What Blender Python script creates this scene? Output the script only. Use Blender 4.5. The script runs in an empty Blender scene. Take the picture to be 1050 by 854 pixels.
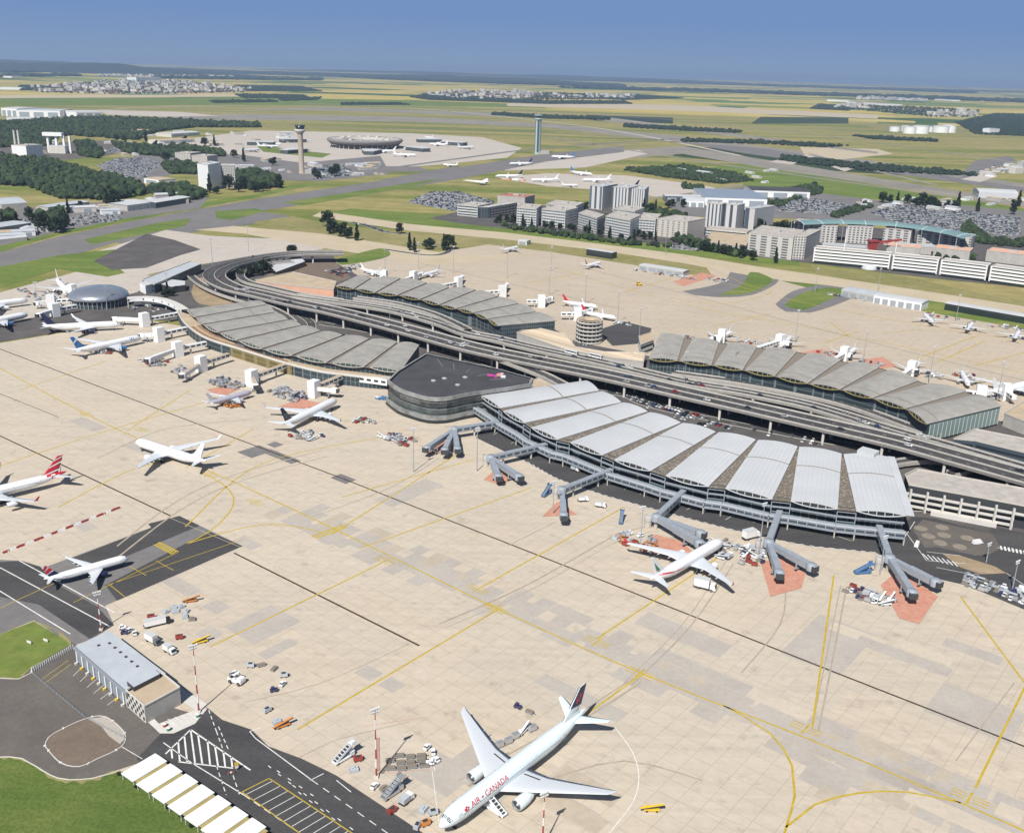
import bpy, bmesh, math, random
from mathutils import Vector, Matrix
random.seed(7)
SC = bpy.context.scene
COL = SC.collection
R = math.radians
PI = math.pi

# ------------------------------------------------------------------ camera (matched to the photograph)
ROLL, FPX, CAMH, HY = R(1.6), 1025.0, 220.0, 70.0
PITCH = math.atan((427 - HY) * math.cos(ROLL) / FPX)
_c, _s = math.cos(ROLL), math.sin(ROLL)
def ray(px, py):
    x = (px - 525) / FPX; y = -(py - 427) / FPX
    X = _c*x - _s*y; Y = _s*x + _c*y
    return Vector((X, math.cos(PITCH) + Y*math.sin(PITCH), -math.sin(PITCH) + Y*math.cos(PITCH)))
def g(px, py, z=0.0):
    """survey point: where the sight line meets the plane at height z (metres)"""
    d = ray(px, py); t = (CAMH - z) / -d.z
    return Vector((t*d.x, t*d.y, z))
def gs(pts, z=0.0): return [g(x, y, z) for x, y in pts]

cam_d = bpy.data.cameras.new('camera'); cam = bpy.data.objects.new('camera', cam_d); COL.objects.link(cam)
cam_d.sensor_width = 36; cam_d.lens = 36*FPX/1050; cam_d.clip_start = 1; cam_d.clip_end = 120000
fw = Vector((0, math.cos(PITCH), -math.sin(PITCH))); up0 = Vector((0, math.sin(PITCH), math.cos(PITCH))); rt0 = Vector((1, 0, 0))
rt = _c*rt0 + _s*up0; up = -_s*rt0 + _c*up0
m = Matrix((rt, up, -fw)).transposed().to_4x4(); m.translation = (0, 0, CAMH)
cam.matrix_world = m
SC.camera = cam

# ------------------------------------------------------------------ light
SUN_EL, SUN_DIR_AZ = R(49), R(69)              # shadows run along azimuth 69 deg (from +X)
sun_d = bpy.data.lights.new('sun', 'SUN'); sun = bpy.data.objects.new('sun', sun_d); COL.objects.link(sun)
sun_d.energy = 4.8; sun_d.angle = R(0.53); sun_d.color = (1.0, 0.955, 0.89)
ldir = Vector((math.cos(SUN_DIR_AZ)*math.cos(SUN_EL), math.sin(SUN_DIR_AZ)*math.cos(SUN_EL), -math.sin(SUN_EL)))
sun.rotation_euler = ldir.to_track_quat('-Z', 'Y').to_euler()
sun.location = (0, 0, 2000)
W = bpy.data.worlds.new('World'); SC.world = W; W.use_nodes = True
nt = W.node_tree; nt.nodes.clear()
out = nt.nodes.new('ShaderNodeOutputWorld'); bg = nt.nodes.new('ShaderNodeBackground')
sky = nt.nodes.new('ShaderNodeTexSky'); sky.sky_type = 'NISHITA'; sky.sun_disc = False
sky.sun_elevation = SUN_EL; sky.sun_rotation = math.atan2(-ldir.x, -ldir.y)
sky.altitude = 200; sky.air_density = 1.0; sky.dust_density = 0.6; sky.ozone_density = 3.0
# summer haze: the lowest degrees of the sky are a dull blue
geo = nt.nodes.new('ShaderNodeTexCoord'); sep = nt.nodes.new('ShaderNodeSeparateXYZ')
ramp = nt.nodes.new('ShaderNodeValToRGB'); mix = nt.nodes.new('ShaderNodeMix'); mix.data_type = 'RGBA'
hz = nt.nodes.new('ShaderNodeValToRGB')
hz.color_ramp.elements[0].position = 0.0; hz.color_ramp.elements[0].color = (3.25, 4.6, 6.9, 1)
hz.color_ramp.elements[1].position = 0.045; hz.color_ramp.elements[1].color = (2.4, 4.0, 7.5, 1)
ramp.color_ramp.elements[0].position = 0.10; ramp.color_ramp.elements[0].color = (1, 1, 1, 1)
ramp.color_ramp.elements[1].position = 0.30; ramp.color_ramp.elements[1].color = (0, 0, 0, 1)
nt.links.new(geo.outputs['Generated'], sep.inputs[0])
nt.links.new(sep.outputs['Z'], ramp.inputs[0]); nt.links.new(sep.outputs['Z'], hz.inputs[0])
nt.links.new(ramp.outputs[0], mix.inputs[0]); nt.links.new(sky.outputs[0], mix.inputs[6]); nt.links.new(hz.outputs[0], mix.inputs[7])
nt.links.new(mix.outputs[2], bg.inputs[0]); bg.inputs[1].default_value = 0.057
nt.links.new(bg.outputs[0], out.inputs[0])
SC.view_settings.view_transform = 'Standard'; SC.view_settings.look = 'None'
SC.view_settings.exposure = 0.35; SC.view_settings.gamma = 1; SC.view_settings.use_curve_mapping = False
SC.cycles.max_bounces = 5; SC.cycles.diffuse_bounces = 2; SC.cycles.glossy_bounces = 2; SC.cycles.volume_bounces = 0
SC.cycles.transmission_bounces = 2; SC.cycles.transparent_max_bounces = 4
SC.cycles.caustics_reflective = False; SC.cycles.caustics_refractive = False
SC.cycles.use_denoising = True

# ------------------------------------------------------------------ materials
MATS = {}
def mat(name, col, rough=0.75, metal=0.0, var=0.0, scale=0.3, spec=0.4, bump=0):
    """principled material; var = noise variation of the base colour"""
    if name in MATS: return MATS[name]
    m = bpy.data.materials.new(name); m.use_nodes = True; n = m.node_tree; b = n.nodes['Principled BSDF']
    b.inputs['Base Color'].default_value = (*col, 1); b.inputs['Roughness'].default_value = rough
    b.inputs['Metallic'].default_value = metal; b.inputs['Specular IOR Level'].default_value = spec
    if var:
        tc = n.nodes.new('ShaderNodeTexCoord'); nz = n.nodes.new('ShaderNodeTexNoise')
        nz.inputs['Scale'].default_value = scale; nz.inputs['Detail'].default_value = 5; nz.inputs['Roughness'].default_value = 0.65
        cr = n.nodes.new('ShaderNodeValToRGB')
        cr.color_ramp.elements[0].position = .3; cr.color_ramp.elements[1].position = .7
        cr.color_ramp.elements[0].color = (*[c*(1-var) for c in col], 1)
        cr.color_ramp.elements[1].color = (*[min(1, c*(1+var)) for c in col], 1)
        n.links.new(tc.outputs['Object'], nz.inputs['Vector']); n.links.new(nz.outputs['Fac'], cr.inputs[0])
        n.links.new(cr.outputs[0], b.inputs['Base Color'])
    MATS[name] = m; return m

class NT:
    """small wrapper for building a node material"""
    def __init__(s, name):
        s.m = bpy.data.materials.new(name); s.m.use_nodes = True; s.t = s.m.node_tree; s.b = s.t.nodes['Principled BSDF']; MATS[name] = s.m
        s.tc = s.n('ShaderNodeTexCoord')
    def n(s, kind, **kw):
        x = s.t.nodes.new(kind)
        for k, v in kw.items(): setattr(x, k, v)
        return x
    def l(s, a, b): s.t.links.new(a, b)
    def map(s, rot=0, scale=(1, 1, 1), loc=(0, 0, 0), src=None):
        mp = s.n('ShaderNodeMapping'); mp.inputs['Rotation'].default_value = (0, 0, rot); mp.inputs['Scale'].default_value = scale; mp.inputs['Location'].default_value = loc
        s.l(src or s.tc.outputs['Object'], mp.inputs[0]); return mp.outputs[0]
    def noise(s, vec, scale, detail=4, rough=.6):
        x = s.n('ShaderNodeTexNoise'); x.inputs['Scale'].default_value = scale; x.inputs['Detail'].default_value = detail; x.inputs['Roughness'].default_value = rough
        s.l(vec, x.inputs['Vector']); return x.outputs['Fac']
    def ramp(s, fac, stops, const=False):
        x = s.n('ShaderNodeValToRGB'); e = x.color_ramp.elements
        if const: x.color_ramp.interpolation = 'CONSTANT'
        while len(e) < len(stops): e.new(0.5)
        for i, (p, c) in enumerate(stops):
            e[i].position = p; e[i].color = (*c, 1) if hasattr(c, '__len__') else (c, c, c, 1)
        s.l(fac, x.inputs[0]); return x.outputs[0]
    def mix(s, fac, a, b, blend='MIX'):
        x = s.n('ShaderNodeMix'); x.data_type = 'RGBA'; x.blend_type = blend
        if isinstance(fac, (int, float)): x.inputs[0].default_value = fac
        else: s.l(fac, x.inputs[0])
        for v, i in ((a, 6), (b, 7)):
            if hasattr(v, 'is_linked'): s.l(v, x.inputs[i])
            else: x.inputs[i].default_value = (*v, 1)
        return x.outputs[2]
    def base(s, col, rough=.85, spec=.25):
        s.l(col, s.b.inputs['Base Color']); s.b.inputs['Roughness'].default_value = rough; s.b.inputs['Specular IOR Level'].default_value = spec
        return s.m

AP = R(-38.7)                                  # direction of the apron's slab joints
U = Vector((math.cos(AP), math.sin(AP), 0)); V = Vector((-math.sin(AP), math.cos(AP), 0))

def concrete_mat(name, c0, c1, patch=.5, rot=AP):
    k = NT(name)
    v = k.map(-rot)
    br = k.n('ShaderNodeTexBrick'); br.offset = 0; br.inputs['Scale'].default_value = 1; br.inputs['Brick Width'].default_value = 7.5; br.inputs['Row Height'].default_value = 7.5
    br.inputs['Mortar Size'].default_value = .13; br.inputs['Mortar Smooth'].default_value = .3; br.inputs['Bias'].default_value = 0
    br.inputs['Color1'].default_value = (*[c*.985 for c in c0], 1); br.inputs['Color2'].default_value = (*[c*1.015 for c in c0], 1); br.inputs['Mortar'].default_value = (*[c*.78 for c in c0], 1)
    k.l(v, br.inputs['Vector'])
    # pours of different ages: large rectangles with a tint of their own
    b2 = k.n('ShaderNodeTexBrick'); b2.offset = .35; b2.inputs['Scale'].default_value = 1; b2.inputs['Brick Width'].default_value = 75; b2.inputs['Row Height'].default_value = 22.5
    b2.inputs['Mortar Size'].default_value = 0; b2.inputs['Color1'].default_value = (0, 0, 0, 1); b2.inputs['Color2'].default_value = (1, 1, 1, 1); k.l(v, b2.inputs['Vector'])
    tint = k.ramp(b2.outputs['Color'], [(0, (.93, .93, .95)), (.5, (1, 1, 1)), (1, (1.05, 1.0, .93))])
    col = k.mix(patch, br.outputs['Color'], k.mix(1, br.outputs['Color'], tint, 'MULTIPLY'))
    big = k.ramp(k.noise(v, .012, 5, .6), [(.3, tuple(c*.93 for c in c1)), (.7, (1, 1, 1))])
    col = k.mix(.55, col, k.mix(1, col, big, 'MULTIPLY'))
    # rubber and rain streaks along the taxi direction
    vs = k.map(-rot, (.012, .28, 1)); st = k.ramp(k.noise(vs, 1, 6, .7), [(.44, 1), (.66, .76)])
    col = k.mix(.34, col, k.mix(1, col, st, 'MULTIPLY'))
    vs2 = k.map(-rot - R(90), (.015, .22, 1)); st2 = k.ramp(k.noise(vs2, 1, 6, .7), [(.46, 1), (.68, .78)])
    col = k.mix(.28, col, k.mix(1, col, st2, 'MULTIPLY'))
    fine = k.ramp(k.noise(v, .22, 7, .75), [(.3, .86), (.62, 1.05)])
    col = k.mix(.6, col, k.mix(1, col, fine, 'MULTIPLY'))
    spots = k.ramp(k.noise(v, .13, 5, .6), [(.58, 1), (.72, .60)])
    col = k.mix(.5, col, k.mix(1, col, spots, 'MULTIPLY'))
    return k.base(col, .9, .2)

def mottled(name, stops, scale, detail=6, rot=0, stretch=(1, 1, 1), rough=.95, fine=None, spec=.15):
    k = NT(name); v = k.map(rot, stretch)
    col = k.ramp(k.noise(v, scale, detail, .68), stops)
    if fine:
        f = k.ramp(k.noise(k.tc.outputs['Object'], fine[0], 6, .75), [(.3, fine[1]), (.68, fine[2])])
        col = k.mix(1, col, f, 'MULTIPLY')
    return k.base(col, rough, spec)

concrete_mat('apron_concrete', (.53, .465, .375), (.96, .95, .935), .4)
concrete_mat('far_concrete', (.49, .42, .33), (.95, .93, .90), .3, R(-35))
concrete_mat('pale_concrete', (.50, .455, .40), (.95, .93, .90), .3, R(-35))
mottled('taxi_sand', [(.3, (.43, .36, .25)), (.7, (.50, .43, .31))], .02, fine=(.3, .9, 1.05))
mottled('asphalt', [(.3, (.050, .050, .053)), (.7, (.085, .082, .080))], .05, fine=(.6, .8, 1.15), rot=-AP, stretch=(.2, 1, 1))
mottled('asphalt_old', [(.3, (.105, .095, .085)), (.7, (.15, .135, .12))], .04, fine=(.5, .85, 1.12))
mottled('asphalt_pale', [(.3, (.15, .145, .145)), (.7, (.20, .19, .185))], .02, fine=(.3, .85, 1.1))
mottled('road_grey', [(.3, (.075, .07, .068)), (.7, (.13, .12, .115))], .05, fine=(.5, .85, 1.1))
mottled('repair_grey', [(.3, (.375, .34, .30)), (.7, (.44, .40, .35))], .06, fine=(.5, .9, 1.06))
mottled('lawn', [(.25, (.06, .105, .022)), (.5, (.10, .145, .034)), (.7, (.14, .17, .045)), (.86, (.19, .19, .07))], .05, detail=9, fine=(.9, .6, 1.3), rot=R(40), stretch=(.6, 1.5, 1))
mottled('grass', [(.25, (.075, .125, .025)), (.5, (.125, .175, .038)), (.78, (.25, .24, .075))], .012, fine=(.15, .8, 1.2), rot=R(33), stretch=(.4, 1.6, 1))
mottled('dry_grass', [(.25, (.15, .16, .055)), (.5, (.23, .21, .085)), (.8, (.32, .27, .14))], .010, fine=(.1, .8, 1.2))
mottled('bare_earth', [(.3, (.24, .18, .11)), (.7, (.37, .29, .19))], .06, fine=(.4, .8, 1.15))
mottled('brown_earth', [(.3, (.14, .11, .085)), (.7, (.19, .15, .115))], .1, fine=(.8, .9, 1.1))
mottled('runway_grey', [(.3, (.20, .19, .165)), (.7, (.29, .265, .22))], .006, fine=(.05, .85, 1.1))
mottled('red_paint', [(.3, (.44, .20, .14)), (.7, (.54, .29, .21))], .25, fine=(.8, .85, 1.1))
mottled('yellow_paint', [(.3, (.36, .255, .03)), (.7, (.52, .39, .05))], .3, rough=.8)
mottled('white_paint', [(.3, (.55, .54, .5)), (.7, (.78, .77, .74))], .4, rough=.8)
mottled('tar', [(.3, (.035, .025, .02)), (.7, (.07, .05, .035))], .3)

# terrain: airport grass nearby, a patchwork of fields beyond
k = NT('terrain')
obj = k.tc.outputs['Object']
gr = k.ramp(k.noise(k.map(R(33), (.16, 1.5, 1)), .0045, 9, .68), [(.28, (.075, .125, .025)), (.42, (.17, .195, .05)), (.55, (.32, .27, .115)), (.66, (.23, .225, .065)), (.8, (.10, .15, .035))])
gr = k.mix(.8, gr, k.mix(1, gr, k.ramp(k.noise(obj, .03, 8, .75), [(.3, .62), (.7, 1.2)]), 'MULTIPLY'))
vo = k.n('ShaderNodeTexVoronoi'); vo.inputs['Scale'].default_value = 1; vo.inputs['Randomness'].default_value = .8; vo.distance = 'CHEBYCHEV'
warp = k.n('ShaderNodeVectorMath', operation='ADD'); k.l(k.map(R(12), (.00125, .0022, 1)), warp.inputs[0])
k.l(warp.outputs[0], vo.inputs['Vector'])
spx = k.n('ShaderNodeSeparateColor'); k.l(vo.outputs['Color'], spx.inputs[0])
fld = k.ramp(spx.outputs[0], [(0, (.46, .37, .10)), (.20, (.36, .31, .10)), (.36, (.12, .19, .045)), (.50, (.47, .38, .13)), (.64, (.06, .11, .03)), (.74, (.20, .23, .06)), (.88, (.43, .35, .11))], True)
fld = k.mix(.6, fld, k.mix(1, fld, k.ramp(k.noise(obj, .006, 6, .7), [(.3, .75), (.7, 1.15)]), 'MULTIPLY'))
ln = k.n('ShaderNodeVectorMath', operation='LENGTH'); k.l(k.map(0, (1, 1, 0), (300, -1500, 0)), ln.inputs[0])
msk = k.ramp(k.n('ShaderNodeMapRange').outputs[0], [(0, 0), (1, 1)])
mr = msk.node.inputs[0].links[0].from_node; mr.inputs['From Min'].default_value = 4300; mr.inputs['From Max'].default_value = 4700; k.l(ln.outputs['Value'], mr.inputs[0])
k.base(k.mix(msk, gr, fld), .95, .1)

def win_mat(name, wall, glass, cell=(3.0, 3.2), frac=.35):
    """small punched windows as a procedural facade pattern (object space, works on walls facing any way)"""
    k = NT(name); sx = k.n('ShaderNodeSeparateXYZ'); k.l(k.tc.outputs['Object'], sx.inputs[0])
    ad = k.n('ShaderNodeMath', operation='ADD'); k.l(sx.outputs['X'], ad.inputs[0]); k.l(sx.outputs['Y'], ad.inputs[1])
    cb = k.n('ShaderNodeCombineXYZ'); k.l(ad.outputs[0], cb.inputs[0]); k.l(sx.outputs['Z'], cb.inputs[1])
    br = k.n('ShaderNodeTexBrick'); br.offset = 0; br.inputs['Scale'].default_value = 1; br.inputs['Brick Width'].default_value = cell[0]; br.inputs['Row Height'].default_value = cell[1]
    br.inputs['Mortar Size'].default_value = frac; br.inputs['Mortar Smooth'].default_value = 0
    br.inputs['Color1'].default_value = (*glass, 1); br.inputs['Color2'].default_value = (*[c*1.8 for c in glass], 1); br.inputs['Mortar'].default_value = (*wall, 1)
    k.l(cb.outputs[0], br.inputs['Vector']); return k.base(br.outputs['Color'], .6, .4)

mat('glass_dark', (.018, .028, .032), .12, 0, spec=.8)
mat('glass_green', (.04, .085, .08), .12, 0, spec=.8)
mat('glass_mid', (.06, .08, .10), .2, spec=.7)
mat('roof_white', (.475, .49, .50), .8, var=.06, scale=.05)
mat('roof_concrete', (.315, .303, .275), .85, var=.18, scale=.12)
mat('roof_membrane', (.055, .055, .06), .9, var=.25, scale=.06)
mat('roof_grey', (.42, .45, .48), .6, var=.1, scale=.1)
mat('roof_tan', (.43, .345, .24), .9, var=.15, scale=.1)
mat('roof_brown', (.26, .15, .08), .9, var=.2, scale=.2)
mat('roof_gravel', (.40, .37, .33), .9, var=.2, scale=.15)
mat('parapet', (.46, .43, .385), .85, var=.1, scale=.2)
mat('concrete_wall', (.40, .385, .355), .85, var=.12, scale=.15)
mat('concrete_light', (.55, .53, .49), .8, var=.08, scale=.2)
mat('white_wall', (.74, .745, .74), .6, var=.04, scale=.2)
mat('white_metal', (.72, .74, .75), .45)
mat('steel', (.36, .40, .44), .4, .3)
mat('steel_blue', (.27, .32, .38), .45, .2, var=.15, scale=.3)
mat('bridge_grey', (.30, .335, .37), .5, .1, var=.1, scale=.4)
mat('bridge_roof', (.29, .325, .365), .55, .1, var=.12, scale=.3)
mat('dark_metal', (.06, .065, .07), .5, .3)
mat('black_rubber', (.018, .018, .018), .8)
mat('olive_panel', (.34, .28, .11), .7, var=.2, scale=.2)
mat('salmon_panel', (.62, .36, .25), .8, var=.1, scale=.2)
mat('lattice_brown', (.21, .18, .145), .8)
mat('silver', (.50, .53, .58), .3, .75)
for nm, c in dict(car_white=(.75, .75, .74), car_silver=(.42, .43, .45), car_black=(.02, .02, .022), car_grey=(.12, .125, .13), car_blue=(.03, .06, .17), car_red=(.28, .02, .02), orange=(.55, .21, .05), yellow=(.70, .47, .04), van_blue=(.06, .17, .36), red=(.30, .045, .035), purple=(.05, .05, .13), green=(.03, .18, .10), magenta=(.55, .06, .32)).items():
    mat(nm, c, .35, spec=.5)
mat('rail_concrete', (.43, .41, .375), .85, var=.12, scale=.3); mat('planting', (.235, .20, .16), .9, var=.2, scale=.5); mat('rib', (.42, .435, .45), .8); mat('rib_grey', (.25, .235, .205), .85); mat('office_wall', (.56, .565, .555), .7, var=.06, scale=.1); mat('leaf_light', (.036, .06, .02), .9, var=.4, scale=.12)
mottled('tyre_mark', [(.35, (.30, .255, .20)), (.7, (.42, .36, .285))], .2)
mat('plane_white', (.72, .73, .745), .32, spec=.5)
mat('plane_ice', (.66, .745, .77), .32, spec=.5)
mat('plane_grey', (.50, .53, .56), .4, spec=.5)
mat('plane_lilac', (.40, .39, .46), .35, spec=.5)
mat('wing_grey', (.56, .59, .62), .42, spec=.5)
mat('engine_metal', (.55, .56, .57), .3, .6)
mat('plane_navy', (.012, .018, .06), .4)
mat('plane_blue', (.03, .16, .48), .35)
mat('plane_red', (.52, .022, .035), .35)
mat('plane_green', (.02, .17, .09), .4)
mat('leaf_dark', (.016, .029, .013), .9, var=.45, scale=.12)
mat('leaf_mid', (.028, .050, .017), .9, var=.4, scale=.12)
mat('leaf_far', (.018, .036, .02), .95, var=.35, scale=.02)
mat('bark', (.10, .075, .05), .9)
mat('brick_red', (.36, .15, .10), .85, var=.2, scale=.2)
win_mat('facade_grid', (.50, .48, .45), (.05, .06, .07), (3.4, 3.3), .75)
win_mat('facade_fine', (.50, .47, .42), (.09, .09, .09), (2.6, 3.0), .8)
win_mat('facade_tall', (.56, .55, .53), (.06, .08, .11), (2.4, 60), .7)
win_mat('mullion_glass', (.16, .18, .19), (.022, .035, .04), (2.4, 3.4), .16)
win_mat('olive_glass', (.22, .18, .09), (.10, .085, .03), (2.2, 3.2), .3)
k = NT('lattice'); v_ = k.n('ShaderNodeTexVoronoi'); v_.inputs['Scale'].default_value = .55; k.l(k.tc.outputs['Object'], v_.inputs['Vector'])
k.base(k.ramp(v_.outputs['Distance'], [(.15, (.33, .30, .26)), (.45, (.16, .135, .105))]), .8)
win_mat('strip_white', (.80, .81, .82), (.05, .06, .07), (.62, 9), .16); win_mat('strip_ice', (.66, .745, .77), (.05, .06, .07), (.62, 9), .16); win_mat('strip_lilac', (.40, .39, .46), (.05, .06, .07), (.62, 9), .16)
win_mat('terrace_tiles', (.33, .27, .2), (.48, .39, .28), (3, 3), .2)

# ------------------------------------------------------------------ mesh helpers
class MB:
    """collects faces; build() links them as ONE mesh object"""
    def __init__(s): s.v = []; s.f = []; s.mi = []; s.mats = []; s.sm = []
    def m(s, name):
        if name not in s.mats: s.mats.append(name)
        return s.mats.index(name)
    def add(s, vs, fs, mt, smooth=False):
        o = len(s.v); s.v += [tuple(p) for p in vs]; i = s.m(mt)
        for f in fs: s.f.append([a + o for a in f]); s.mi.append(i); s.sm.append(smooth)
        return s
    def quad(s, a, b, c, d, mt): return s.add([a, b, c, d], [(0, 1, 2, 3)], mt)
    def box(s, c, size, mt, rz=0, top=None):
        x, y, z = size[0]/2, size[1]/2, size[2]/2; ca, sa = math.cos(rz), math.sin(rz)
        vs = [(c[0] + ca*a - sa*b, c[1] + sa*a + ca*b, c[2] + e) for a, b, e in ((-x, -y, -z), (x, -y, -z), (x, y, -z), (-x, y, -z), (-x, -y, z), (x, -y, z), (x, y, z), (-x, y, z))]
        s.add(vs, [(0, 3, 2, 1), (0, 1, 5, 4), (1, 2, 6, 5), (2, 3, 7, 6), (3, 0, 4, 7)], mt); s.add([vs[i] for i in (4, 5, 6, 7)], [(0, 1, 2, 3)], top or mt); return s
    def bar(s, a, b, w, h, mt):
        """rectangular beam from a to b (centre line), w wide, h high"""
        a, b = Vector(a), Vector(b); d = (b - a); n = Vector((-d.y, d.x, 0)); n = n.normalized() if n.length > 1e-6 else Vector((1, 0, 0))
        u = d.cross(n).normalized() if n.length else Vector((0, 0, 1))
        if u.z < 0: u = -u
        n *= w/2; u *= h/2
        vs = [a - n - u, a + n - u, a + n + u, a - n + u, b - n - u, b + n - u, b + n + u, b - n + u]
        return s.add(vs, [(0, 1, 2, 3), (7, 6, 5, 4), (0, 4, 5, 1), (1, 5, 6, 2), (2, 6, 7, 3), (3, 7, 4, 0)], mt)
    def prism(s, poly, z0, z1, mt, top=None, bottom=False):
        n = len(poly)
        A = sum(poly[i][0]*poly[(i+1) % n][1] - poly[(i+1) % n][0]*poly[i][1] for i in range(n))
        if A < 0: poly = poly[::-1]
        lo = [(p[0], p[1], z0) for p in poly]; hi = [(p[0], p[1], z1) for p in poly]
        s.add(lo + hi, [(i, (i+1) % n, n + (i+1) % n, n + i) for i in range(n)], mt)
        s.add(hi, [tuple(range(n))], top or mt)
        if bottom: s.add(lo, [tuple(range(n))[::-1]], mt)
        return s
    def tube(s, a, b, r0, r1, mt, n=8, cap=True):
        a, b = Vector(a), Vector(b); d = (b - a).normalized()
        e = Vector((0, 0, 1)) if abs(d.z) < .9 else Vector((1, 0, 0)); p = d.cross(e).normalized(); q = d.cross(p)
        vs = []
        for c, r in ((a, r0), (b, r1)):
            for i in range(n):
                t = 2*PI*i/n; vs.append(c + p*(r*math.cos(t)) + q*(r*math.sin(t)))
        s.add(vs, [(i, (i+1) % n, n + (i+1) % n, n + i) for i in range(n)], mt, True)
        if cap: s.add(vs[n:], [tuple(range(n))], mt); s.add(vs[:n], [tuple(range(n))[::-1]], mt)
        return s
    def lathe(s, prof, mt, c=(0, 0), n=24, smooth=True):
        """profile of (r, z) turned about a vertical axis at c"""
        vs = []
        for r, z in prof:
            for i in range(n): t = 2*PI*i/n; vs.append((c[0] + r*math.cos(t), c[1] + r*math.sin(t), z))
        fs = [(j*n + i, j*n + (i+1) % n, (j+1)*n + (i+1) % n, (j+1)*n + i) for j in range(len(prof)-1) for i in range(n)]
        return s.add(vs, fs, mt, smooth)
    def build(s, name, parent=None, loc=None, rz=None, ctr=False):
        me = bpy.data.meshes.new(name)
        off = Vector((0, 0, 0))
        if ctr and s.v:
            off = Vector((sum(p[0] for p in s.v)/len(s.v), sum(p[1] for p in s.v)/len(s.v), min(p[2] for p in s.v)))
            s.v = [(p[0]-off.x, p[1]-off.y, p[2]-off.z) for p in s.v]
        me.from_pydata(s.v, [], s.f)
        for mt in s.mats: me.materials.append(MATS[mt])
        me.polygons.foreach_set('material_index', s.mi); me.polygons.foreach_set('use_smooth', s.sm); me.update()
        o = bpy.data.objects.new(name, me); COL.objects.link(o)
        if parent is not None: o.parent = parent
        if loc is not None: o.location = loc
        elif ctr: o.location = off
        if rz is not None: o.rotation_euler.z = rz
        return o
def tag(o, label=None, cat=None, group=None, kind=None):
    if label: o['label'] = label
    if cat: o['category'] = cat
    if group: o['group'] = group
    if kind: o['kind'] = kind
    return o
def thing(name, label, cat, loc=(0, 0, 0), rz=0, group=None):
    o = bpy.data.objects.new(name, None); COL.objects.link(o); o.empty_display_size = 2
    o.location = loc; o.rotation_euler.z = rz
    return tag(o, label, cat, group)
KIDS = {}
def dup(root, loc, rz, label=None, group=None, scale=None):
    r = root.copy(); COL.objects.link(r); r.location = loc; r.rotation_euler.z = rz
    if label: r['label'] = label
    if group: r['group'] = group
    if scale: r.scale = scale
    if root.name not in KIDS: KIDS[root.name] = [(c, list(c.children)) for c in root.children]
    for ch, subs in KIDS[root.name]:
        c = ch.copy(); COL.objects.link(c); c.parent = r
        for q in subs:
            d = q.copy(); COL.objects.link(d); d.parent = c
    return r
def path_pts(pts, step=6.0):
    """smooth a polyline (Catmull-Rom) and sample it about every step metres"""
    P = [Vector(p) for p in pts]; out = []
    for i in range(len(P)-1):
        p0 = P[max(i-1, 0)]; p1 = P[i]; p2 = P[i+1]; p3 = P[min(i+2, len(P)-1)]
        n = max(1, int((p2-p1).length/step))
        for j in range(n):
            t = j/n; out.append(.5*((2*p1) + (p2-p0)*t + (2*p0-5*p1+4*p2-p3)*t*t + (3*p1-p0-3*p2+p3)*t**3))
    out.append(P[-1]); return out
def normals2(P):
    N = []
    for i in range(len(P)):
        d = P[min(i+1, len(P)-1)] - P[max(i-1, 0)]; n = Vector((-d.y, d.x, 0)); N.append(n.normalized() if n.length else Vector((0, 1, 0)))
    return N
def ribbon(mb, P, off0, off1, z, mt, zs=None):
    N = normals2(P); vs = []
    for i, p in enumerate(P):
        zz = (p.z if zs is None else zs) + z
        a = p + N[i]*off0; b = p + N[i]*off1; vs += [(a.x, a.y, zz), (b.x, b.y, zz)]
    return mb.add(vs, [(2*i, 2*i+2, 2*i+3, 2*i+1) if off1 > off0 else (2*i, 2*i+1, 2*i+3, 2*i+2) for i in range(len(P)-1)], mt)
def wall_strip(mb, P, off, z0, z1, mt, w=.3):
    """a low solid wall following a path"""
    N = normals2(P); vs = []
    for i, p in enumerate(P):
        a = p + N[i]*(off - w/2); b = p + N[i]*(off + w/2)
        vs += [(a.x, a.y, p.z+z0), (b.x, b.y, p.z+z0), (b.x, b.y, p.z+z1), (a.x, a.y, p.z+z1)]
    fs = []
    for i in range(len(P)-1):
        for a, b in ((0, 1), (1, 2), (2, 3), (3, 0)): fs.append((4*i+a, 4*i+4+a, 4*i+4+b, 4*i+b))
    fs += [(0, 1, 2, 3), tuple(4*(len(P)-1)+q for q in (3, 2, 1, 0))]
    return mb.add(vs, fs, mt)
def sheet(name, pts, z, mt, smooth=False, kind='structure', px=True):
    P = gs(pts) if px else [Vector((p[0], p[1], 0)) for p in pts]
    if smooth: P = path_pts(P + [P[0]], 12)[:-1]
    bm = bmesh.new(); vs = [bm.verts.new((p.x, p.y, z)) for p in P]; f = bm.faces.new(vs)
    bm.normal_update()
    if f.normal.z < 0: f.normal_flip()
    bmesh.ops.triangulate(bm, faces=bm.faces[:])
    me = bpy.data.meshes.new(name); bm.to_mesh(me); bm.free(); me.materials.append(MATS[mt])
    o = bpy.data.objects.new(name, me); COL.objects.link(o); return tag(o, kind=kind)
# ================================================================== GROUND
GZ = 0.13                                       # level of the aprons
def disc(name, r, z, mt):
    n = 96; mb = MB(); rs = [0, 600, 1500, 3000, 6000, 12000, 24000, r]
    vs = [(0, 0, z)] + [(q*math.cos(2*PI*i/n), q*math.sin(2*PI*i/n), z) for q in rs[1:] for i in range(n)]
    fs = [(0, 1+i, 1+(i+1) % n) for i in range(n)]
    for j in range(len(rs)-2):
        a = 1+j*n
        fs += [(a+i, a+n+i, a+n+(i+1) % n, a+(i+1) % n) for i in range(n)]
    mb.add(vs, fs, mt); return tag(mb.build(name), kind='structure')
disc('ground', 42000, 0, 'terrain')

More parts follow.
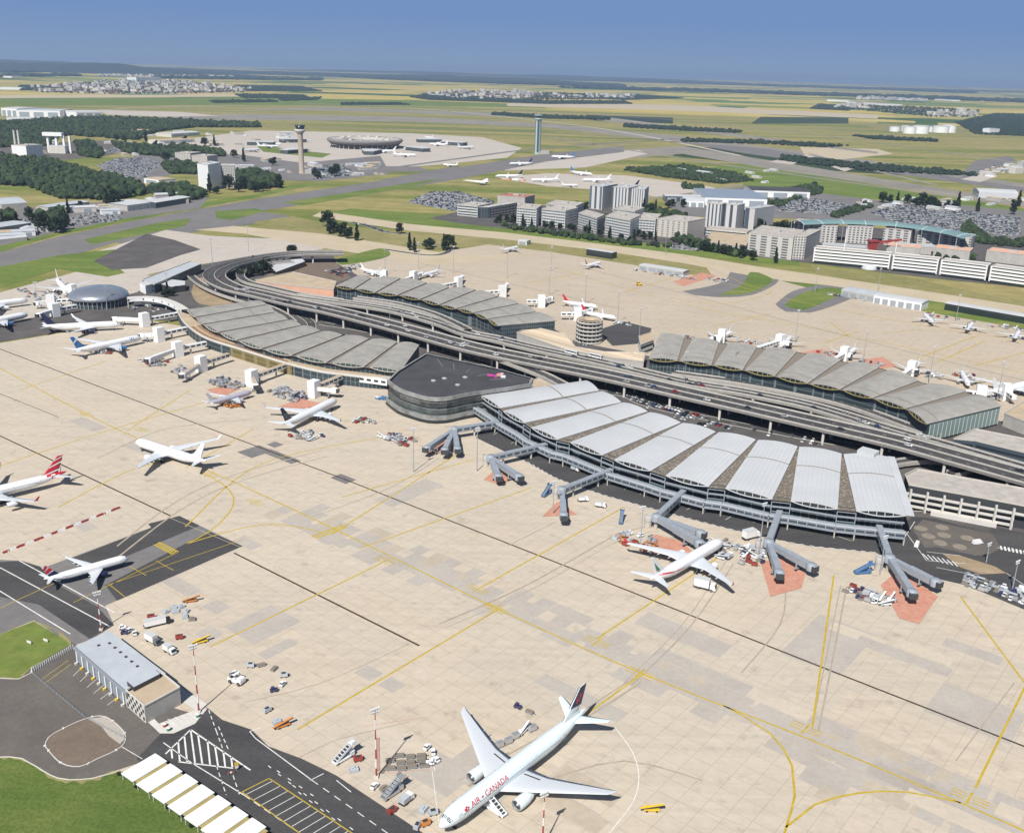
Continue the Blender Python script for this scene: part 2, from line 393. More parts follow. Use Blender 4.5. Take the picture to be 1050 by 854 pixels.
# --- hills on the horizon
def hill(name, x, y, lx, ly, h, mt='leaf_far', rz=0, seed=0):
    rnd = random.Random(seed); mb = MB(); n, mth = 48, 12; vs = []; ph = [rnd.uniform(0, 6) for _ in range(5)]
    for j in range(mth+1):
        for i in range(n+1):
            u = i/n*2-1; v = j/mth*2-1
            k = max(0, 1-u*u)**1.2*max(0, 1-v*v)**1.1*(1 + .22*math.sin(5*u+ph[0]) + .12*math.sin(13*u+ph[1]+2*v) + .05*math.sin(37*u+ph[2]))
            a, b = u*lx/2, v*ly/2
            vs.append((x + a*math.cos(rz) - b*math.sin(rz), y + a*math.sin(rz) + b*math.cos(rz), -1 + k*(h+1)))
    fs = [(j*(n+1)+i, j*(n+1)+i+1, (j+1)*(n+1)+i+1, (j+1)*(n+1)+i) for j in range(mth) for i in range(n)]
    mb.add(vs, fs, mt, True); return tag(mb.build(name), kind='structure')
hill('hills', -6700, 15500, 6200, 2600, 105, seed=1)
hill('hills', -2300, 19000, 8500, 2500, 62, seed=2)
hill('hills', -12000, 22000, 14000, 4000, 100, seed=3)
hill('hills', 1500, 24000, 16000, 3000, 26, seed=4)
hill('hills', 12000, 25000, 18000, 3600, 16, seed=5)
hill('hills', -600, 30000, 14000, 4000, 70, seed=6)

# --- distant fields whose colour reads in the photograph
for pts, mt, z in [
    ([(700, 150), (790, 155), (900, 172), (1010, 178), (1000, 184), (890, 178), (780, 170), (690, 160)], 'leaf_mid', .10),
    ([(560, 142), (650, 147), (700, 151), (690, 158), (600, 152)], 'dry_grass', .09),
    ([(820, 151), (900, 153), (916, 158), (860, 164), (825, 159)], 'taxi_sand', .11),
    ([(0, 101), (240, 100), (420, 103), (560, 108), (560, 111), (400, 108), (200, 108), (0, 109)], 'grass', .10),
    ([(0, 98), (300, 97), (300, 99), (0, 101)], 'taxi_sand', .12),
    ([(600, 118), (690, 121), (690, 127), (610, 124)], 'leaf_far', .10),
    ([(520, 104), (700, 108), (900, 118), (900, 122), (700, 114), (520, 109)], 'taxi_sand', .12),
    ([(780, 120), (870, 121), (870, 127), (770, 127)], 'leaf_mid', .11),
    ([(880, 126), (1050, 136), (1050, 141), (900, 134)], 'dry_grass', .1)]:
    sheet('field', pts, z, mt)

# --- airport beyond the office blocks: grass, runways, taxiways, pads
ZI = 0
for name, pts, mt, z in [
    ('runway', [(-60, 131), (240, 117), (420, 120), (560, 127), (700, 140), (860, 160), (1100, 196), (1100, 200), (850, 166), (690, 145), (560, 131), (420, 125), (240, 123), (-60, 139)], 'runway_grey', .10),
    ('runway', [(240, 113), (330, 110), (620, 120), (900, 156), (900, 158), (610, 123), (330, 113)], 'runway_grey', .11),
    ('taxiway', [(100, 113), (185, 115), (225, 119), (170, 120), (110, 118)], 'pale_concrete', .13),
    ('taxiway', [(560, 160), (700, 150), (760, 160), (1100, 215), (1100, 219), (780, 172), (700, 158), (580, 168)], 'runway_grey', .12),
    ('taxiway', [(700, 146), (780, 152), (900, 170), (1100, 200), (1100, 204), (900, 176), (760, 157)], 'asphalt_pale', .13),
    ('taxiway', [(1000, 165), (1035, 160), (1042, 165), (1010, 176), (1000, 180), (985, 184), (990, 174)], 'asphalt_pale', .14),
    ('concrete_pad', [(788, 166), (826, 159), (836, 161), (812, 169)], 'pale_concrete', .16),
    ('concrete_pad', [(852, 171), (872, 166), (892, 168), (866, 176)], 'pale_concrete', .16),
    ('concrete_pad', [(985, 184), (1008, 178), (1022, 181), (1005, 187)], 'pale_concrete', .16),
    ('grass_verge', [(755, 196), (780, 172), (860, 184), (960, 200), (1100, 222), (1100, 238), (900, 205), (840, 200)], 'grass', .15),
    ('apron', [(150, 148), (260, 134), (420, 137), (495, 141), (535, 152), (520, 162), (440, 170), (340, 176), (240, 168), (170, 160)], 'pale_concrete', .12),
    ('taxiway', [(240, 158), (330, 170), (430, 171), (440, 176), (330, 177), (230, 165)], 'asphalt_pale', .15),
    ('taxiway', [(262, 148), (300, 154), (340, 158), (330, 162), (270, 156)], 'grass', .155),
    ('apron', [(500, 172), (520, 166), (600, 157), (655, 154), (664, 158), (600, 172), (520, 175)], 'pale_concrete', .14),
    ('apron', [(508, 182), (560, 178), (640, 180), (720, 190), (760, 199), (700, 206), (640, 197), (560, 191)], 'pale_concrete', .14),
    ('grass_verge', [(700, 176), (760, 168), (830, 182), (800, 190), (720, 186)], 'grass', .13),
    # the two broad taxiways sweeping in from the left
    ('taxiway', [(-60, 292), (0, 272), (60, 250), (130, 234), (200, 216), (330, 196), (470, 172), (560, 158), (640, 150), (640, 156), (560, 166), (480, 182), (350, 204), (230, 222), (150, 240), (60, 266), (0, 284), (-60, 304)], 'asphalt_pale', .14),
    ('taxiway', [(-60, 275), (60, 243), (140, 226), (260, 205), (380, 187), (470, 170), (470, 177), (380, 195), (270, 213), (200, 226), (140, 240), (60, 262), (-60, 292)], 'asphalt_pale', .145),
    ('taxiway', [(180, 222), (230, 212), (300, 222), (260, 230), (210, 236), (150, 248), (120, 250)], 'asphalt_pale', .15),
    ('grass_verge', [(85, 246), (160, 229), (196, 224), (190, 232), (150, 240), (95, 251)], 'grass', .17),
    ('grass_verge', [(220, 217), (262, 214), (272, 217), (238, 226), (222, 224)], 'grass', .17),
    ('grass_verge', [(290, 208), (420, 188), (455, 183), (420, 192), (310, 211)], 'grass', .17),
    ('grass_verge', [(-40, 235), (60, 224), (150, 216), (260, 200), (300, 190), (330, 188), (250, 205), (140, 225), (60, 241), (-40, 270)], 'grass', .16),
    # grass between the taxiways and the terminals
    ('grass_verge', [(-60, 285), (30, 268), (60, 262), (110, 266), (128, 280), (110, 284), (60, 276), (0, 295), (-60, 310)], 'grass', .18),
    ('grass_verge', [(60, 262), (118, 256), (128, 262), (84, 272)], 'grass', .18),
    ('grass_verge', [(258, 228), (300, 222), (330, 228), (420, 240), (520, 244), (640, 262), (720, 272), (760, 282), (700, 284), (600, 268), (500, 252), (420, 258), (360, 250), (300, 244)], 'dry_grass', .17),
    ('grass_verge', [(360, 214), (480, 222), (640, 244), (720, 256), (820, 268), (820, 273), (700, 262), (620, 252), (520, 240), (420, 231), (330, 219)], 'grass', .17),
    ('taxiway', [(200, 236), (240, 232), (330, 240), (420, 254), (470, 262), (520, 262), (520, 266), (440, 272), (380, 262), (340, 256), (250, 240)], 'taxi_sand', .19),
    ('taxiway', [(330, 217), (420, 230), (520, 239), (620, 251), (700, 261), (780, 274), (850, 284), (950, 299), (1100, 322), (1100, 331), (950, 308), (850, 293), (775, 284), (700, 270), (620, 258), (520, 246), (420, 237), (320, 222)], 'taxi_sand', .20),
    ('grass_verge', [(800, 288), (880, 296), (1000, 312), (1100, 330), (1100, 346), (960, 322), (850, 301)], 'grass', .185),
    ('grass_verge', [(830, 272), (930, 284), (1000, 300), (1100, 316), (1100, 324), (950, 302), (840, 284)], 'dry_grass', .18),
    ]:
    ZI += .0011; sheet(name, pts, z + ZI, mt)

# --- the aprons
sheet('apron', [(-160, 345), (0, 352), (60, 342), (130, 325), (190, 335), (240, 352), (330, 376), (400, 386), (455, 402), (505, 415), (600, 470), (760, 515), (950, 560), (1300, 640), (1500, 900), (700, 1060), (-60, 1000), (-200, 700)], .10, 'apron_concrete')
sheet('apron', [(-120, 322), (0, 300), (60, 284), (110, 270), (160, 285), (170, 305), (140, 320), (60, 330), (-120, 352)], .105, 'pale_concrete')
sheet('apron', [(100, 258), (170, 236), (215, 242), (300, 246), (340, 250), (330, 256), (270, 262), (215, 270), (180, 275), (140, 285), (118, 275)], .20, 'pale_concrete')
sheet('asphalt_stand', [(96, 268), (150, 240), (178, 246), (206, 256), (185, 262), (150, 275), (115, 277)], .21, 'road_grey')
sheet('apron', [(300, 290), (345, 268), (385, 261), (430, 262), (500, 251), (560, 258), (650, 272), (720, 284), (790, 291), (850, 300), (960, 320), (1110, 350), (1180, 440), (1100, 430), (1000, 440), (760, 420), (560, 380), (420, 330)], .21, 'far_concrete')
sheet('apron', [(720, 268), (790, 277), (850, 286), (850, 298), (830, 325), (700, 310), (735, 290)], .215, 'far_concrete')
for pts, mt, z in [
    ([(699, 299), (740, 290), (752, 276), (772, 280), (795, 284), (796, 291), (770, 303), (735, 305), (712, 303)], 'asphalt_pale', .23),
    ([(735, 303), (760, 293), (770, 279), (786, 283), (792, 289), (768, 301)], 'grass', .24),
    ([(795, 312), (815, 298), (850, 292), (880, 296), (880, 302), (862, 311), (830, 321), (806, 320)], 'asphalt_pale', .23),
    ([(804, 313), (822, 301), (850, 295), (872, 297), (856, 305), (824, 318)], 'grass', .24),
    ([(345, 266), (390, 255), (400, 262), (380, 268), (350, 272)], 'grass', .24)]:
    sheet('grass_verge' if mt == 'grass' else 'taxiway', pts, z, mt, smooth=True)
# --- asphalt under the terminals, viaducts and car parks
sheet('road', [(40, 325), (140, 300), (190, 275), (260, 262), (340, 258), (345, 270), (380, 290), (560, 345), (700, 372), (950, 420), (1200, 460), (1200, 620), (1010, 600), (960, 592), (898, 567), (830, 560), (778, 550), (721, 536), (673, 523), (619, 508), (571, 491), (540, 474), (500, 452), (500, 424), (455, 424), (400, 413), (396, 393), (330, 384), (240, 352), (200, 330)], .225, 'road_grey')
sheet('road', [(488, 449), (540, 474), (571, 491), (619, 508), (673, 523), (721, 536), (778, 550), (830, 560), (898, 567), (945, 570), (940, 535), (860, 525), (760, 512), (640, 480), (560, 440), (505, 415), (500, 430)], .232, 'asphalt')
sheet('road', [(612, 339), (640, 330), (668, 337), (664, 352), (628, 355)], .30, 'asphalt')
sheet('pavement', [(440, 224), (490, 213), (560, 211), (620, 212), (690, 228), (760, 226), (830, 230), (930, 236), (1010, 246), (1100, 262), (1100, 300), (950, 285), (830, 270), (760, 262), (690, 252), (600, 243), (530, 236), (470, 229)], .225, 'road_grey')
sheet('pavement', [(680, 206), (760, 192), (840, 198), (900, 206), (960, 208), (1100, 222), (1100, 246), (990, 246), (880, 226), (800, 224), (700, 222)], .223, 'asphalt_pale')
sheet('pavement', [(100, 176), (150, 156), (230, 158), (300, 168), (390, 160), (400, 178), (330, 186), (250, 184), (180, 178), (140, 190)], .16, 'asphalt_pale')
sheet('pavement', [(-40, 222), (60, 210), (130, 206), (215, 202), (205, 214), (130, 224), (60, 238), (-40, 262)], .223, 'asphalt_pale')
sheet('pavement', [(0, 150), (60, 146), (120, 144), (150, 150), (110, 160), (70, 164), (0, 162)], .16, 'asphalt_old')
for pts_ in [[(300, 106), (420, 111), (600, 130), (760, 160)], [(200, 127), (330, 131), (500, 134), (640, 141), (800, 158)], [(420, 114), (560, 117), (720, 132)], [(560, 140), (700, 163), (860, 186), (1050, 212)], [(760, 165), (900, 186), (1050, 206)], [(830, 158), (900, 176), (960, 190)], [(0, 126), (120, 112), (250, 108)], [(520, 113), (700, 124), (850, 140), (1050, 168)], [(350, 180), (470, 163), (560, 152), (700, 142)], [(640, 206), (700, 200), (760, 190)]]:
    P = path_pts(gs(pts_), 60); mb = MB(); ribbon(mb, P, -9, 9, .27, random.choice(('runway_grey', 'asphalt_pale', 'pale_concrete', 'taxi_sand')), 0); tag(mb.build('taxiway'), kind='structure')
sheet('road', [(-60, 340), (0, 331), (60, 322), (100, 314), (135, 316), (140, 325), (60, 341), (0, 351), (-60, 360)], .226, 'road_grey')
sheet('bare_ground', [(196, 300), (205, 285), (240, 293), (258, 304), (238, 315), (205, 312)], .24, 'bare_earth', smooth=True)
sheet('bare_ground', [(270, 276), (300, 265), (342, 268), (360, 285), (330, 295), (280, 292)], .24, 'brown_earth')
sheet('road', [(926, 540), (935, 530), (960, 532), (1060, 560), (1120, 580), (1120, 640), (1050, 625), (990, 600), (945, 590), (905, 578), (900, 566), (925, 560)], .245, 'asphalt')
sheet('road', [(1015, 540), (1100, 555), (1100, 620), (1030, 590), (1020, 560)], .247, 'asphalt')
sheet('planted_island', [(936, 543), (946, 533), (980, 540), (1018, 548), (1026, 562), (1014, 569), (1000, 570), (960, 561), (948, 562)], .26, 'asphalt_old', smooth=True)
sheet('planted_island', [(966, 568), (985, 570), (1020, 581), (1032, 588), (1005, 589), (985, 582)], .26, 'bare_earth', smooth=True)

# --- red-painted clearance areas under the jet bridges
for pts in [[(903, 600), (922, 584), (962, 612), (942, 640), (922, 634)], [(780, 578), (800, 570), (826, 588), (822, 603), (790, 612)], [(656, 562), (672, 548), (700, 556), (712, 568), (690, 575)], [(556, 530), (572, 514), (592, 528)],
            [(496, 492), (512, 478), (530, 490), (512, 497)], [(284, 418), (308, 409), (330, 414), (320, 421), (296, 422)], [(432, 458), (460, 452), (470, 462), (440, 466)], [(212, 400), (236, 394), (246, 399), (228, 407)],
            [(820, 362), (842, 358), (862, 363), (850, 370)], [(882, 370), (905, 366), (920, 376), (895, 380)], [(690, 289), (720, 280), (735, 283), (700, 294)]]:
    sheet('red_marking', pts, .30 if pts[0][1] < 380 else .262, 'red_paint')
# --- repaired and darker slabs
mottled('pour_light', [(.3, (.48, .415, .33)), (.7, (.545, .475, .38))], .06, fine=(.4, .9, 1.06))
mottled('pour_dark', [(.3, (.40, .345, .27)), (.7, (.465, .40, .315))], .06, fine=(.4, .9, 1.06))
UVN = [0]
def uv(px, py, du, dv, z, mt, name='repair_patch'):
    """rectangle du x dv metres aligned with the slabs, centred under a surveyed point"""
    c = g(px, py); a = U*du/2; b = V*dv/2
    UVN[0] += 1
    return sheet(name, [c-a-b, c+a-b, c+a+b, c-a+b], (z if z > .2 else .106) + UVN[0]*3e-5, mt, px=False)
for i_ in range(70):
    f_ = (i_ + random.uniform(-.3, .3))/70; px_ = 300 + 780*f_; py_ = 522 + 345*f_
    for sd_ in (-3, -1, 1, 3):
        c_ = g(px_, py_) + V*(sd_*3.8); q_ = random.choice(('repair_grey', 'repair_grey', 'repair_grey', 'pour_dark'))
        if random.random() < (.8 if abs(sd_) < 2 else .4): UVN[0] += 1; sheet('concrete_bay', [c_-U*4-V*3.7, c_+U*4-V*3.7, c_+U*4+V*3.7, c_-U*4+V*3.7], .106 + UVN[0]*3e-5, q_, px=False)
for px, py, du, dv in [(430, 585, 50, 8), (400, 572, 30, 6), (470, 600, 40, 7), (620, 663, 30, 6), (660, 683, 34, 7), (740, 720, 46, 9), (700, 700, 20, 5), (820, 757, 40, 8), (880, 780, 60, 10), (960, 815, 44, 9), (550, 640, 20, 6), (378, 690, 9, 7), (402, 702, 8, 7), (285, 665, 6, 16), (222, 622, 10, 8), (215, 650, 9, 8), (150, 463, 40, 9), (325, 545, 46, 9), (90, 435, 30, 10), (420, 505, 14, 40), (850, 660, 25, 40), (1000, 730, 30, 24), (500, 790, 26, 20), (270, 640, 20, 24), (700, 650, 40, 12)]:
    uv(px, py, du, dv, .112, 'repair_grey')
rp = random.Random(17)
for q in range(34):
    px, py = rp.uniform(20, 1040), rp.uniform(420, 850)
    if 700 < px and py < 640 or (px < 300 and py > 640): continue
    uv(px, py, rp.choice((7.5, 15, 22.5, 37.5)), rp.choice((7.5, 7.5, 15)), .108 + .0005*(q % 7), rp.choice(('pour_light', 'pour_dark', 'repair_grey')), 'concrete_bay')
for q in range(7):
    c_ = g(*[(944, 542), (952, 550), (966, 541), (968, 549), (964, 557), (992, 552), (984, 561)][q]); P = [Vector((c_.x + 3.4*math.cos(t_*.4488), c_.y + 3.4*math.sin(t_*.4488), 0)) for t_ in range(14)]; sheet('planting_bed', P, .265 + .001*q, 'planting', px=False)
for px, py, du, dv in [(262, 463, 14, 16), (288, 468, 28, 7), (282, 456, 8, 7), (352, 491, 13, 8)]: uv(px, py, du, dv, .114, 'asphalt_pale')

# --- drains and joints (dark seams across the apron)
def seam(name, pts, w, z, mt, step=8, px=True, smooth=True):
    P = gs(pts) if px else [Vector(p) for p in pts]
    if smooth: P = path_pts(P, step)
    mb = MB(); ribbon(mb, P, -w/2, w/2, z, mt, 0); return tag(mb.build(name), kind='structure')
for pts in [[(-60, 420), (0, 447), (175, 529)], [(240, 567), (430, 662)], [(-60, 332), (0, 358), (240, 449), (352, 491)], [(352, 491), (640, 604), (868, 694), (1060, 769), (1300, 868)]]:
    seam('drain', pts, .95, .119, 'tar', smooth=False)
for pts in [[(-60, 380), (60, 428)], [(500, 430), (520, 452)], [(600, 275), (860, 343), (1080, 398)], [(430, 270), (640, 318)]]:
    seam('drain', pts, .4, .29, 'tar', smooth=False)
for pts in [[(300, 500), (700, 667), (1050, 812)], [(100, 500), (340, 600)], [(460, 730), (900, 900)]]:
    seam('slab_joint', pts, .3, .1185, 'pour_dark', smooth=False)

for pts in [[(120, 560), (180, 515), (240, 487), (330, 462)], [(120, 572), (185, 523), (245, 494), (335, 468)], [(450, 640), (540, 600), (640, 545), (680, 540)], [(456, 644), (546, 604), (646, 549), (690, 546)], [(640, 700), (700, 640), (745, 575)], [(647, 703), (708, 642), (752, 578)], [(832, 750), (846, 680), (862, 600)], [(839, 750), (853, 680), (868, 602)], [(470, 800), (560, 752), (650, 695)], [(480, 806), (566, 758), (657, 700)], [(320, 530), (400, 500), (450, 470)], [(520, 560), (570, 535)], [(760, 690), (800, 640), (806, 600)], [(980, 780), (1010, 740), (1040, 700)], [(250, 720), (330, 700), (420, 660)], [(300, 780), (340, 760), (420, 740)], [(560, 800), (640, 780), (720, 800)], [(100, 470), (170, 440), (260, 430)]]:
    seam('tyre_mark', pts, random.choice((.45, .7, 1.0)), .1195, 'tyre_mark')
# --- yellow taxi lines
for pts in [[(-40, 356), (60, 410), (120, 440), (300, 522), (510, 624), (660, 691), (840, 762), (985, 823), (1060, 856), (1200, 915)],
            [(205, 484), (228, 496), (240, 511), (234, 527), (215, 545), (190, 558)], [(190, 558), (250, 541), (290, 538), (335, 547)],
            [(742, 723), (790, 752), (812, 785), (815, 815), (806, 848), (800, 870)], [(806, 848), (835, 825), (880, 813), (930, 812), (985, 823)],
            [(0, 478), (100, 445), (235, 405)], [(190, 540), (270, 475), (400, 447)], [(60, 520), (140, 480), (200, 470)]]:
    seam('taxi_line', pts, .8, .122, 'yellow_paint')
for a, b in [((305, 748), (512, 624)), ((216, 663), (390, 578)), ((600, 733), (660, 690)), ((612, 655), (745, 566)), ((833, 745), (855, 590)), ((1000, 808), (1052, 702)), ((1052, 702), (985, 612)),
             ((490, 604), (640, 520)), ((370, 562), (545, 500)), ((340, 548), (470, 465)), ((350, 510), (490, 470)), ((190, 480), (260, 440)), ((130, 442), (195, 400)), ((20, 400), (110, 370))]:
    seam('stand_line', [a, b], .8, .123, 'yellow_paint', smooth=False)
# far apron lines (behind the terminals)
for pts in [[(560, 272), (700, 312), (850, 340), (1060, 385)], [(640, 262), (830, 312), (1060, 352)], [(700, 262), (760, 290), (790, 300), (740, 312), (690, 306)]]:
    seam('taxi_line', pts, .9, .255, 'yellow_paint')
for a, b in [((905, 342), (945, 338)), ((940, 368), (1000, 345)), ((960, 372), (1010, 350)), ((845, 352), (880, 340)), ((870, 345), (850, 330)), ((640, 300), (690, 285)), ((540, 290), (600, 280)), ((1000, 375), (1050, 362)), ((730, 335), (790, 322))]:
    seam('stand_line', [a, b], 1.0, .256, 'yellow_paint', smooth=False)
# bus-stop like yellow bars beside the stand numbers
def bars(px, py, n=3, flip=1):
    c = g(px, py); mb = MB()
    for s in (-1, 1):
        for i in range(n):
            q = c + U*(s*3.4) + V*((i-1)*1.7)
            mb.box((q.x, q.y, .124), (4.6, .5, .003), 'yellow_paint', AP)
    mb.box((c.x, c.y, .1245), (.8, 7, .003), 'yellow_paint', AP)
    return tag(mb.build('stand_marking'), kind='structure')
for p in [(826, 747), (994, 818), (508, 624), (656, 690), (612, 658), (490, 604), (215, 487), (145, 441), (88, 425), (262, 515), (395, 575)]: bars(*p)
def ladder(px, py, ang, n, w, l, mt='yellow_paint', z=.128):
    c = g(px, py); mb = MB(); d = Vector((math.cos(ang), math.sin(ang), 0)); e = Vector((-d.y, d.x, 0))
    for i in range(n):
        q = c + d*((i-(n-1)/2)*w)
        mb.bar(q - e*l/2 + d*.6 + Vector((0, 0, z)), q + e*l/2 - d*.6 + Vector((0, 0, z)), 1.0, .006, mt)
    for s in (-.52, .52): mb.bar(c - d*w*n/2 + e*l*s + Vector((0, 0, z)), c + d*w*n/2 + e*l*s + Vector((0, 0, z)), .5, .003, mt)
    return tag(mb.build('holding_marking'), kind='structure')
ladder(338, 545, R(48), 10, 1.9, 4.2); ladder(170, 562, R(-38), 9, 1.7, 3.4)

# --- the asphalt stub, plaza and roads in the lower left
sheet('asphalt_stand', [(-60, 571), (22, 575), (45, 582), (155, 541), (152, 537), (184, 529), (249, 560), (108, 621), (117, 641), (95, 655), (75, 662), (35, 636), (0, 650), (-60, 672)], .114, 'asphalt_pale')
sheet('asphalt_stand', [(-60, 580), (22, 575), (45, 582), (60, 600), (100, 622), (117, 641), (92, 655), (40, 620), (-60, 600)], .117, 'asphalt')
sheet('asphalt_stand', [(214, 545), (249, 560), (120, 616), (108, 600)], .118, 'asphalt')
sheet('asphalt_stand', [(184, 529), (205, 539), (95, 585), (70, 574), (155, 541), (152, 537)], .118, 'asphalt')
sheet('lawn', [(-60, 662), (0, 650), (35, 637), (73, 660), (33, 684), (20, 696), (0, 695), (-60, 690)], .13, 'grass')
sheet('plaza', [(-60, 688), (20, 696), (33, 684), (73, 658), (110, 680), (140, 715), (200, 732), (214, 728), (200, 760), (165, 775), (125, 788), (90, 799), (60, 799), (30, 783), (10, 777), (-60, 784)], .126, 'asphalt_old')
sheet('lawn', [(-80, 778), (10, 776), (30, 782), (60, 798), (95, 798), (122, 790), (160, 810), (225, 856), (270, 900), (100, 1000), (-120, 960)], .135, 'lawn')
sheet('traffic_island', [(46, 765), (50, 756), (65, 747), (88, 737), (108, 740), (126, 755), (124, 766), (100, 778), (82, 786), (62, 782)], .20, 'brown_earth', smooth=True)
sheet('traffic_island', [(90, 737), (108, 735), (126, 748), (128, 758), (123, 763), (112, 755), (104, 745)], .21, 'repair_grey', smooth=True)
sheet('road', [(212, 725), (228, 738), (258, 748), (275, 765), (310, 778), (345, 795), (440, 858), (520, 920), (300, 960), (160, 795), (140, 778), (165, 752), (188, 742)], .128, 'asphalt')
sheet('pavement', [(126, 716), (134, 712), (163, 742), (200, 728), (213, 726), (200, 742), (178, 752), (164, 752)], .17, 'concrete_light')
sheet('pavement', [(120, 676), (114, 662), (126, 668), (212, 722), (204, 730)], .15, 'concrete_light')
mk = MB()
def stripe(a, b, w=.25, z=.145, mt='white_paint', dash=None, px=True, mb=None):
    P = [g(*a), g(*b)] if px else [Vector(a), Vector(b)]
    mb = mb or mk; L = (P[1]-P[0]).length; d = (P[1]-P[0]).normalized(); t = 0
    segs = [(0, L)] if not dash else []
    while dash and t < L: segs.append((t, min(L, t+dash[0]))); t += dash[0] + dash[1]
    for s, e in segs:
        p, q = P[0]+d*s, P[0]+d*e; mb.bar((p.x, p.y, z), (q.x, q.y, z), w, .004, mt)
# hatched triangle, road edges and centre dashes
tri = [(195, 748), (169, 773), (200, 782), (247, 787)]
for a, b in [((195.5, 748), (256.8, 789.6)), ((195.5, 748), (169.7, 773)), ((183, 781), (239, 787.6)), ((195.5, 748), (200, 782)), ((203, 753), (207.5, 783.4)), ((212.7, 759), (215.5, 784.4)), ((220.5, 765), (223.6, 785.5)), ((229, 770.8), (231, 786)), ((237, 776), (238.3, 786.5)), ((189, 754), (192, 782)), ((182.7, 760), (184.4, 781)), ((175.6, 767.6), (176.7, 777.5))]: stripe(a, b, .55)
stripe((167.6, 761.4), (190.7, 778), .35); stripe((190, 778), (250, 815), .35); stripe((250, 815), (310, 856), .3, dash=(3, 2))
for p in [((214, 728), (222, 750)), ((222, 750), (230, 772)), ((224, 745), (234, 768)), ((222, 785), (232, 815)), ((239, 795), (246, 816))]: stripe(*p, .28, dash=(2.2, 1.6))
stripe((256, 750), (262, 757), .3); stripe((262, 757), (320, 800), .35); stripe((320, 800), (400, 856), .3, dash=(3, 2.5)); stripe((345, 800), (360, 812), .3)
for a, b in [((275, 785), (300, 805)), ((300, 805), (372, 858)), ((306, 812), (345, 842)), ((284, 790), (330, 822))]: stripe(a, b, .3, dash=(1.6, 4))
stripe((256, 750), (267, 746), .3); stripe((318, 800), (332, 793), .3)
for a, b in [((0, 582), (112, 642)), ((-10, 600), (72, 650)), ((20, 575), (117, 628))]: stripe(a, b, .5, .135)
for a, b in [((110, 600), (250, 553)), ((75, 618), (183, 566)), ((150, 590), (128, 578)), ((178, 585), (160, 575)), ((-10, 628), (60, 596)), ((128, 612), (113, 600))]: stripe(a, b, .35, .135, 'yellow_paint')
for i in range(6): stripe((108-i*8+22, 700-i*6+8), (82-i*7+28, 717-i*6+6), .18, .14)
stripe((42, 697), (70, 677), .25, .14, 'yellow_paint'); stripe((45, 701), (73, 681), .25, .14, 'yellow_paint')
for i in range(4): stripe((172+i*7, 737-i*2), (180+i*7, 743-i*2), .2, .19)
stripe((112, 758), (146, 778), .25, .14)
tag(mk.build('road_marking'), kind='structure')
# yellow-bordered parking bay field beside the canopy
mk2 = MB(); z = .15
bayA, bayB, bayC, bayD = (248, 812), (276, 798), (400, 880), (372, 900)
for a, b in [(bayA, bayB), (bayB, bayC), (bayA, bayD)]: stripe(a, b, .4, z, 'yellow_paint', mb=mk2)
for i in range(16):
    t = (i+.5)/16; a = (bayA[0]+(bayD[0]-bayA[0])*t, bayA[1]+(bayD[1]-bayA[1])*t); b = (bayB[0]+(bayC[0]-bayB[0])*t, bayB[1]+(bayC[1]-bayB[1])*t)
    stripe(a, b, .22, z, 'white_paint', mb=mk2)
tag(mk2.build('parking_marking'), kind='structure')
# chequered edge line of the service road along the front hall
mk3 = MB()
edge = path_pts(gs([(497, 455), (540, 474), (571, 491), (619, 508), (673, 523), (721, 536), (778, 550), (830, 560), (898, 567)]), 2.2)
for i in range(0, len(edge)-1, 2):
    for s in (0, 1):
        a, b = edge[min(i+s, len(edge)-2)], edge[min(i+s+1, len(edge)-1)]; d = (b-a).normalized(); n = Vector((-d.y, d.x, 0))*(.45 if s else -.45)
        mk3.bar(a+n+Vector((0, 0, .262)), b+n+Vector((0, 0, .262)), .5, .004, 'white_paint')
for i in range(10):
    a = Vector((0, 0, .25)); c = g(712 + 2*i, 524 + 3*i)
    pass
for x0, y0 in [(640, 487), (656, 493), (672, 498), (688, 503), (720, 514), (760, 524), (600, 470), (540, 446), (700, 507), (575, 462), (522, 437)]:
    stripe((x0, y0), (x0-16, y0+9), .25, .245, mb=mk3); 
for x0, y0 in [(655, 498), (700, 515), (750, 527), (850, 546)]: stripe((x0-20, y0-5), (x0+24, y0+9), .25, .245, mb=mk3)
for a, b in [((928, 545), (950, 575)), ((950, 575), (990, 578)), ((1022, 562), (1050, 566)), ((1032, 588), (1056, 604)), ((950, 566), (985, 570)), ((925, 555), (938, 535)), ((960, 582), (1000, 590))]: stripe(a, b, .3, .262, mb=mk3)
for i in range(7): stripe((946+i*5, 568+i*1.2), (952+i*5, 574+i*1.2), .6, .263, mb=mk3)
for i in range(8): stripe((1026+i*4, 560+i*.8), (1027+i*4, 564+i*.8), .9, .263, mb=mk3)
tag(mk3.build('road_marking'), kind='structure')
# painted loop on the stand of the near airliner
mk4 = MB()
P = path_pts(gs([(630, 745), (648, 770), (655, 795), (650, 820), (632, 845), (615, 865)]), 3); ribbon(mk4, P, -.15, .15, .124, 'white_paint', 0)
for a, b in [((370, 745), (440, 735)), ((443, 790), (450, 842)), ((440, 765), (446, 790)), ((392, 790), (446, 780)), ((388, 793), (440, 789))]: stripe(a, b, .2, .126, 'red_paint' if a[0] < 400 else 'white_paint', mb=mk4)
tag(mk4.build('stand_marking'), kind='structure')
def verge(px, inward, w):
    P = path_pts(gs(px), 1.5); N = normals2(P); mb = MB(); vs = []
    for i, p in enumerate(P):
        q = p + N[i]*inward*w*random.uniform(.15, 1.0)*(.6 + .4*math.sin(i*.23)); vs += [(p.x, p.y, .139), (q.x, q.y, .139)]
    mb.add(vs, [(2*i, 2*i+1, 2*i+3, 2*i+2) for i in range(len(P)-1)], 'dry_grass'); tag(mb.build('worn_verge'), kind='structure')
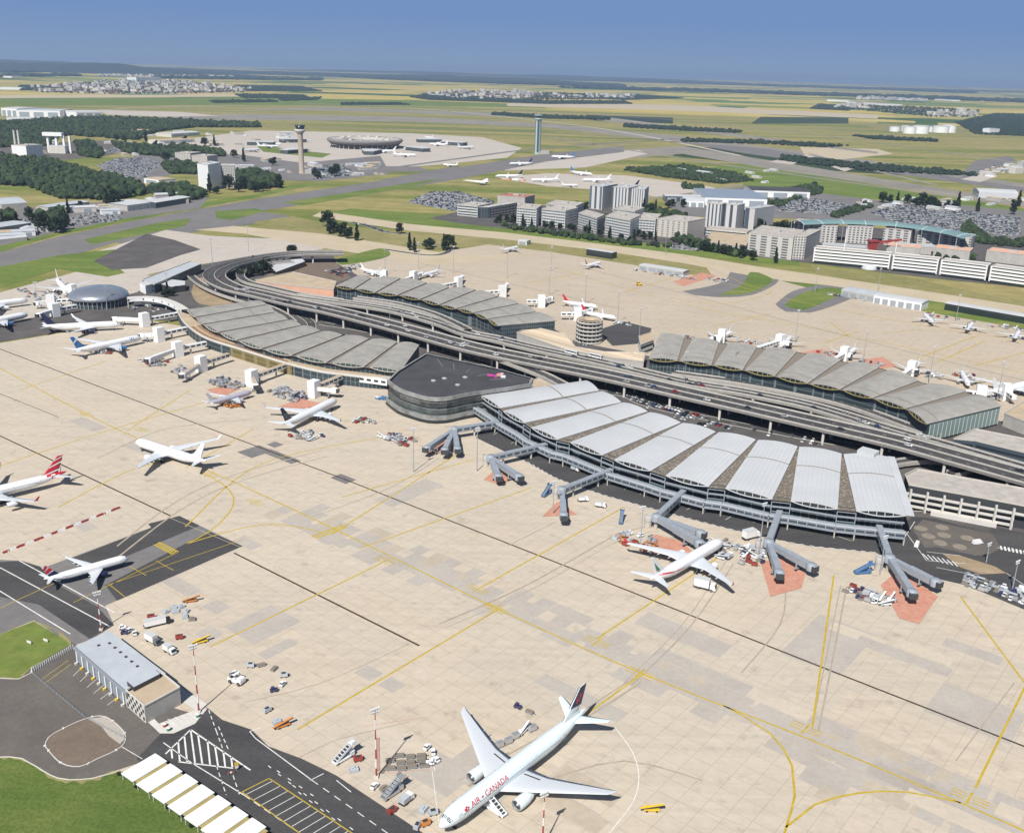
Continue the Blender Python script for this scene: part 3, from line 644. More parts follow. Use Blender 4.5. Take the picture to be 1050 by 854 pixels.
verge([(-60, 781), (10, 776), (30, 782), (60, 798), (95, 798), (122, 790), (160, 810), (225, 856)], -1, 2.6); verge([(-60, 662), (0, 650), (35, 637), (73, 660), (33, 684), (20, 696), (0, 695)], -1, 2.2)
# ================================================================== AIRLINERS
TYPES = dict(
    wide777=dict(L=73.9, S=64.8, R=3.1, ax=5.5, top=18.6, ne=2, er=1.95, el=7.6, cr=14.5, tip='plain'),
    wide330=dict(L=61.0, S=60.3, R=2.82, ax=5.2, top=17.2, ne=2, er=1.6, el=6.4, cr=11.5, tip='winglet'),
    wide340=dict(L=66.0, S=60.3, R=2.82, ax=5.2, top=16.9, ne=4, er=1.25, el=5.0, cr=11.5, tip='winglet'),
    narrow=dict(L=37.0, S=34.1, R=2.0, ax=3.9, top=11.8, ne=2, er=1.15, el=4.4, cr=6.6, tip='winglet'))
PROF = [(0, .03, -.26), (.004, .17, -.25), (.012, .34, -.21), (.025, .53, -.15), (.042, .70, -.09), (.065, .85, -.04), (.095, .95, -.01), (.13, 1, 0), (.30, 1, 0), (.48, 1, 0), (.66, 1, 0), (.71, .975, .02), (.76, .91, .08), (.80, .83, .15), (.84, .73, .24), (.875, .62, .33), (.91, .49, .43), (.94, .37, .52), (.965, .27, .58), (.985, .18, .62), (1, .08, .64)]

def foil(mb, root, tip, cr, ct, tr, tt, mt, axis='y', sec=10):
    """tapered lifting surface between two leading-edge points; x is forward"""
    def ring(le, c, t):
        up = []; lo = []
        for i in range(sec+1):
            x = 1 - math.cos(PI*i/sec/2) if i < sec else 1.0
            th = t*5*(.2969*math.sqrt(x) - .126*x - .3516*x*x + .2843*x**3 - .1015*x**4)*c
            up.append((x, th)); lo.append((x, -th*.75))
        pts = up + lo[1:-1][::-1]
        return [Vector((le.x - x*c, le.y, le.z + h)) if axis == 'y' else Vector((le.x - x*c, le.y + h, le.z)) for x, h in pts]
    stations = root if isinstance(root, list) else [(root, cr, tr), (tip, ct, tt)]
    rings = [ring(Vector(p), c, t) for p, c, t in stations]; n = len(rings[0]); vs = [q for r in rings for q in r]
    fs = [(j*n+i, j*n+(i+1) % n, (j+1)*n+(i+1) % n, (j+1)*n+i) for j in range(len(rings)-1) for i in range(n)]
    mb.add(vs, fs, mt, True); mb.add(rings[-1], [tuple(range(n))], mt); return mb

def text_polys(s, size):
    cu = bpy.data.curves.new('lettering', 'FONT'); cu.body = s; cu.size = size; cu.resolution_u = 2; cu.offset = .008*size
    o = bpy.data.objects.new('lettering', cu); COL.objects.link(o)
    dg = bpy.context.evaluated_depsgraph_get(); me = bpy.data.meshes.new_from_object(o.evaluated_get(dg))
    vs = [tuple(v.co) for v in me.vertices]; fs = [tuple(p.vertices) for p in me.polygons]
    COL.objects.unlink(o); bpy.data.objects.remove(o); bpy.data.curves.remove(cu); bpy.data.meshes.remove(me)
    return vs, fs
_TC = {}
def text_cut(s, size):
    if (s, size) not in _TC:
        vs, fs = text_polys(s, size); bm = bmesh.new(); B = [bm.verts.new(v) for v in vs]
        for f in fs:
            try: bm.faces.new([B[i] for i in f])
            except ValueError: pass
        for i in range(1, 14): bmesh.ops.bisect_plane(bm, geom=bm.verts[:] + bm.edges[:] + bm.faces[:], plane_co=(0, size*i*.07, 0), plane_no=(0, 1, 0))
        bm.verts.index_update(); _TC[(s, size)] = ([tuple(v.co) for v in bm.verts], [[v.index for v in f.verts] for f in bm.faces]); bm.free()
    return _TC[(s, size)]
LEAF = [(0, 1), (.16, .68), (.34, .76), (.27, .34), (.50, .55), (.56, .42), (.86, .46), (.76, .24), (.90, .14), (.45, -.24), (.50, -.42), (.06, -.36), (.07, -.80)]
LEAF = LEAF + [(-x, y) for x, y in LEAF[::-1] if x > 0]

def wrap_letters(mb, s, size, x0, a0, Rr, ax, side, mt, squash=1.0):
    vs, fs = text_cut(s, size); out = []
    for x, y, z in vs:
        a = a0 + y/Rr
        out.append((x0 - x*squash if side > 0 else x0 + x*squash, side*Rr*1.006*math.cos(a), ax + Rr*1.006*math.sin(a)))
    mb.add(out, [f if side < 0 else f for f in fs], mt); return max(v[0] for v in vs)*squash
def wrap_poly(mb, pts, x0, a0, Rr, ax, side, mt):
    out = [(x0 - x*side, side*Rr*1.008*math.cos(a0 + y/Rr), ax + Rr*1.008*math.sin(a0 + y/Rr)) for x, y in pts]
    c = Vector((0, 0, 0))
    for p in out: c += Vector(p)
    c /= len(out); out.append(tuple(c)); n = len(out)-1
    mb.add(out, [(i, (i+1) % n, n) for i in range(n)], mt)

def airliner(label, kind, nose, tail, body='plane_white', fin='plane_white', engine=None, belly=None, rear=None, winglet=None, marks=None, ctr=None, az=None, detail=True, group=None, scale=1.0, fin_art=None, gz=GZ):
    T = TYPES[kind]; L, S, Rr, ax = T['L'], T['S'], T['R'], T['ax']
    if nose:
        n = g(*nose, ax-.6 + gz); t = g(*tail, ax + .9 + gz); d = n - t; rz = math.atan2(d.y, d.x); c = (n + t)/2 if kind != 'wide340' else t + Vector((d.x, d.y, 0)).normalized()*L/2
        L = L if scale else L
    else: c = g(*ctr, gz); rz = az
    root = thing('airliner', label, 'airliner', (c.x, c.y, gz), rz, group)
    engine = engine or body
    # fuselage
    mb = MB(); N = 24 if detail else 14; vs = []; rings = PROF
    for t, r, zo in rings:
        for i in range(N):
            a = 2*PI*i/N; vs.append((L/2 - t*L, Rr*r*math.cos(a), ax + Rr*zo + Rr*r*math.sin(a)))
    for j in range(len(rings)-1):
        for i in range(N):
            q = [j*N+i, (j+1)*N+i, (j+1)*N+(i+1) % N, j*N+(i+1) % N]
            zc = math.sin(2*PI*(i+.5)/N); t = (rings[j][0] + rings[j+1][0])/2; mt = body
            if belly and zc < -.45: mt = belly
            if rear and t > rear[1] + .10*(1-zc)*.5: mt = rear[0]
            if rear and len(rear) > 2 and rear[2] and abs(t - .10*(1-zc)*.5 - (rear[1]+.045)) < .013: mt = body
            mb.f.append(q); mb.mi.append(mb.m(mt)); mb.sm.append(True)
    mb.v = vs; mb.add([vs[i] for i in range(N)], [tuple(range(N))[::-1]], body); mb.add([vs[len(vs)-N+i] for i in range(N)], [tuple(range(N))], 'dark_metal')
    # wing-to-body fairing under the belly
    x0 = L*.165
    fa = [(x0+3, .2, .1), (x0+1, .75, .55), (x0-T['cr']*.4, .95, .8), (x0-T['cr']*.9, .85, .65), (x0-T['cr']*1.25, .2, .1)]
    fv = []
    for x, w, h in fa:
        for i in range(8): a = PI + PI*i/7; fv.append((x, Rr*w*1.02*math.cos(a), ax - Rr*.55 + Rr*h*.75*math.sin(a)))
    mb.add(fv, [(j*8+i, (j+1)*8+i, (j+1)*8+i+1, j*8+i+1) for j in range(4) for i in range(7)], belly or body, True)
    fus = mb.build('fuselage', root)
    # cockpit windows
    ck = MB()
    def skin(t, a, off=1.012):
        for k in range(len(PROF)-1):
            if PROF[k][0] <= t <= PROF[k+1][0]:
                u = (t-PROF[k][0])/(PROF[k+1][0]-PROF[k][0]); r = PROF[k][1]+(PROF[k+1][1]-PROF[k][1])*u; zo = PROF[k][2]+(PROF[k+1][2]-PROF[k][2])*u
                return (L/2 - t*L, Rr*r*off*math.cos(a), ax + Rr*zo + Rr*r*off*math.sin(a))
    for sd in (1, -1):
        for a0, a1, t0, t1 in ((62, 86, .026, .040), (36, 58, .027, .042), (18, 33, .031, .046)):
            A = [R(a0), R(a1)] if sd > 0 else [R(180-a0), R(180-a1)]
            q = [skin(t0, A[0]), skin(t1, A[0]), skin(t1, A[1]), skin(t0, A[1])]; ck.add(q, [(0, 1, 2, 3)], 'glass_dark')
    ck.build('cockpit_window', fus)
    if detail:
        for sd in (1, -1):
            wn = MB(); a = R(14); xa, xb = L/2 - .10*L, -L*.27; q = [(x, sd*Rr*1.004*math.cos(a+e), ax + Rr*1.004*math.sin(a+e)) for x, e in ((xa, -.055), (xb, -.055), (xb, .055), (xa, .055))]
            wn.add(q, [(0, 1, 2, 3)], {'plane_ice': 'strip_ice', 'plane_lilac': 'strip_lilac'}.get(body, 'strip_white'))
            wn.build('cabin_windows', fus)
            for xd in (L/2 - .085*L, L*.24, -L*.08, -L*.285):
                if L < 50 and xd in (L*.24,): continue
                dm = MB(); q = []
                for dx, aa in ((-.55, -.16), (.55, -.16), (.55, .5), (-.55, .5)): q.append((xd+dx, sd*Rr*1.003*math.cos(aa), ax + Rr*1.003*math.sin(aa)))
                for i in range(4): dm.bar(q[i], q[(i+1) % 4], .07, .03, 'steel')
                dm.build('cabin_door', fus)
    # wings
    x0 = L*.165; sw = math.tan(R(33)); half = S/2; dih = math.tan(R(6.0)); wz = ax - Rr*.45
    for sd in (1, -1):
        w = MB(); cr = T['cr']; k = .34
        st = [((x0 + Rr*sw*.6, sd*Rr*.5, wz - .15), cr*1.10, .12), ((x0, sd*Rr, wz), cr, .12),
              ((x0 - (half*k-Rr)*sw, sd*half*k, wz + (half*k-Rr)*dih), cr - (half*k-Rr)*sw*.97, .105),
              ((x0 - (half*.96-Rr)*sw, sd*half*.96, wz + (half-Rr)*dih*.98), cr*.20, .09)]
        if T['tip'] == 'plain': st.append(((x0 - (half-Rr)*sw - 1.6, sd*half, wz + (half-Rr)*dih + .25), cr*.07, .09))
        foil(w, st, None, 0, 0, 0, 0, 'wing_grey')
        wing = w.build('wing', root)
        # flap-track fairings, thin dark line across the inner wing
        for f in (.30, .47, .62) if detail else ():
            fr = MB()
            yy = half*f; xx = x0 - (yy-Rr)*sw; ch = cr - (yy-Rr)*sw*.97 if f < k else (cr - (half*k-Rr)*sw*.97)*(1-(f-k)/(1-k)) + cr*.2*(f-k)/(1-k)
            zz = wz + (yy-Rr)*dih - .45
            fr.tube((xx - ch*.55, sd*yy, zz), (xx - ch*.95, sd*yy, zz-.1), .38, .34, 'wing_grey', 6); fr.tube((xx - ch*.95, sd*yy, zz-.1), (xx - ch*1.22, sd*yy, zz+.1), .34, .05, 'wing_grey', 6); fr.build('flap_fairing', wing)
        if kind == 'wide777':
            gp = MB(); a = Vector((x0 - cr*.74, sd*(Rr+.6), wz + .62)); b = Vector((x0 - cr*.74 - .6, sd*(half*.30), wz + (half*.30-Rr)*dih + .52))
            gp.bar(a, b, .5, .05, 'dark_metal'); gp.build('inner_wing_line', wing)
        tipx = x0 - (half*.96-Rr)*sw; tz = wz + (half-Rr)*dih*.98
        if T['tip'] == 'winglet':
            wl = MB(); hgt = 2.6 if L > 50 else 2.0
            foil(wl, [((tipx - cr*.02, sd*half*.955, tz), cr*.18, .09), ((tipx - cr*.20, sd*half*.995, tz + hgt), cr*.08, .08)], None, 0, 0, 0, 0, winglet or 'wing_grey')
            wl.build('winglet', wing)
        # engines
        for f in ((.297,) if T['ne'] == 2 else (.31, .62)):
            yy = half*f; xx = x0 - (yy-Rr)*sw; er, el = T['er'], T['el']; zz = max(er + .55, wz + (yy-Rr)*dih - er*1.22)
            if T['ne'] == 4 and f > .5: zz = wz + (yy-Rr)*dih - er*1.3
            pf = [(.88, 0), (1.0, .03), (1.06, .12), (1.08, .35), (1.0, .65), (.78, .92), (.74, .95)]
            e = MB(); n = 16 if detail else 10; ev = []; xf = xx + el*.62
            prof = [(.80, .10), (.88, .01)] + pf
            for r, t in prof:
                for i in range(n): a = 2*PI*i/n; ev.append((xf - t*el, sd*yy + er*r*math.cos(a), zz + er*r*math.sin(a)))
            for j in range(len(prof)-1):
                e.add(ev[j*n:(j+2)*n], [(i, n+i, n+(i+1) % n, (i+1) % n) for i in range(n)], 'engine_metal' if j < 3 else engine, True)
            eng = e.build('engine', root)
            fn = MB(); fn.tube((xf-el*.1, sd*yy, zz), (xf-el*.13, sd*yy, zz), er*.82, er*.82, 'dark_metal', n); fn.tube((xf-el*.1, sd*yy, zz), (xf-el*.02, sd*yy, zz), er*.28, .04, 'steel', 8)
            fn.build('fan', eng)
            ex = MB(); ex.tube((xf-el*.86, sd*yy, zz), (xf-el*1.12, sd*yy, zz), er*.55, er*.42, 'engine_metal', 10); ex.tube((xf-el*1.1, sd*yy, zz), (xf-el*1.3, sd*yy, zz), er*.3, .05, 'dark_metal', 8); ex.build('exhaust', eng)
            py = MB(); ch = cr*.45
            py.add([(xf-el*.2, sd*yy-.2, zz+er*1.0), (xx - ch*.4, sd*yy-.2, zz+er*.7), (xx - ch*.5, sd*yy-.2, wz+(yy-Rr)*dih), (xx+.3, sd*yy-.2, wz+(yy-Rr)*dih+.1),
                    (xf-el*.2, sd*yy+.2, zz+er*1.0), (xx - ch*.4, sd*yy+.2, zz+er*.7), (xx - ch*.5, sd*yy+.2, wz+(yy-Rr)*dih), (xx+.3, sd*yy+.2, wz+(yy-Rr)*dih+.1)],
                   [(0, 1, 2, 3), (7, 6, 5, 4), (0, 4, 5, 1), (1, 5, 6, 2), (2, 6, 7, 3), (3, 7, 4, 0)], engine); py.build('pylon', eng)
        # tailplane
        h = MB(); hs = S*.165; xr = -L*.372
        foil(h, [((xr, sd*Rr*.25, ax + Rr*.38), L*.088, .1), ((xr - hs*math.tan(R(36)), sd*hs, ax + Rr*.38 + hs*.10), L*.030, .09)], None, 0, 0, 0, 0, 'wing_grey' if body != 'plane_ice' else body)
        h.build('tailplane', root)
        # main landing gear
        lg = MB(); gy = Rr*1.7 if L > 50 else 3.6; gx = x0 - T['cr']*.78; wr = .65 if L > 50 else .55
        lg.tube((gx, sd*gy, wz+.3), (gx, sd*gy, wr), .22, .2, 'steel', 8)
        for dx in ((-1.5, 0, 1.5) if kind == 'wide777' else (-.85, .85) if L > 50 else (0,)):
            for dy in (-.62, .62): lg.tube((gx+dx, sd*gy+dy-.2, wr), (gx+dx, sd*gy+dy+.2, wr), wr, wr, 'black_rubber', 12)
        if L > 50: lg.bar((gx-1.6, sd*gy, wr), (gx+1.6, sd*gy, wr), .25, .25, 'steel')
        lg.build('landing_gear', root)
    ng = MB(); gx = L*.41; ng.tube((gx, 0, ax-Rr*.8), (gx, 0, .5), .16, .14, 'steel', 8)
    for dy in (-.35, .35): ng.tube((gx, dy-.15, .5), (gx, dy+.15, .5), .5, .5, 'black_rubber', 12)
    ng.build('nose_gear', root)
    # fin
    f = MB(); fz = ax + Rr*.62; hgt = T['top'] - fz; xr = -L*.305; swf = math.tan(R(43))
    foil(f, [((xr - hgt*0*swf, 0, fz), L*.128, .1), ((xr - hgt*swf*1.0, 0, fz + hgt), L*.048, .09)], None, 0, 0, 0, 0, fin, axis='z')
    foil(f, [((xr + L*.05, 0, fz - .1), L*.06, .08), ((xr - hgt*.16*swf, 0, fz + hgt*.16), L*.02, .08)], None, 0, 0, 0, 0, fin, axis='z')
    fo = f.build('tail_fin', root)
    if fin_art:
        art = MB()
        def fp(u, v):     # u along chord 0..1, v along height 0..1
            c = L*.128*(1-v) + L*.048*v; return (xr - hgt*swf*v - c*u, fz + hgt*v, c)
        for sd in (1, -1):
            for k_, (poly, mt) in enumerate(fin_art):
                q = []
                for u, v in poly:
                    x, zz, c = fp(u, v); q.append((x, sd*(.1*c*.52 + .03 + .02*k_), zz))
                if len(q) == 4: art.add(q, [(0, 1, 2, 3)], mt)
                else:
                    cc = (sum(p[0] for p in q)/len(q), q[0][1], sum(p[2] for p in q)/len(q)); art.add(q + [cc], [(i, (i+1) % len(q), len(q)) for i in range(len(q))], mt)
        art.build('tail_emblem', fo)
    if marks:
        for what in marks:
            for sd in (1, -1):
                mb = MB()
                if what[0] == 'text': _, s, size, tx, a0, mt = what; wd = text_w(s, size); wrap_letters(mb, s, size, L/2 - tx*L - (0 if sd > 0 else wd), a0, Rr, ax, sd, mt)
                elif what[0] == 'leaf': _, size, tx, a0, mt = what; wrap_poly(mb, [(x*size, y*size) for x, y in LEAF], L/2 - tx*L, a0, Rr, ax, sd, mt)
                elif what[0] == 'band':
                    _, t0, t1, a0, a1, mt = what; n = 24; q = []
                    for i in range(n+1):
                        t = t0 + (t1-t0)*i/n; aa = a0 + (a1-a0)*(i/n)**2; wd = .05 + .55*(i/n)**1.3
                        for b in (aa-wd*.5, aa+wd*.5):
                            p = skin(t, b, 1.022); q.append((p[0], sd*p[1], p[2]))
                    mb.add(q, [(2*i, 2*i+2, 2*i+3, 2*i+1) for i in range(n)], mt, True)
                mb.build('lettering' if what[0] == 'text' else 'body_stripe' if what[0] == 'band' else 'emblem', fus)
    return root
def text_w(s, size):
    vs, fs = text_polys(s, size); return max(v[0] for v in vs)

BA = [([(0, .05), (1, .05), (1, .22), (0, .42)], 'plane_navy'), ([(0, .5), (1, .30), (1, .48), (0, .72)], 'plane_red'), ([(0, .80), (1, .56), (1, .70), (0, .95)], 'plane_red')]
STR = [([(0, .02), (1, .22), (1, .30), (0, .12)], 'plane_white'), ([(0, .40), (1, .62), (1, .70), (0, .50)], 'plane_white'), ([(0, .74), (1, .92), (1, .97), (0, .82)], 'plane_white')]
CEDAR = [([(.30, .22), (.42, .27), (.36, .34), (.46, .38), (.42, .46), (.52, .50), (.50, .60), (.58, .74), (.64, .60), (.72, .52), (.64, .46), (.76, .38), (.66, .33), (.80, .26), (.58, .24), (.56, .12), (.50, .12), (.50, .24)], 'plane_green')]
MAPLE = [([(.5+x*.30, .62+y*.20) for x, y in LEAF], 'plane_red')]
WAVE = [([(.0, .25), (1, .05), (1, .25), (0, .55)], 'van_blue'), ([(0, .7), (1, .45), (1, .55), (0, .82)], 'plane_white')]
X = [([(.2, .55), (.8, .3), (.8, .45), (.2, .7)], 'plane_white')]

airliner('big icy blue airliner with red lettering and leaf, stair vehicle at its door', 'wide777', (451, 847), (600, 729), 'plane_ice', 'plane_ice', fin_art=[([(0, .0), (1, .0), (1, .2), (0, .25)], 'plane_ice'), ([(.02, .44), (.98, .36), (.98, .98), (.02, .98)], 'plane_navy')] + MAPLE,
         marks=[('leaf', 1.25, .125, R(26), 'plane_red'), ('text', 'AIR', 2.6, .152, R(16), 'plane_red'), ('leaf', .55, .222, R(30), 'plane_red'), ('text', 'CANADA', 2.6, .238, R(16), 'plane_red')])
airliner('small white airliner with red and navy banded tail rolling on the dark asphalt stub', 'narrow', (131, 573), (46, 594), 'plane_white', 'plane_white', engine='plane_navy', fin_art=BA, belly='plane_navy')
airliner('four engined white airliner with red striped tail and red winglets, cut by the left edge', 'wide340', (0, 504), (68, 485), 'plane_white', 'plane_red', fin_art=STR, rear=('plane_red', .83, True), winglet='plane_red')
airliner('all white twin engined wide airliner taxiing alone on the open apron', 'wide330', (142, 454), (208, 473), fin='plane_white')
airliner('small grey lilac airliner docked at a white bridge, dull grey tail', 'narrow', (263, 401), (207, 415), 'plane_lilac', 'plane_grey')
airliner('white wide airliner with dark teal tail docked beside the black roofed building', 'wide330', (353, 407), (279, 441), 'plane_white', 'plane_navy', fin_art=[([(.1, .2), (.9, .2), (.9, .6), (.1, .6)], 'glass_mid')])
airliner('white airliner with bright blue tail and two blue letters on its side', 'wide330', (152, 345), (66, 362), 'plane_white', 'plane_blue', engine='van_blue', fin_art=WAVE, marks=[('text', 'XL', 4.2, .12, R(-6), 'plane_blue')])
airliner('white airliner with navy blue tail and blue engines near the silver dome', 'wide330', (121, 333), (46, 335), 'plane_white', 'plane_navy', engine='plane_navy')
airliner('white airliner with pale blue engines, nose in, nearer of two at the left edge', 'wide330', (33, 322), (-46, 336), 'plane_white', 'plane_blue', engine='van_blue', belly='van_blue')
airliner('white airliner at the far left edge, farther of two, next to the dome walkways', 'wide330', (30, 308), (-46, 316), 'plane_white', 'plane_white')
airliner('white airliner parked tail up behind the silver dome', 'wide330', (74, 303), (55, 284), 'plane_white', 'plane_white')
airliner('white airliner with red swoosh, green cedar on white tail, docked at the white roofed hall', 'wide330', (744, 553), (662, 598), 'plane_white', 'plane_white', winglet='plane_red', fin_art=CEDAR, marks=[('band', .60, .95, R(2), R(62), 'plane_red')])
# the far apron behind the terminals
for lab, nose, tail, fin, ty in [
    ('white airliner nose in at the middle of the curved grey hall, red paint beside it', (730, 348), (748, 341), 'plane_white', 'narrow'),
    ('white airliner at the curved grey hall, biggest white tail there', (800, 356), (812, 344), 'plane_white', 'narrow'),
    ('white airliner just behind the fourth gap of the curved grey hall', (862, 366), (876, 358), 'plane_white', 'narrow'),
    ('white airliner behind the curved grey hall left of the red swept marking', (933, 381), (941, 373), 'plane_white', 'narrow'),
    ('white airliner pointing at the road side near the glass end of the curved hall', (993, 395), (986, 380), 'plane_white', 'narrow'),
    ('long white airliner at the right edge beyond the glass gable', (1062, 392), (1016, 402), 'plane_white', 'wide330'),
    ('white airliner by the long white cargo shed on the far apron', (948, 323), (958, 331), 'plane_white', 'narrow'),
    ('white airliner with dark tail on the far apron, second from the right', (998, 331), (990, 339), 'plane_navy', 'narrow'),
    ('white airliner on the far apron, last one at the right edge', (1046, 339), (1039, 348), 'plane_white', 'narrow'),
    ('white airliner alone at the far end of the sand coloured apron', (534, 253), (513, 257), 'plane_white', 'narrow'),
    ('white and orange airliner at the far edge of the sand apron below the offices', (618, 269), (598, 273), 'orange', 'narrow'),
    ('red striped airliner behind the concrete drum car park', (620, 316), (570, 308), 'plane_red', 'narrow'),
    ('white airliner with red tail at the right bridge of the near grey hall', (628, 326), (600, 320), 'plane_red', 'narrow'),
    ('white airliner nose in behind the left end of the near grey hall', (392, 281), (372, 276), 'plane_white', 'narrow'),
    ('white airliner behind the near grey hall, second bridge', (432, 283), (450, 277), 'plane_white', 'narrow')]:
    airliner(lab, ty, nose, tail, 'plane_white', fin, detail=False, group='airliners on the far apron', gz=.22)
for lab, c, az, fin, ty in [
    ('white airliner with navy tail parked near the tall grey control tower, upper row', (534, 170), R(205), 'plane_navy', 'wide330'),
    ('white airliner broadside on the upper remote apron, right of the control tower', (577, 163), R(172), 'plane_blue', 'wide330'),
    ('white airliner with navy tail on the lower remote apron by the orange works', (522, 183), R(200), 'plane_navy', 'wide330'),
    ('white airliner on the lower remote apron, left of the middle', (559, 187), R(195), 'plane_white', 'wide330'),
    ('small white airliner on the lower remote apron below its neighbours', (584, 192), R(20), 'plane_white', 'narrow'),
    ('white airliner at the upper edge of the lower remote apron, blue tail', (596, 180), R(-40), 'plane_blue', 'wide330'),
    ('white airliner at the right of the lower remote apron, pale tail', (612, 187), R(185), 'plane_white', 'wide330'),
    ('airliner half hidden by the twin slab hotel, dark tail showing', (641, 194), R(200), 'plane_navy', 'wide330'),
    ('white airliner taxiing on the broad grey taxiway left of the remote aprons', (462, 171), R(170), 'plane_white', 'narrow')]:
    airliner(lab, ty, None, None, 'plane_white', fin, ctr=c, az=az, detail=False, group='airliners on the remote aprons', gz=.15)
# the round terminal's satellites
for lab, c, az in [('white airliner at the left satellites of the round terminal', (275, 152), R(20)), ('white airliner in front of the round terminal, left side', (292, 146), R(100)), ('white airliner at the near satellite of the round terminal', (395, 157), R(200)),
                   ('white airliner at the satellite right of the round terminal', (450, 150), R(160)), ('white airliner farthest right at the round terminal satellites', (478, 153), R(40)), ('white airliner behind the satellites right of the round terminal', (440, 143), R(120)), ('white airliner nearest the road in front of the round terminal', (415, 161), R(10)), ('white airliner at the far left stand of the round terminal', (258, 156), R(60))]:
    airliner(lab, 'wide330', None, None, ctr=c, az=az, detail=False, group='airliners round the round terminal', gz=.14)

# the retired delta-winged jet on its stand by the car park
def delta_jet(px, py, az):
    c = g(px, py); root = thing('delta_jet', 'slender white delta winged jet displayed on the grass by the dense car park', 'airliner', (c.x, c.y, .15), az)
    L = 62; Rr = 1.45; ax = 5.5; mb = MB(); n = 14; pr = [(0, .04, -.5), (.05, .3, -.35), (.12, .7, -.1), (.2, .95, 0), (.3, 1, 0), (.7, 1, .1), (.85, .8, .4), (1, .05, .9)]; vs = []
    for t, r, zo in pr:
        for i in range(n): a = 2*PI*i/n; vs.append((L/2-t*L, Rr*r*math.cos(a), ax+Rr*zo+Rr*r*math.sin(a)))
    mb.add(vs, [(j*n+i, (j+1)*n+i, (j+1)*n+(i+1) % n, j*n+(i+1) % n) for j in range(len(pr)-1) for i in range(n)], 'plane_white', True); mb.build('fuselage', root)
    for sd in (1, -1):
        w = MB(); o = [(14, 1), (2, 3.5), (-8, 6.5), (-17, 12.8), (-20.5, 12.8), (-22, 1)]
        v = [(x, sd*y, ax-.5) for x, y in o] + [(x, sd*y, ax-.9) for x, y in o]; q = len(o)
        w.add(v, [tuple(range(q)), tuple(range(2*q-1, q-1, -1))] + [(i, (i+1) % q, q+(i+1) % q, q+i) for i in range(q)], 'plane_white'); w.build('wing', root)
        e = MB(); e.box((-18, sd*5.8, ax-1.7), (11, 2.8, 1.7), 'wing_grey'); e.build('engine', root)
        lg = MB(); lg.tube((-11, sd*3.8, ax-1), (-11, sd*3.8, .4), .25, .25, 'steel'); lg.tube((-11, sd*3.8-.5, .5), (-11, sd*3.8+.5, .5), .5, .5, 'black_rubber'); lg.build('landing_gear', root)
    f = MB(); foil(f, [((-12, 0, ax+1), 15, .06), ((-24, 0, ax+7.5), 4, .05)], None, 0, 0, 0, 0, 'plane_white', axis='z'); f.build('tail_fin', root)
    ng = MB(); ng.tube((8, 0, ax-1), (8, 0, .3), .18, .18, 'steel'); ng.tube((8, -.3, .4), (8, .3, .4), .4, .4, 'black_rubber'); ng.build('nose_gear', root)
delta_jet(488, 189, R(155))
# ================================================================== TERMINALS
def lerp(a, b, t): return a + (b-a)*t
def vault_roof(mb, fl, fr, bl, br, z, rise, mt, seam_mt='dark_metal', na=14, nb=5, thick=.7, seam=.62, drop=0.0):
    """one barrel-vaulted bay between its four corners, z = eaves"""
    top = []; bot = []
    for j in range(nb+1):
        t = j/nb; a = lerp(fl, bl, t); b = lerp(fr, br, t)
        for i in range(na+1):
            s = i/na; p = lerp(a, b, s); h = z + rise*(1-(2*s-1)**2) - drop*t
            top.append((p.x, p.y, h)); bot.append((p.x, p.y, h-thick))
    n = na+1; k = len(top); fs = [(j*n+i, j*n+i+1, (j+1)*n+i+1, (j+1)*n+i) for j in range(nb) for i in range(na)]
    mb.add(top, fs, mt, True); mb.add(bot, [f[::-1] for f in fs], mt, True)
    edge = [i for i in range(n)] + [j*n+na for j in range(1, nb+1)] + [nb*n+i for i in range(na-1, -1, -1)] + [j*n for j in range(nb-1, 0, -1)]
    m_ = len(edge); mb.add([top[e] for e in edge] + [bot[e] for e in edge], [(i, (i+1) % m_, m_+(i+1) % m_, m_+i) for i in range(m_)], mt)
    rm = 'rib' if mt == 'roof_white' else 'rib_grey'
    for q in range(1, 10):
        s = q/10; vs = []
        for j in range(nb+1):
            p = lerp(lerp(fl, bl, j/nb), lerp(fr, br, j/nb), s); w_ = (fr-fl).normalized()*.11; h = z + rise*(1-(2*s-1)**2) - drop*j/nb + .05; vs += [(p.x-w_.x, p.y-w_.y, h), (p.x+w_.x, p.y+w_.y, h)]
        mb.add(vs, [(2*j, 2*j+1, 2*j+3, 2*j+2) for j in range(nb)], rm)
    if seam:
        t = seam; a = lerp(fl, bl, t); b = lerp(fr, br, t); vs = []
        d = (bl-fl).normalized()*.45
        for i in range(na+1):
            s = i/na; p = lerp(a, b, s); h = z + rise*(1-(2*s-1)**2) - drop*t + .06; vs += [tuple(p-d) [:2] + (h,), tuple(p+d)[:2] + (h,)]
        mb.add(vs, [(2*i, 2*i+2, 2*i+3, 2*i+1) for i in range(na)], seam_mt)
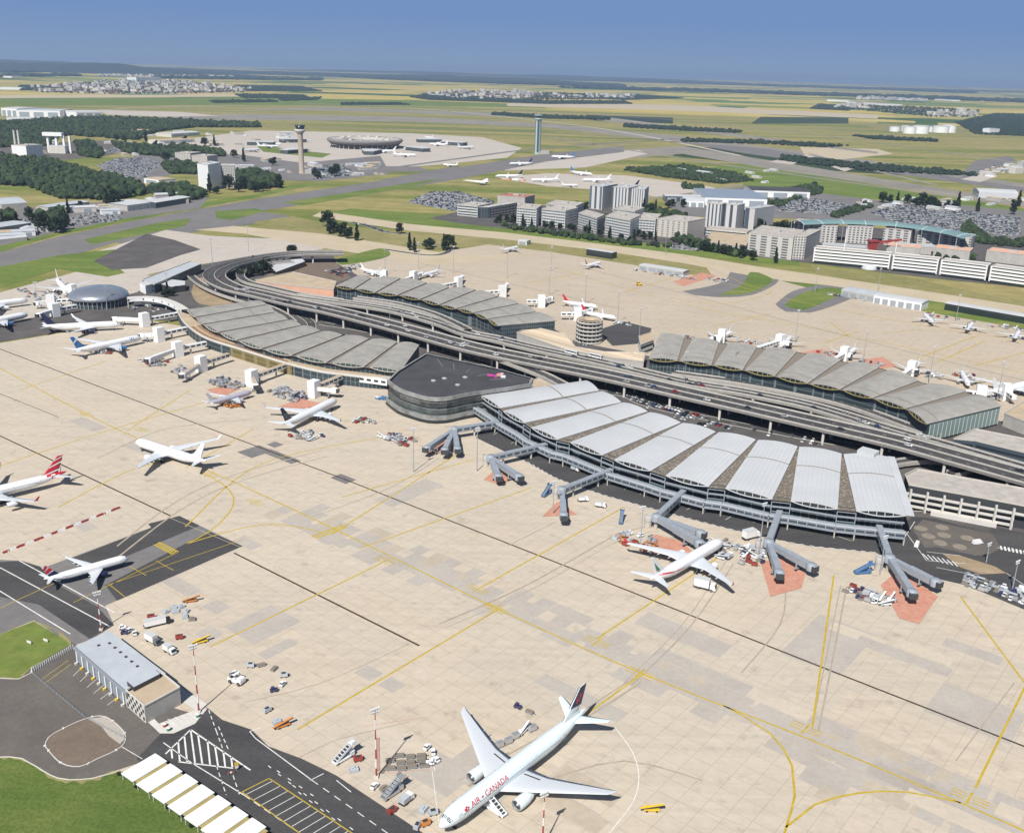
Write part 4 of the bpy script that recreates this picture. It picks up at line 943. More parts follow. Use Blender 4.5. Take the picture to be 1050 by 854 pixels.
def fascia(mb, fl, fr, out, z, rise, frame, glass, na=12, depth=1.0):
    """lens-shaped clerestory under the arched front edge"""
    vs = []; d = out*.0
    for i in range(na+1):
        s = i/na; p = lerp(fl, fr, s) - out*.5; arch = rise*(1-(2*s-1)**2)
        vs += [(p.x, p.y, z - .3 + arch - .5), (p.x, p.y, z - .3 - 1.5*(1-(2*s-1)**2) - .2)]
    mb.add(vs, [(2*i, 2*i+1, 2*i+3, 2*i+2) for i in range(na)], glass)
    for i in range(1, na, 2 if na > 8 else 1):
        s = i/na; p = lerp(fl, fr, s) - out*.25; arch = rise*(1-(2*s-1)**2)
        mb.bar((p.x, p.y, z - 2.0*(1-(2*s-1)**2) - .3), (p.x, p.y, z + arch - .5), .35, .35, frame)
    for i in range(na):
        s0, s1 = i/na, (i+1)/na; p, q = lerp(fl, fr, s0) - out*.2, lerp(fl, fr, s1) - out*.2
        mb.bar((p.x, p.y, z - .4 - 1.6*(1-(2*s0-1)**2)), (q.x, q.y, z - .4 - 1.6*(1-(2*s1-1)**2)), .4, .45, frame)

def hall(name, label, bays, z, rise, roofmt, body_mt, gapmt, thick=.7, inset=2.5, seam=.62, corr=None, frame='roof_white', glass='glass_dark', base=0.2, drop=0, fas=True):
    """bays: (front-left, front-right, back-left, back-right) photo points of each vault at its eaves"""
    B = [[g(*p, z) for p in b] for b in bays]
    c = sum((q for b in B for q in b), Vector((0, 0, 0)))/(4*len(B))
    root = thing(name, label, 'terminal', (c.x, c.y, base))
    off = Vector((c.x, c.y, base))
    def L(p): return Vector((p.x - off.x, p.y - off.y, 0))
    B = [[L(p) for p in b] for b in B]; zl = z - base
    fp = []; bp = []
    for fl, fr, bl, br in B: fp += [fl, fr]; bp += [bl, br]
    for i, (fl, fr, bl, br) in enumerate(B):
        mb = MB(); vault_roof(mb, fl, fr, bl, br, zl, rise, roofmt, 'lattice_brown', seam=seam, thick=thick, drop=drop); r = mb.build('roof_vault', root)
        if fas:
            o = (fl - bl).normalized(); fm = MB(); fascia(fm, fl, fr, o, zl, rise, frame, glass); fm.build('clerestory', r)
    # body under the roofs
    inn = [p + ((bp[i]-p).normalized())*inset for i, p in enumerate(fp)]; inb = [p + ((fp[i]-p).normalized())*inset*.6 for i, p in enumerate(bp)]
    w = MB(); n = len(inn)
    for P in (inn, inb):
        w.add([(p.x, p.y, 0) for p in P] + [(p.x, p.y, zl - .5) for p in P], [(i, i+1, n+i+1, n+i) for i in range(n-1)], body_mt)
    for i in (0, n-1): w.add([(inn[i].x, inn[i].y, 0), (inb[i].x, inb[i].y, 0), (inb[i].x, inb[i].y, zl-.5), (inn[i].x, inn[i].y, zl-.5)], [(0, 1, 2, 3)], body_mt)
    w.build('facade', root)
    # valleys between the vaults
    for i in range(1, len(fp)-1, 2):
        v = MB(); a, b, c2, d = fp[i], fp[i+1], bp[i+1], bp[i]
        if (a-b).length < 1.2 and (c2-d).length < 1.2: continue
        v.add([(a.x, a.y, zl-.9), (b.x, b.y, zl-.9), (c2.x, c2.y, zl-.9-drop), (d.x, d.y, zl-.9-drop)], [(0, 1, 2, 3)], gapmt)
        nrm = (a-d).normalized()
        v.build('roof_valley', root)
    return root, fp, bp, off

# ---------- front hall with the white vaults
bays = [((492, 405), (513, 418), (601, 390), (614, 400)), ((516, 421), (538, 433), (617, 401), (637, 412)), ((545, 438), (572, 450), (639, 412.5), (664, 421.5)), ((585, 453), (618, 466), (666.5, 422.5), (698, 433)),
        ((630, 471), (668, 482), (700, 433.5), (734, 442.5)), ((683, 487), (727, 498), (737, 443), (775, 450.5)), ((744, 500), (792, 511), (777.5, 451), (818, 457.5)), ((811, 513), (859, 521), (819.5, 458), (863, 465)), ((878, 523), (929, 528), (865, 465.5), (910, 468))]
fh, fp, bp, off = hall('terminal_hall', 'glass fronted terminal hall under nine white vaulted roofs, nearest to the viewer', bays, 14, 1.15, 'roof_white', 'mullion_glass', 'lattice', inset=4.0)
# boarding corridor hung along the facade, its frame towers, and columns
def outward(i): return (fp[i]-bp[i]).normalized()
lv = [p + outward(i)*4.5 for i, p in enumerate(fp)]
for i in range(0, len(lv), 1):
    if i == len(lv)-1: break
    a, b = lv[i], lv[i+1]; d = (b-a); n = outward(i)
    cm = MB(); cm.bar((a.x, a.y, 5.0), (b.x, b.y, 5.0), 4.2, 3.4, 'bridge_grey')
    cm.bar(Vector((a.x, a.y, 5.3)) + n*2.15, Vector((b.x, b.y, 5.3)) + n*2.15, .12, 1.3, 'glass_mid')
    cm.bar(Vector((a.x, a.y, 6.85)) + n*1.6, Vector((b.x, b.y, 6.85)) + n*1.6, .5, .35, 'roof_white')
    k = int(d.length/4)
    for j in range(k+1):
        p = lerp(a, b, j/max(1, k)); cm.bar((p.x+n.x*2.2, p.y+n.y*2.2, 4.5), (p.x+n.x*2.2, p.y+n.y*2.2, 6.2), .25, .2, 'roof_white')
    cm.build('boarding_corridor', fh)
cl = MB()
for i, p in enumerate(lv):
    n = outward(i)
    for s in (1.6, -1.6): cl.tube((p.x+n.x*s, p.y+n.y*s, 0), (p.x+n.x*s, p.y+n.y*s, 3.4), .4, .4, 'parapet', 8)
cl.build('corridor_columns', fh)
for i in range(1, len(fp)-1, 2):
    tw = MB(); a, b = fp[i]+outward(i)*1.0, fp[i+1]+outward(i+1)*1.0
    for p in (a, b): tw.bar((p.x, p.y, 3), (p.x, p.y, 12.5), .4, .4, 'steel')
    for h in (7.2, 9.8, 12.4): tw.bar((a.x, a.y, h), (b.x, b.y, h), .3, .3, 'steel')
    tw.bar((a.x, a.y, 5), (b.x, b.y, 5), .3, 3.8, 'glass_green')
    tw.build('stair_tower', fh)
bd = MB()
pts = [p - outward(i)*.6 for i, p in enumerate(fp)]
for i in range(len(pts)-1): bd.bar((pts[i].x, pts[i].y, 9.2), (pts[i+1].x, pts[i+1].y, 9.2), 1.2, .5, 'steel')
bd.build('canopy_ledge', fh)
box_ = MB(); p = lerp(bp[-2], bp[-1], .55); box_.box((p.x, p.y, 15), (10, 8, 4), 'roof_white', R(-40)); box_.build('plant_room', fh)
eg = MB(); a, b = fp[-1], bp[-1]; d = (b-a).normalized(); n = Vector((d.y, -d.x, 0)); 
for s in (0,): eg.bar(Vector((a.x, a.y, 13.8)) + n*2, Vector((b.x, b.y, 13.8)) + n*2, 4, .5, 'roof_white')
eg.build('roof_edge', fh)

# ---------- left hall with grey concrete vaults, curving
F = [(45, 112), (88, 148), (118, 178), (188, 213), (268, 247), (378, 284), (510, 312), (662, 343), (825, 360), (980, 382)]
Bk = [(340, 75), (395, 92), (428, 126), (487, 158), (543, 182), (628, 207), (724, 225), (840, 240), (962, 255), (1055, 268)]
cv = lambda p: (180 + p[0]/4.2, 290 + p[1]/4.2)
def gapbays(F, Bk, cv, gap=.07, gb=None):
    gb = gb or gap*.8
    out = []
    for i in range(len(F)-1):
        a, b, c, d = cv(F[i]), cv(F[i+1]), cv(Bk[i]), cv(Bk[i+1]); l = lambda p, q, t: (p[0]+(q[0]-p[0])*t, p[1]+(q[1]-p[1])*t)
        out.append((l(a, b, gap), l(a, b, 1-gap), l(c, d, gb), l(c, d, 1-gb)))
    return out
lh, lfp, lbp, loff = hall('terminal_hall', 'curved grey vaulted hall with a tan terrace, joined to the black roofed building', gapbays(F, Bk, cv), 14, 1.25, 'roof_concrete', 'mullion_glass', 'lattice_brown', seam=.7, frame='parapet', glass='glass_green')
# terrace in front (tan roof), white facade and glazed drum bays
ter = MB(); offL = Vector((loff.x, loff.y, 0))
tpx = [(181, 318), (190, 332), (210, 346), (240, 356), (272, 366), (292, 372), (324, 380), (352, 384), (400, 388), (408, 378)]
inner = [p for i, p in enumerate(lfp)]
outer = [g(*p, 8.2) - offL for p in tpx]
poly = [(p.x, p.y) for p in outer] + [(p.x, p.y) for p in (lfp[::-1])]
bm_poly = poly
o_ = path_pts([Vector((p.x, p.y, 0)) for p in outer], 6); N_ = len(o_); inn_ = path_pts([Vector((p.x, p.y, 0)) + (lbp[i]-p).normalized()*4 for i, p in enumerate(lfp)], 6)
def res(P, n):
    L = [0]; 
    for i in range(len(P)-1): L.append(L[-1] + (P[i+1]-P[i]).length)
    out = []; 
    for k in range(n):
        t = L[-1]*k/(n-1); j = 0
        while j < len(P)-2 and L[j+1] < t: j += 1
        out.append(lerp(P[j], P[j+1], (t-L[j])/max(1e-6, L[j+1]-L[j])))
    return out
o_, inn_ = res(o_, 40), res(inn_, 40)
ter.add([(p.x, p.y, 8) for p in o_] + [(p.x, p.y, 8) for p in inn_], [(i, i+1, 41+i, 40+i) for i in range(39)], 'roof_tan'); ter.build('terrace', lh)
tw_ = MB(); tw_.add([(p.x, p.y, 0) for p in o_] + [(p.x, p.y, 7.9) for p in o_], [(i, i+1, 41+i, 40+i) for i in range(39)], 'mullion_glass'); tw_.build('terrace_wall', lh)
ol = MB(); Po = [Vector((p.x, p.y, 0)) for p in o_[17:27]]; No = normals2(Po); s_ = -1 if (Po[3] + No[3]).y > Po[3].y else 1; wall_strip(ol, Po, s_*.4, 0, 7.1, 'olive_glass', .3); ol.build('olive_bays', lh)
pw = MB(); wall_strip(pw, o_, 0, 7.2, 8.9, 'concrete_light', .5); pw.build('terrace_parapet', lh)
wf = MB()
for a, b, m1 in [((294, 373), (352, 386), 'white_wall'), ((354, 386), (398, 392), 'white_wall')]:
    A, Bq = g(*a, 6) - offL, g(*b, 6) - offL; n = normals2([A, Bq])[0]; n = n if n.y < 0 else -n; A = A + n*1.2; Bq = Bq + n*1.2
    wf.bar((A.x, A.y, 5.8), (Bq.x, Bq.y, 5.8), 1.5, 4.2, m1)
    for j in range(6):
        p, q = lerp(A, Bq, (j+.2)/6) + n*.8, lerp(A, Bq, (j+.8)/6) + n*.8; wf.bar((p.x, p.y, 6.2), (q.x, q.y, 6.2), .12, 1.6, 'glass_dark')
wf.build('white_facade', lh)
# stepped brown roofs at the rotunda end of the terrace
st = MB()
for k_, (w_, z_) in enumerate(((0, 8.3), (5, 8.8), (10, 9.3))):
    P = [p + Vector((0, 0, 0)) for p in o_[8:26]]; N = normals2(P); q = [P[i] + N[i]*(w_+1) for i in range(len(P))]; ribbon(st, q, 0, 3.2, z_, 'roof_brown', 0); wall_strip(st, q, 0, z_-.6, z_+.1, 'roof_tan', .5)
st.build('stepped_roof', lh)

# ---------- grey hall behind the viaduct (near part, left) and curved one (right)
c2 = lambda p: p
D = [((343, 293), (367, 282)), ((364, 296), (381, 285)), ((386, 300), (412, 285)), ((409, 302.5), (439, 290)), ((432, 307), (461.5, 294.6)), ((451.6, 312.5), (489, 297)), ((469, 316.4), (511, 304)), ((486, 320.6), (533, 311)), ((500, 327), (550.6, 319.4)), ((511, 334), (572, 329))]
bh, _, _, _ = hall('terminal_hall', 'grey vaulted hall across the viaduct beside the concrete drum and the bend', gapbays([d[0] for d in D], [d[1] for d in D], c2, .06), 14, 1.25, 'roof_concrete', 'mullion_glass', 'lattice_brown', seam=.45, frame='olive_panel', glass='glass_dark', inset=3.0)
D = [((664, 367.4), (672.6, 341)), ((696, 369.4), (706, 346)), ((731, 374), (742, 351)), ((763, 379), (781.5, 356)), ((796, 385.5), (823, 360.5)), ((829.8, 393), (868, 370)), ((863, 399), (907, 377)), ((896, 408), (947.6, 391.7)), ((929.8, 419), (997.6, 402)), ((951, 435), (1032, 418))]
dh, dfp, dbp, doff = hall('terminal_hall', 'curved grey vaulted hall across the viaduct with a pale green glass gable', gapbays([d[0] for d in D], [d[1] for d in D], c2, .04, .13), 14, 1.25, 'roof_concrete', 'mullion_glass', 'lattice_brown', seam=.15, frame='olive_panel', glass='glass_dark', inset=3.0)
gm = MB(); a, b = dfp[-1], dbp[-1]; d = (b-a).normalized(); n = Vector((d.y, -d.x, 0)); mat('gable_glass', (.22, .29, .27), .25)
gm.bar(a + n*.6 + d*3 + Vector((0, 0, 7)), b + n*.6 - d*3 + Vector((0, 0, 7)), .4, 11, 'gable_glass')
for i in range(18):
    p = lerp(a + d*3, b - d*3, i/17) + n*.9; gm.bar((p.x, p.y, 1.5), (p.x, p.y, 12.5), .3, .3, 'roof_white')
gm.build('glass_gable', dh)

# ---------- black roofed building between the two near halls
rz_ = 17
rp_ = [(437, 364), (470, 371), (508, 379), (545, 389), (543, 394), (520, 398), (498, 401), (478, 404), (458, 408), (440, 408), (424, 404), (410, 399), (399, 391), (408, 382)]
P = [g(*p, rz_) for p in rp_]; cc = sum(P, Vector((0, 0, 0)))/len(P)
br = thing('terminal_building', 'dark banded building with a curved front and a flat black roof', 'terminal', (cc.x, cc.y, .23))
P = [Vector((p.x-cc.x, p.y-cc.y, 0)) for p in P]; Ps = path_pts(P[5:13], 5); Pf = P[:5] + Ps + P[13:]
def scale_poly(P, k): return [p*k for p in P]
m_ = MB(); m_.prism([(p.x, p.y) for p in scale_poly(Pf, .97)], 16.3, 16.9, 'dark_metal', 'roof_membrane'); m_.build('roof', br)
mat('band_light', (.235, .24, .23), .6, var=.45, scale=.12); mat('band_dark', (.07, .085, .085), .4, var=.6, scale=.15)
m_ = MB(); m_.prism([(p.x, p.y) for p in scale_poly(Pf, 1.0)], 0, 16.0, 'band_light'); m_.build('wall', br)
for z0, z1, kx, mt in [(15.0, 17.6, 1.025, 'band_light'), (14.2, 15.0, 1.012, 'glass_dark'), (9.6, 10.6, 1.008, 'glass_dark'), (10.6, 13.4, 1.0, 'band_dark'), (5.2, 6.2, 1.008, 'band_dark'), (6.4, 8.8, 1.02, 'band_dark'), (2.0, 4.6, 1.05, 'band_light'), (.6, 1.6, 1.06, 'glass_dark')]:
    m_ = MB(); P2 = [p*kx for p in Pf]; n = len(P2); P0 = [p*(kx-.03) for p in Pf]
    m_.add([(p.x, p.y, z0) for p in P2] + [(p.x, p.y, z1) for p in P2], [(i, (i+1) % n, n+(i+1) % n, n+i) for i in range(n)], mt)
    for zz in (z0, z1): m_.add([(p.x, p.y, zz) for p in P2] + [(p.x, p.y, zz) for p in P0], [(i, (i+1) % n, n+(i+1) % n, n+i) for i in range(n)], mt)
    m_.build('facade_band', br)
m_ = MB()
for t in range(5):
    a, b = lerp(Pf[0], Pf[4], .1+t*.18)*.93, lerp(Pf[0], Pf[4], .1+t*.18)*.62; 
    m_.bar((a.x, a.y, 16.95), (b.x, b.y, 16.95), .25, .12, 'steel')
for s in ((-8, 6), (6, 10), (-15, 0), (2, -8)): m_.box((s[0], s[1], 17.3), (3, 2, .9), 'roof_grey', AP)
m_.build('roof_fittings', br)
q = g(508, 385, 17.2)
md = MB(); 
for i in range(9): md.box((random.uniform(-6, 6), random.uniform(-4, 4), .5), (random.uniform(1.5, 4), random.uniform(1, 2.5), random.uniform(.6, 1.4)), random.choice(['magenta', 'magenta', 'white_metal', 'salmon_panel']), random.uniform(0, 3))
t_ = md.build('material_stack', loc=(q.x, q.y, 17.12)); tag(t_, 'magenta and white stacked building material on the black roof', 'building material')

# ---------- concrete drum (round car park) and the terraces beside it
c = (g(590, 350) + g(617, 351))/2; dr = thing('parking_drum', 'round concrete car park drum with stacked ring parapets behind the viaduct', 'car park', (c.x, c.y, .23)); rr = 11.5
for k_ in range(6):
    z0 = k_*3.4; m_ = MB(); m_.lathe([(rr-.3, z0), (rr, z0), (rr, z0+1.7), (rr-.3, z0+1.7)], 'rail_concrete', n=36); m_.build('ring_parapet', dr)
m_ = MB(); m_.lathe([(rr-2.2, 0), (rr-2.2, 20)], 'dark_metal', n=36); m_.lathe([(rr-.4, 19.6), (5, 19.8), (4.9, 17), (0, 17)], 'roof_tan', n=36); m_.build('core', dr)
m_ = MB()
for i in range(18): a = 2*PI*i/18; m_.bar(((rr-.6)*math.cos(a), (rr-.6)*math.sin(a), 0), ((rr-.6)*math.cos(a), (rr-.6)*math.sin(a), 20), .5, .5, 'concrete_wall')
m_.build('columns', dr)
def flat_block(name, label, px, h, wallmt, roofmt, zbase=.2, cat='building', parapet=True, bands=0, bandmt='glass_dark', par_mt='parapet', par_h=.9, at=None, band_h=1.4, split=None):
    """block whose roof outline is read off at its roof height"""
    P = [g(*p, h) for p in px] if at is None else at; c = sum(P, Vector((0, 0, 0)))/len(P)
    root = thing(name, label, cat, (c.x, c.y, zbase)); P = [Vector((p.x-c.x, p.y-c.y, 0)) for p in P]; n = len(P); H = h - zbase
    A = sum(P[i].x*P[(i+1) % n].y - P[(i+1) % n].x*P[i].y for i in range(n)); P = P if A > 0 else P[::-1]
    m_ = MB(); m_.prism([(p.x, p.y) for p in P], 0, H-.3, wallmt); m_.build('wall', root)
    m_ = MB(); m_.prism([(p.x*.985, p.y*.985) for p in P], H-.31, H-.05, roofmt); m_.build('roof', root)
    if parapet:
        m_ = MB()
        for i in range(n):
            a, b = P[i], P[(i+1) % n]; d = (b-a).normalized()*.2; m_.bar((a.x-d.x, a.y-d.y, H-.3+par_h/2), (b.x+d.x, b.y+d.y, H-.3+par_h/2), .45, par_h, par_mt)
        m_.build('parapet', root)
    if bands:
        fh_ = (H-.8)/bands
        for k_ in range(bands):
            z = .5 + fh_*(k_+.5); m_ = MB()
            for i in range(n):
                a, b = P[i], P[(i+1) % n]; d = (b-a); nn = Vector((d.y, -d.x, 0)).normalized()*.06; dd = d.normalized()*min(.8, d.length*.1)
                m_.bar((a.x+nn.x+dd.x, a.y+nn.y+dd.y, z), (b.x+nn.x-dd.x, b.y+nn.y-dd.y, z), .2, band_h, bandmt)
                ks = int(d.length/4)
                if split:
                    for j in range(1, ks): p = lerp(a, b, j/ks) + nn*2.4; m_.bar((p.x, p.y, z-band_h/2), (p.x, p.y, z+band_h/2), .5, .25, split)
            m_.build('window_band', root)
    return root, P, H
flat_block('terrace_block', 'low tan terrace roof with curved parapet between the drum and the viaduct, long and narrow', [(530, 341), (545, 335), (580, 343), (590, 356), (620, 361), (662, 362), (660, 371), (620, 366), (575, 357)], 8, 'concrete_wall', 'terrace_tiles')
flat_block('terrace_block', 'low tan roof with a salmon panelled front at the inside of the road bend', [(262, 287), (300, 279), (345, 289), (342, 297), (310, 294), (280, 291)], 8, 'salmon_panel', 'roof_tan')
flat_block('service_block', 'white walled small block at the left end of the curved grey hall', [(655, 345), (668, 341), (670, 349), (657, 354)], 10, 'white_wall', 'roof_tan', bands=2)
flat_block('canopy_block', 'long pale roofed canopy beside the trees inside the road bend', [(277, 273), (308, 263), (313, 268), (283, 279)], 6, 'glass_dark', 'roof_white', parapet=False)
# grey glazed shed and a white canopy left of the road bend
flat_block('connector_building', 'dark glass link building with a white end left of the road bend', [(146, 287), (196, 268), (206, 271), (158, 292)], 9, 'glass_mid', 'roof_grey', bands=2)
flat_block('canopy_block', 'white flat canopy beside the dark link building', [(164, 291), (172, 286), (190, 288), (190, 292), (176, 294)], 7, 'dark_metal', 'roof_white', parapet=False)
flat_block('service_block', 'small white cube at the end of the dark link building', [(143, 290), (150, 288), (156, 291), (149, 293)], 9, 'white_wall', 'roof_white', parapet=False)
# parking block lower right with white beams
pk, PP, PH = flat_block('parking_block', 'concrete parking block with white floor beams and columns, right of the white roofed hall', [(928, 487), (940, 481), (1010, 494), (1110, 512), (1110, 530), (1010, 511), (932, 497)], 13, 'dark_metal', 'roof_gravel', cat='car park')
A_, B_ = g(930, 498, 13), g(1110, 531, 13); cpk = pk.location; A_ = Vector((A_.x-cpk.x, A_.y-cpk.y, 0)); B_ = Vector((B_.x-cpk.x, B_.y-cpk.y, 0)); d = (B_-A_).normalized(); n = Vector((d.y, -d.x, 0)); n = n if n.y < 0 else -n
for k_, z in enumerate((2.2, 5.6, 9.0)):
    m_ = MB(); e = .64 if k_ < 2 else 1; q = lerp(A_, B_, e); m_.bar(A_ + n*1.2 + Vector((0, 0, z)), q + n*1.2 + Vector((0, 0, z)), .8, 1.2, 'concrete_light'); m_.build('floor_beam', pk)
for j in range(10):
    p = lerp(A_, B_, (j+.3)/10) + n*2; m_ = MB(); m_.bar((p.x, p.y, 0), (p.x, p.y, 12), 1.0, 1.0, 'concrete_light'); m_.build('column', pk)
m_ = MB(); q = lerp(A_, B_, .55); m_.bar(A_ + n*2.6 + d*14 + Vector((0, 0, 1.2)), q + n*2.6 + Vector((0, 0, 1.2)), 3, 2.4, 'concrete_light'); m_.build('plinth', pk)
flat_block('terrace_block', 'tan roofed block behind the glass gable at the right edge', [(1030, 424), (1050, 412), (1100, 416), (1100, 436), (1060, 436)], 9, 'concrete_wall', 'roof_tan')
flat_block('terrace_block', 'dark glass fronted flat block by the roads at the right edge', [(978, 450), (1000, 440), (1110, 462), (1110, 478), (1000, 452)], 7, 'glass_mid', 'roof_gravel', bands=1)
flat_block('ramp_block', 'small brown concrete block by the ramp behind the first white vault', [(540, 392), (552, 388), (568, 396), (555, 402)], 7, 'concrete_wall', 'roof_tan')

# ---------- silver dome satellite with ring base and its walkways
c = (g(72, 312) + g(132, 312))/2; rx = (g(132, 312) - g(72, 312)).length/2
dm = thing('dome_terminal', 'low silver domed round satellite building on a glazed ring', 'terminal', (c.x, c.y, .2))
m_ = MB(); m_.lathe([(rx*.99, 7.2), (rx*1.02, 8.4), (rx*.98, 10.6), (rx*.88, 12.8), (rx*.72, 14.6), (rx*.5, 15.9), (rx*.25, 16.6), (0, 16.9)], 'silver', n=56); m_.build('dome', dm)
for i in range(0):
    pass
m_ = MB(); m_.lathe([(rx*.9, 0), (rx*.9, 7.3)], 'mullion_glass', n=56); m_.lathe([(rx*.9, 7.25), (rx*1.0, 7.2)], 'dark_metal', n=56); m_.build('glazed_ring', dm)
m_ = MB()
for i in range(40):
    a = 2*PI*i/40; m_.bar((rx*.93*math.cos(a), rx*.93*math.sin(a), 0), (rx*.97*math.cos(a), rx*.97*math.sin(a), 7.2), .35, .35, 'roof_white')
m_.build('ring_columns', dm)
m_ = MB()
for i in range(24):
    a = 2*PI*i/24
    pr = [(rx*1.025, 8.4), (rx*.985, 10.63), (rx*.885, 12.84), (rx*.725, 14.64), (rx*.505, 15.94), (rx*.255, 16.64)]
    for (r0, z0), (r1, z1) in zip(pr, pr[1:]): m_.bar((r0*math.cos(a), r0*math.sin(a), z0), (r1*math.cos(a), r1*math.sin(a), z1), .18, .08, 'steel')
m_.build('roof_ribs', dm)
wk = thing('walkway', 'curved white covered walkway from the silver dome to the grey vaulted hall', 'walkway', tuple(g(160, 309, 0)))
P = path_pts(gs([(131, 307), (148, 306), (166, 308), (180, 313), (190, 319)], 8), 6); o0 = wk.location.copy(); P = [p - Vector((o0.x, o0.y, 8)) for p in P]
m_ = MB(); ribbon(m_, P, -3.5, 3.5, 9.6, 'concrete_light', 0); wall_strip(m_, P, -3.5, 6.2, 9.5, 'white_wall', .3); wall_strip(m_, P, 3.5, 6.2, 9.5, 'white_wall', .3); m_.build('tube', wk)
m_ = MB(); N = normals2(P)
for i in range(0, len(P), 2):
    for s in (-3.68, 3.68): q = P[i] + N[i]*s; m_.box((q.x, q.y, 8.1), (1.6, .3, 1.4), 'glass_dark', math.atan2(N[i].y, N[i].x) + PI/2)
m_.build('windows', wk)
m_ = MB()
for i in range(0, len(P), 3): m_.tube((P[i].x, P[i].y, 0), (P[i].x, P[i].y, 6.3), .6, .6, 'parapet', 8)
m_.build('columns', wk)
# ================================================================== JET BRIDGES
def jet_bridge(label, facade, rot, cabs, z=6.0, style='grey', group=None, w=3.2, h=3.0):
    A, Bp = g(*facade, z), g(*rot, z); Cs = [g(*c, z-.6) for c in cabs]
    root = thing('jet_bridge', label, 'jet bridge', (Bp.x, Bp.y, .23), 0, group); o = Vector((Bp.x, Bp.y, .23))
    L = lambda p: p - o
    A, Bl = L(A), L(Bp); wall, roof, win = ('bridge_grey', 'bridge_roof', 'glass_mid') if style == 'grey' else ('white_wall', 'roof_tan' if style == 'tan' else 'white_metal', 'glass_dark')
    d = (Bl - A); dl = d.length; d = d.normalized(); n = Vector((-d.y, d.x, 0)).normalized()
    m = MB(); m.bar(A, Bl, w, h, wall); m.bar(A + Vector((0, 0, h/2+.12)), Bl + Vector((0, 0, h/2+.12)), w*.86, .25, roof); m.build('corridor', root)
    for s in (1, -1):
        m = MB(); k = max(2, int(dl/4.5))
        for i in range(k):
            p, q = lerp(A, Bl, (i+.14)/k) + n*s*(w/2+.03), lerp(A, Bl, (i+.86)/k) + n*s*(w/2+.03); m.bar(p + Vector((0, 0, .25)), q + Vector((0, 0, .25)), .1, 1.35, win)
        m.build('corridor_windows', root)
    m = MB(); k = max(1, int(dl/16))
    for i in range(k):
        p = lerp(A, Bl, (i+.55)/k); m.bar((p.x, p.y, 0), (p.x, p.y, p.z-h/2), 1.0, 1.6, 'parapet')
    m.build('support_column', root)
    m = MB(); zz = Bl.z
    m.lathe([(2.5, zz-h/2), (2.5, zz+h/2+.1), (2.2, zz+h/2+.5), (0, zz+h/2+.7)], wall, n=16); m.lathe([(1.0, 0), (1.0, zz-h/2)], 'parapet', n=12); m.build('rotunda', root)
    if style != 'grey':
        m = MB(); m.box((0, 0, 6), (7, 6, 12), 'white_wall', math.atan2(d.y, d.x), 'white_metal'); m.build('stair_block', root)
    else:
        m = MB(); q = Bl - n*4.2 if (Bl - n*4.2 - Bl).x < 0 else Bl + n*4.2
        m.lathe([(1.9, 0), (1.9, 3.2)], 'parapet', (q.x, q.y), 14); m.lathe([(2.05, 3.2), (2.05, 6.4), (1.8, 6.6), (1.5, 6.3), (0, 6.3)], 'concrete_wall', (q.x, q.y), 14); m.build('stair_drum', root)
    for C in Cs:
        C = L(C); t = C - Bl; tl = t.length; t = t.normalized(); nn = Vector((-t.y, t.x, 0)).normalized(); tn = MB()
        a = Bl + t*2; e1 = Bl + t*(tl*.45); e2 = C - t*2
        tn.bar(a, e1, 2.7, 2.7, wall); tn.bar(e1, e2, 3.1, 3.1, wall)
        tn.bar(a + Vector((0, 0, 1.4)), e1 + Vector((0, 0, 1.4)), 2.2, .12, roof); tn.bar(e1 + Vector((0, 0, 1.6)), e2 + Vector((0, 0, 1.6)), 2.5, .12, roof)
        k = max(2, int(tl/3.0))
        for i in range(k):
            p = lerp(a, e2, (i+.5)/k); ww = 2.76 if (p-Bl).length < tl*.45 else 3.16
            tn.bar(p - nn*ww/2 + Vector((0, 0, .1)), p + nn*ww/2 + Vector((0, 0, .1)), .16, ww, 'steel')
        tn = tn.build('tunnel', root)
        cb = MB(); f = C - t*.3; cb.lathe([(2.3, C.z-1.6), (2.3, C.z+1.4), (1.9, C.z+1.75), (0, C.z+1.9)], wall, (C.x, C.y), 14)
        q = C + t*2.3; cb.box((q.x, q.y, C.z-.1), (1.6, 3.6, 3.0), 'dark_metal', math.atan2(t.y, t.x), roof); cb.build('cab', root)
        lg = MB(); p = lerp(Bl, C, .72)
        for s in (-1, 1):
            q = p + nn*s*1.5; lg.bar((q.x, q.y, .7), (q.x, q.y, p.z-1), .5, .5, 'steel'); lg.tube((q.x-nn.x*.3, q.y-nn.y*.3, .6), (q.x+nn.x*.3, q.y+nn.y*.3, .6), .6, .6, 'black_rubber', 12)
        a2, b2 = p - nn*1.9, p + nn*1.9; lg.bar((a2.x, a2.y, 1.2), (b2.x, b2.y, 1.2), .7, .6, 'steel_blue'); lg.build('drive_column', root)
        sm = MB(); p = C - t*2.5 + nn*2.6; q = p - t*5.5 + nn*.2
        for i in range(10):
            r_ = lerp(Vector((p.x, p.y, C.z-1.5)), Vector((q.x, q.y, .2)), i/9); sm.box(tuple(r_), (.5, 1.2, .12), 'steel', math.atan2(t.y, t.x))
        sm.bar(p + Vector((0, 0, C.z-1.4-p.z)), Vector((q.x, q.y, .3)), .12, .3, 'steel'); sm.build('service_stair', root)
    return root
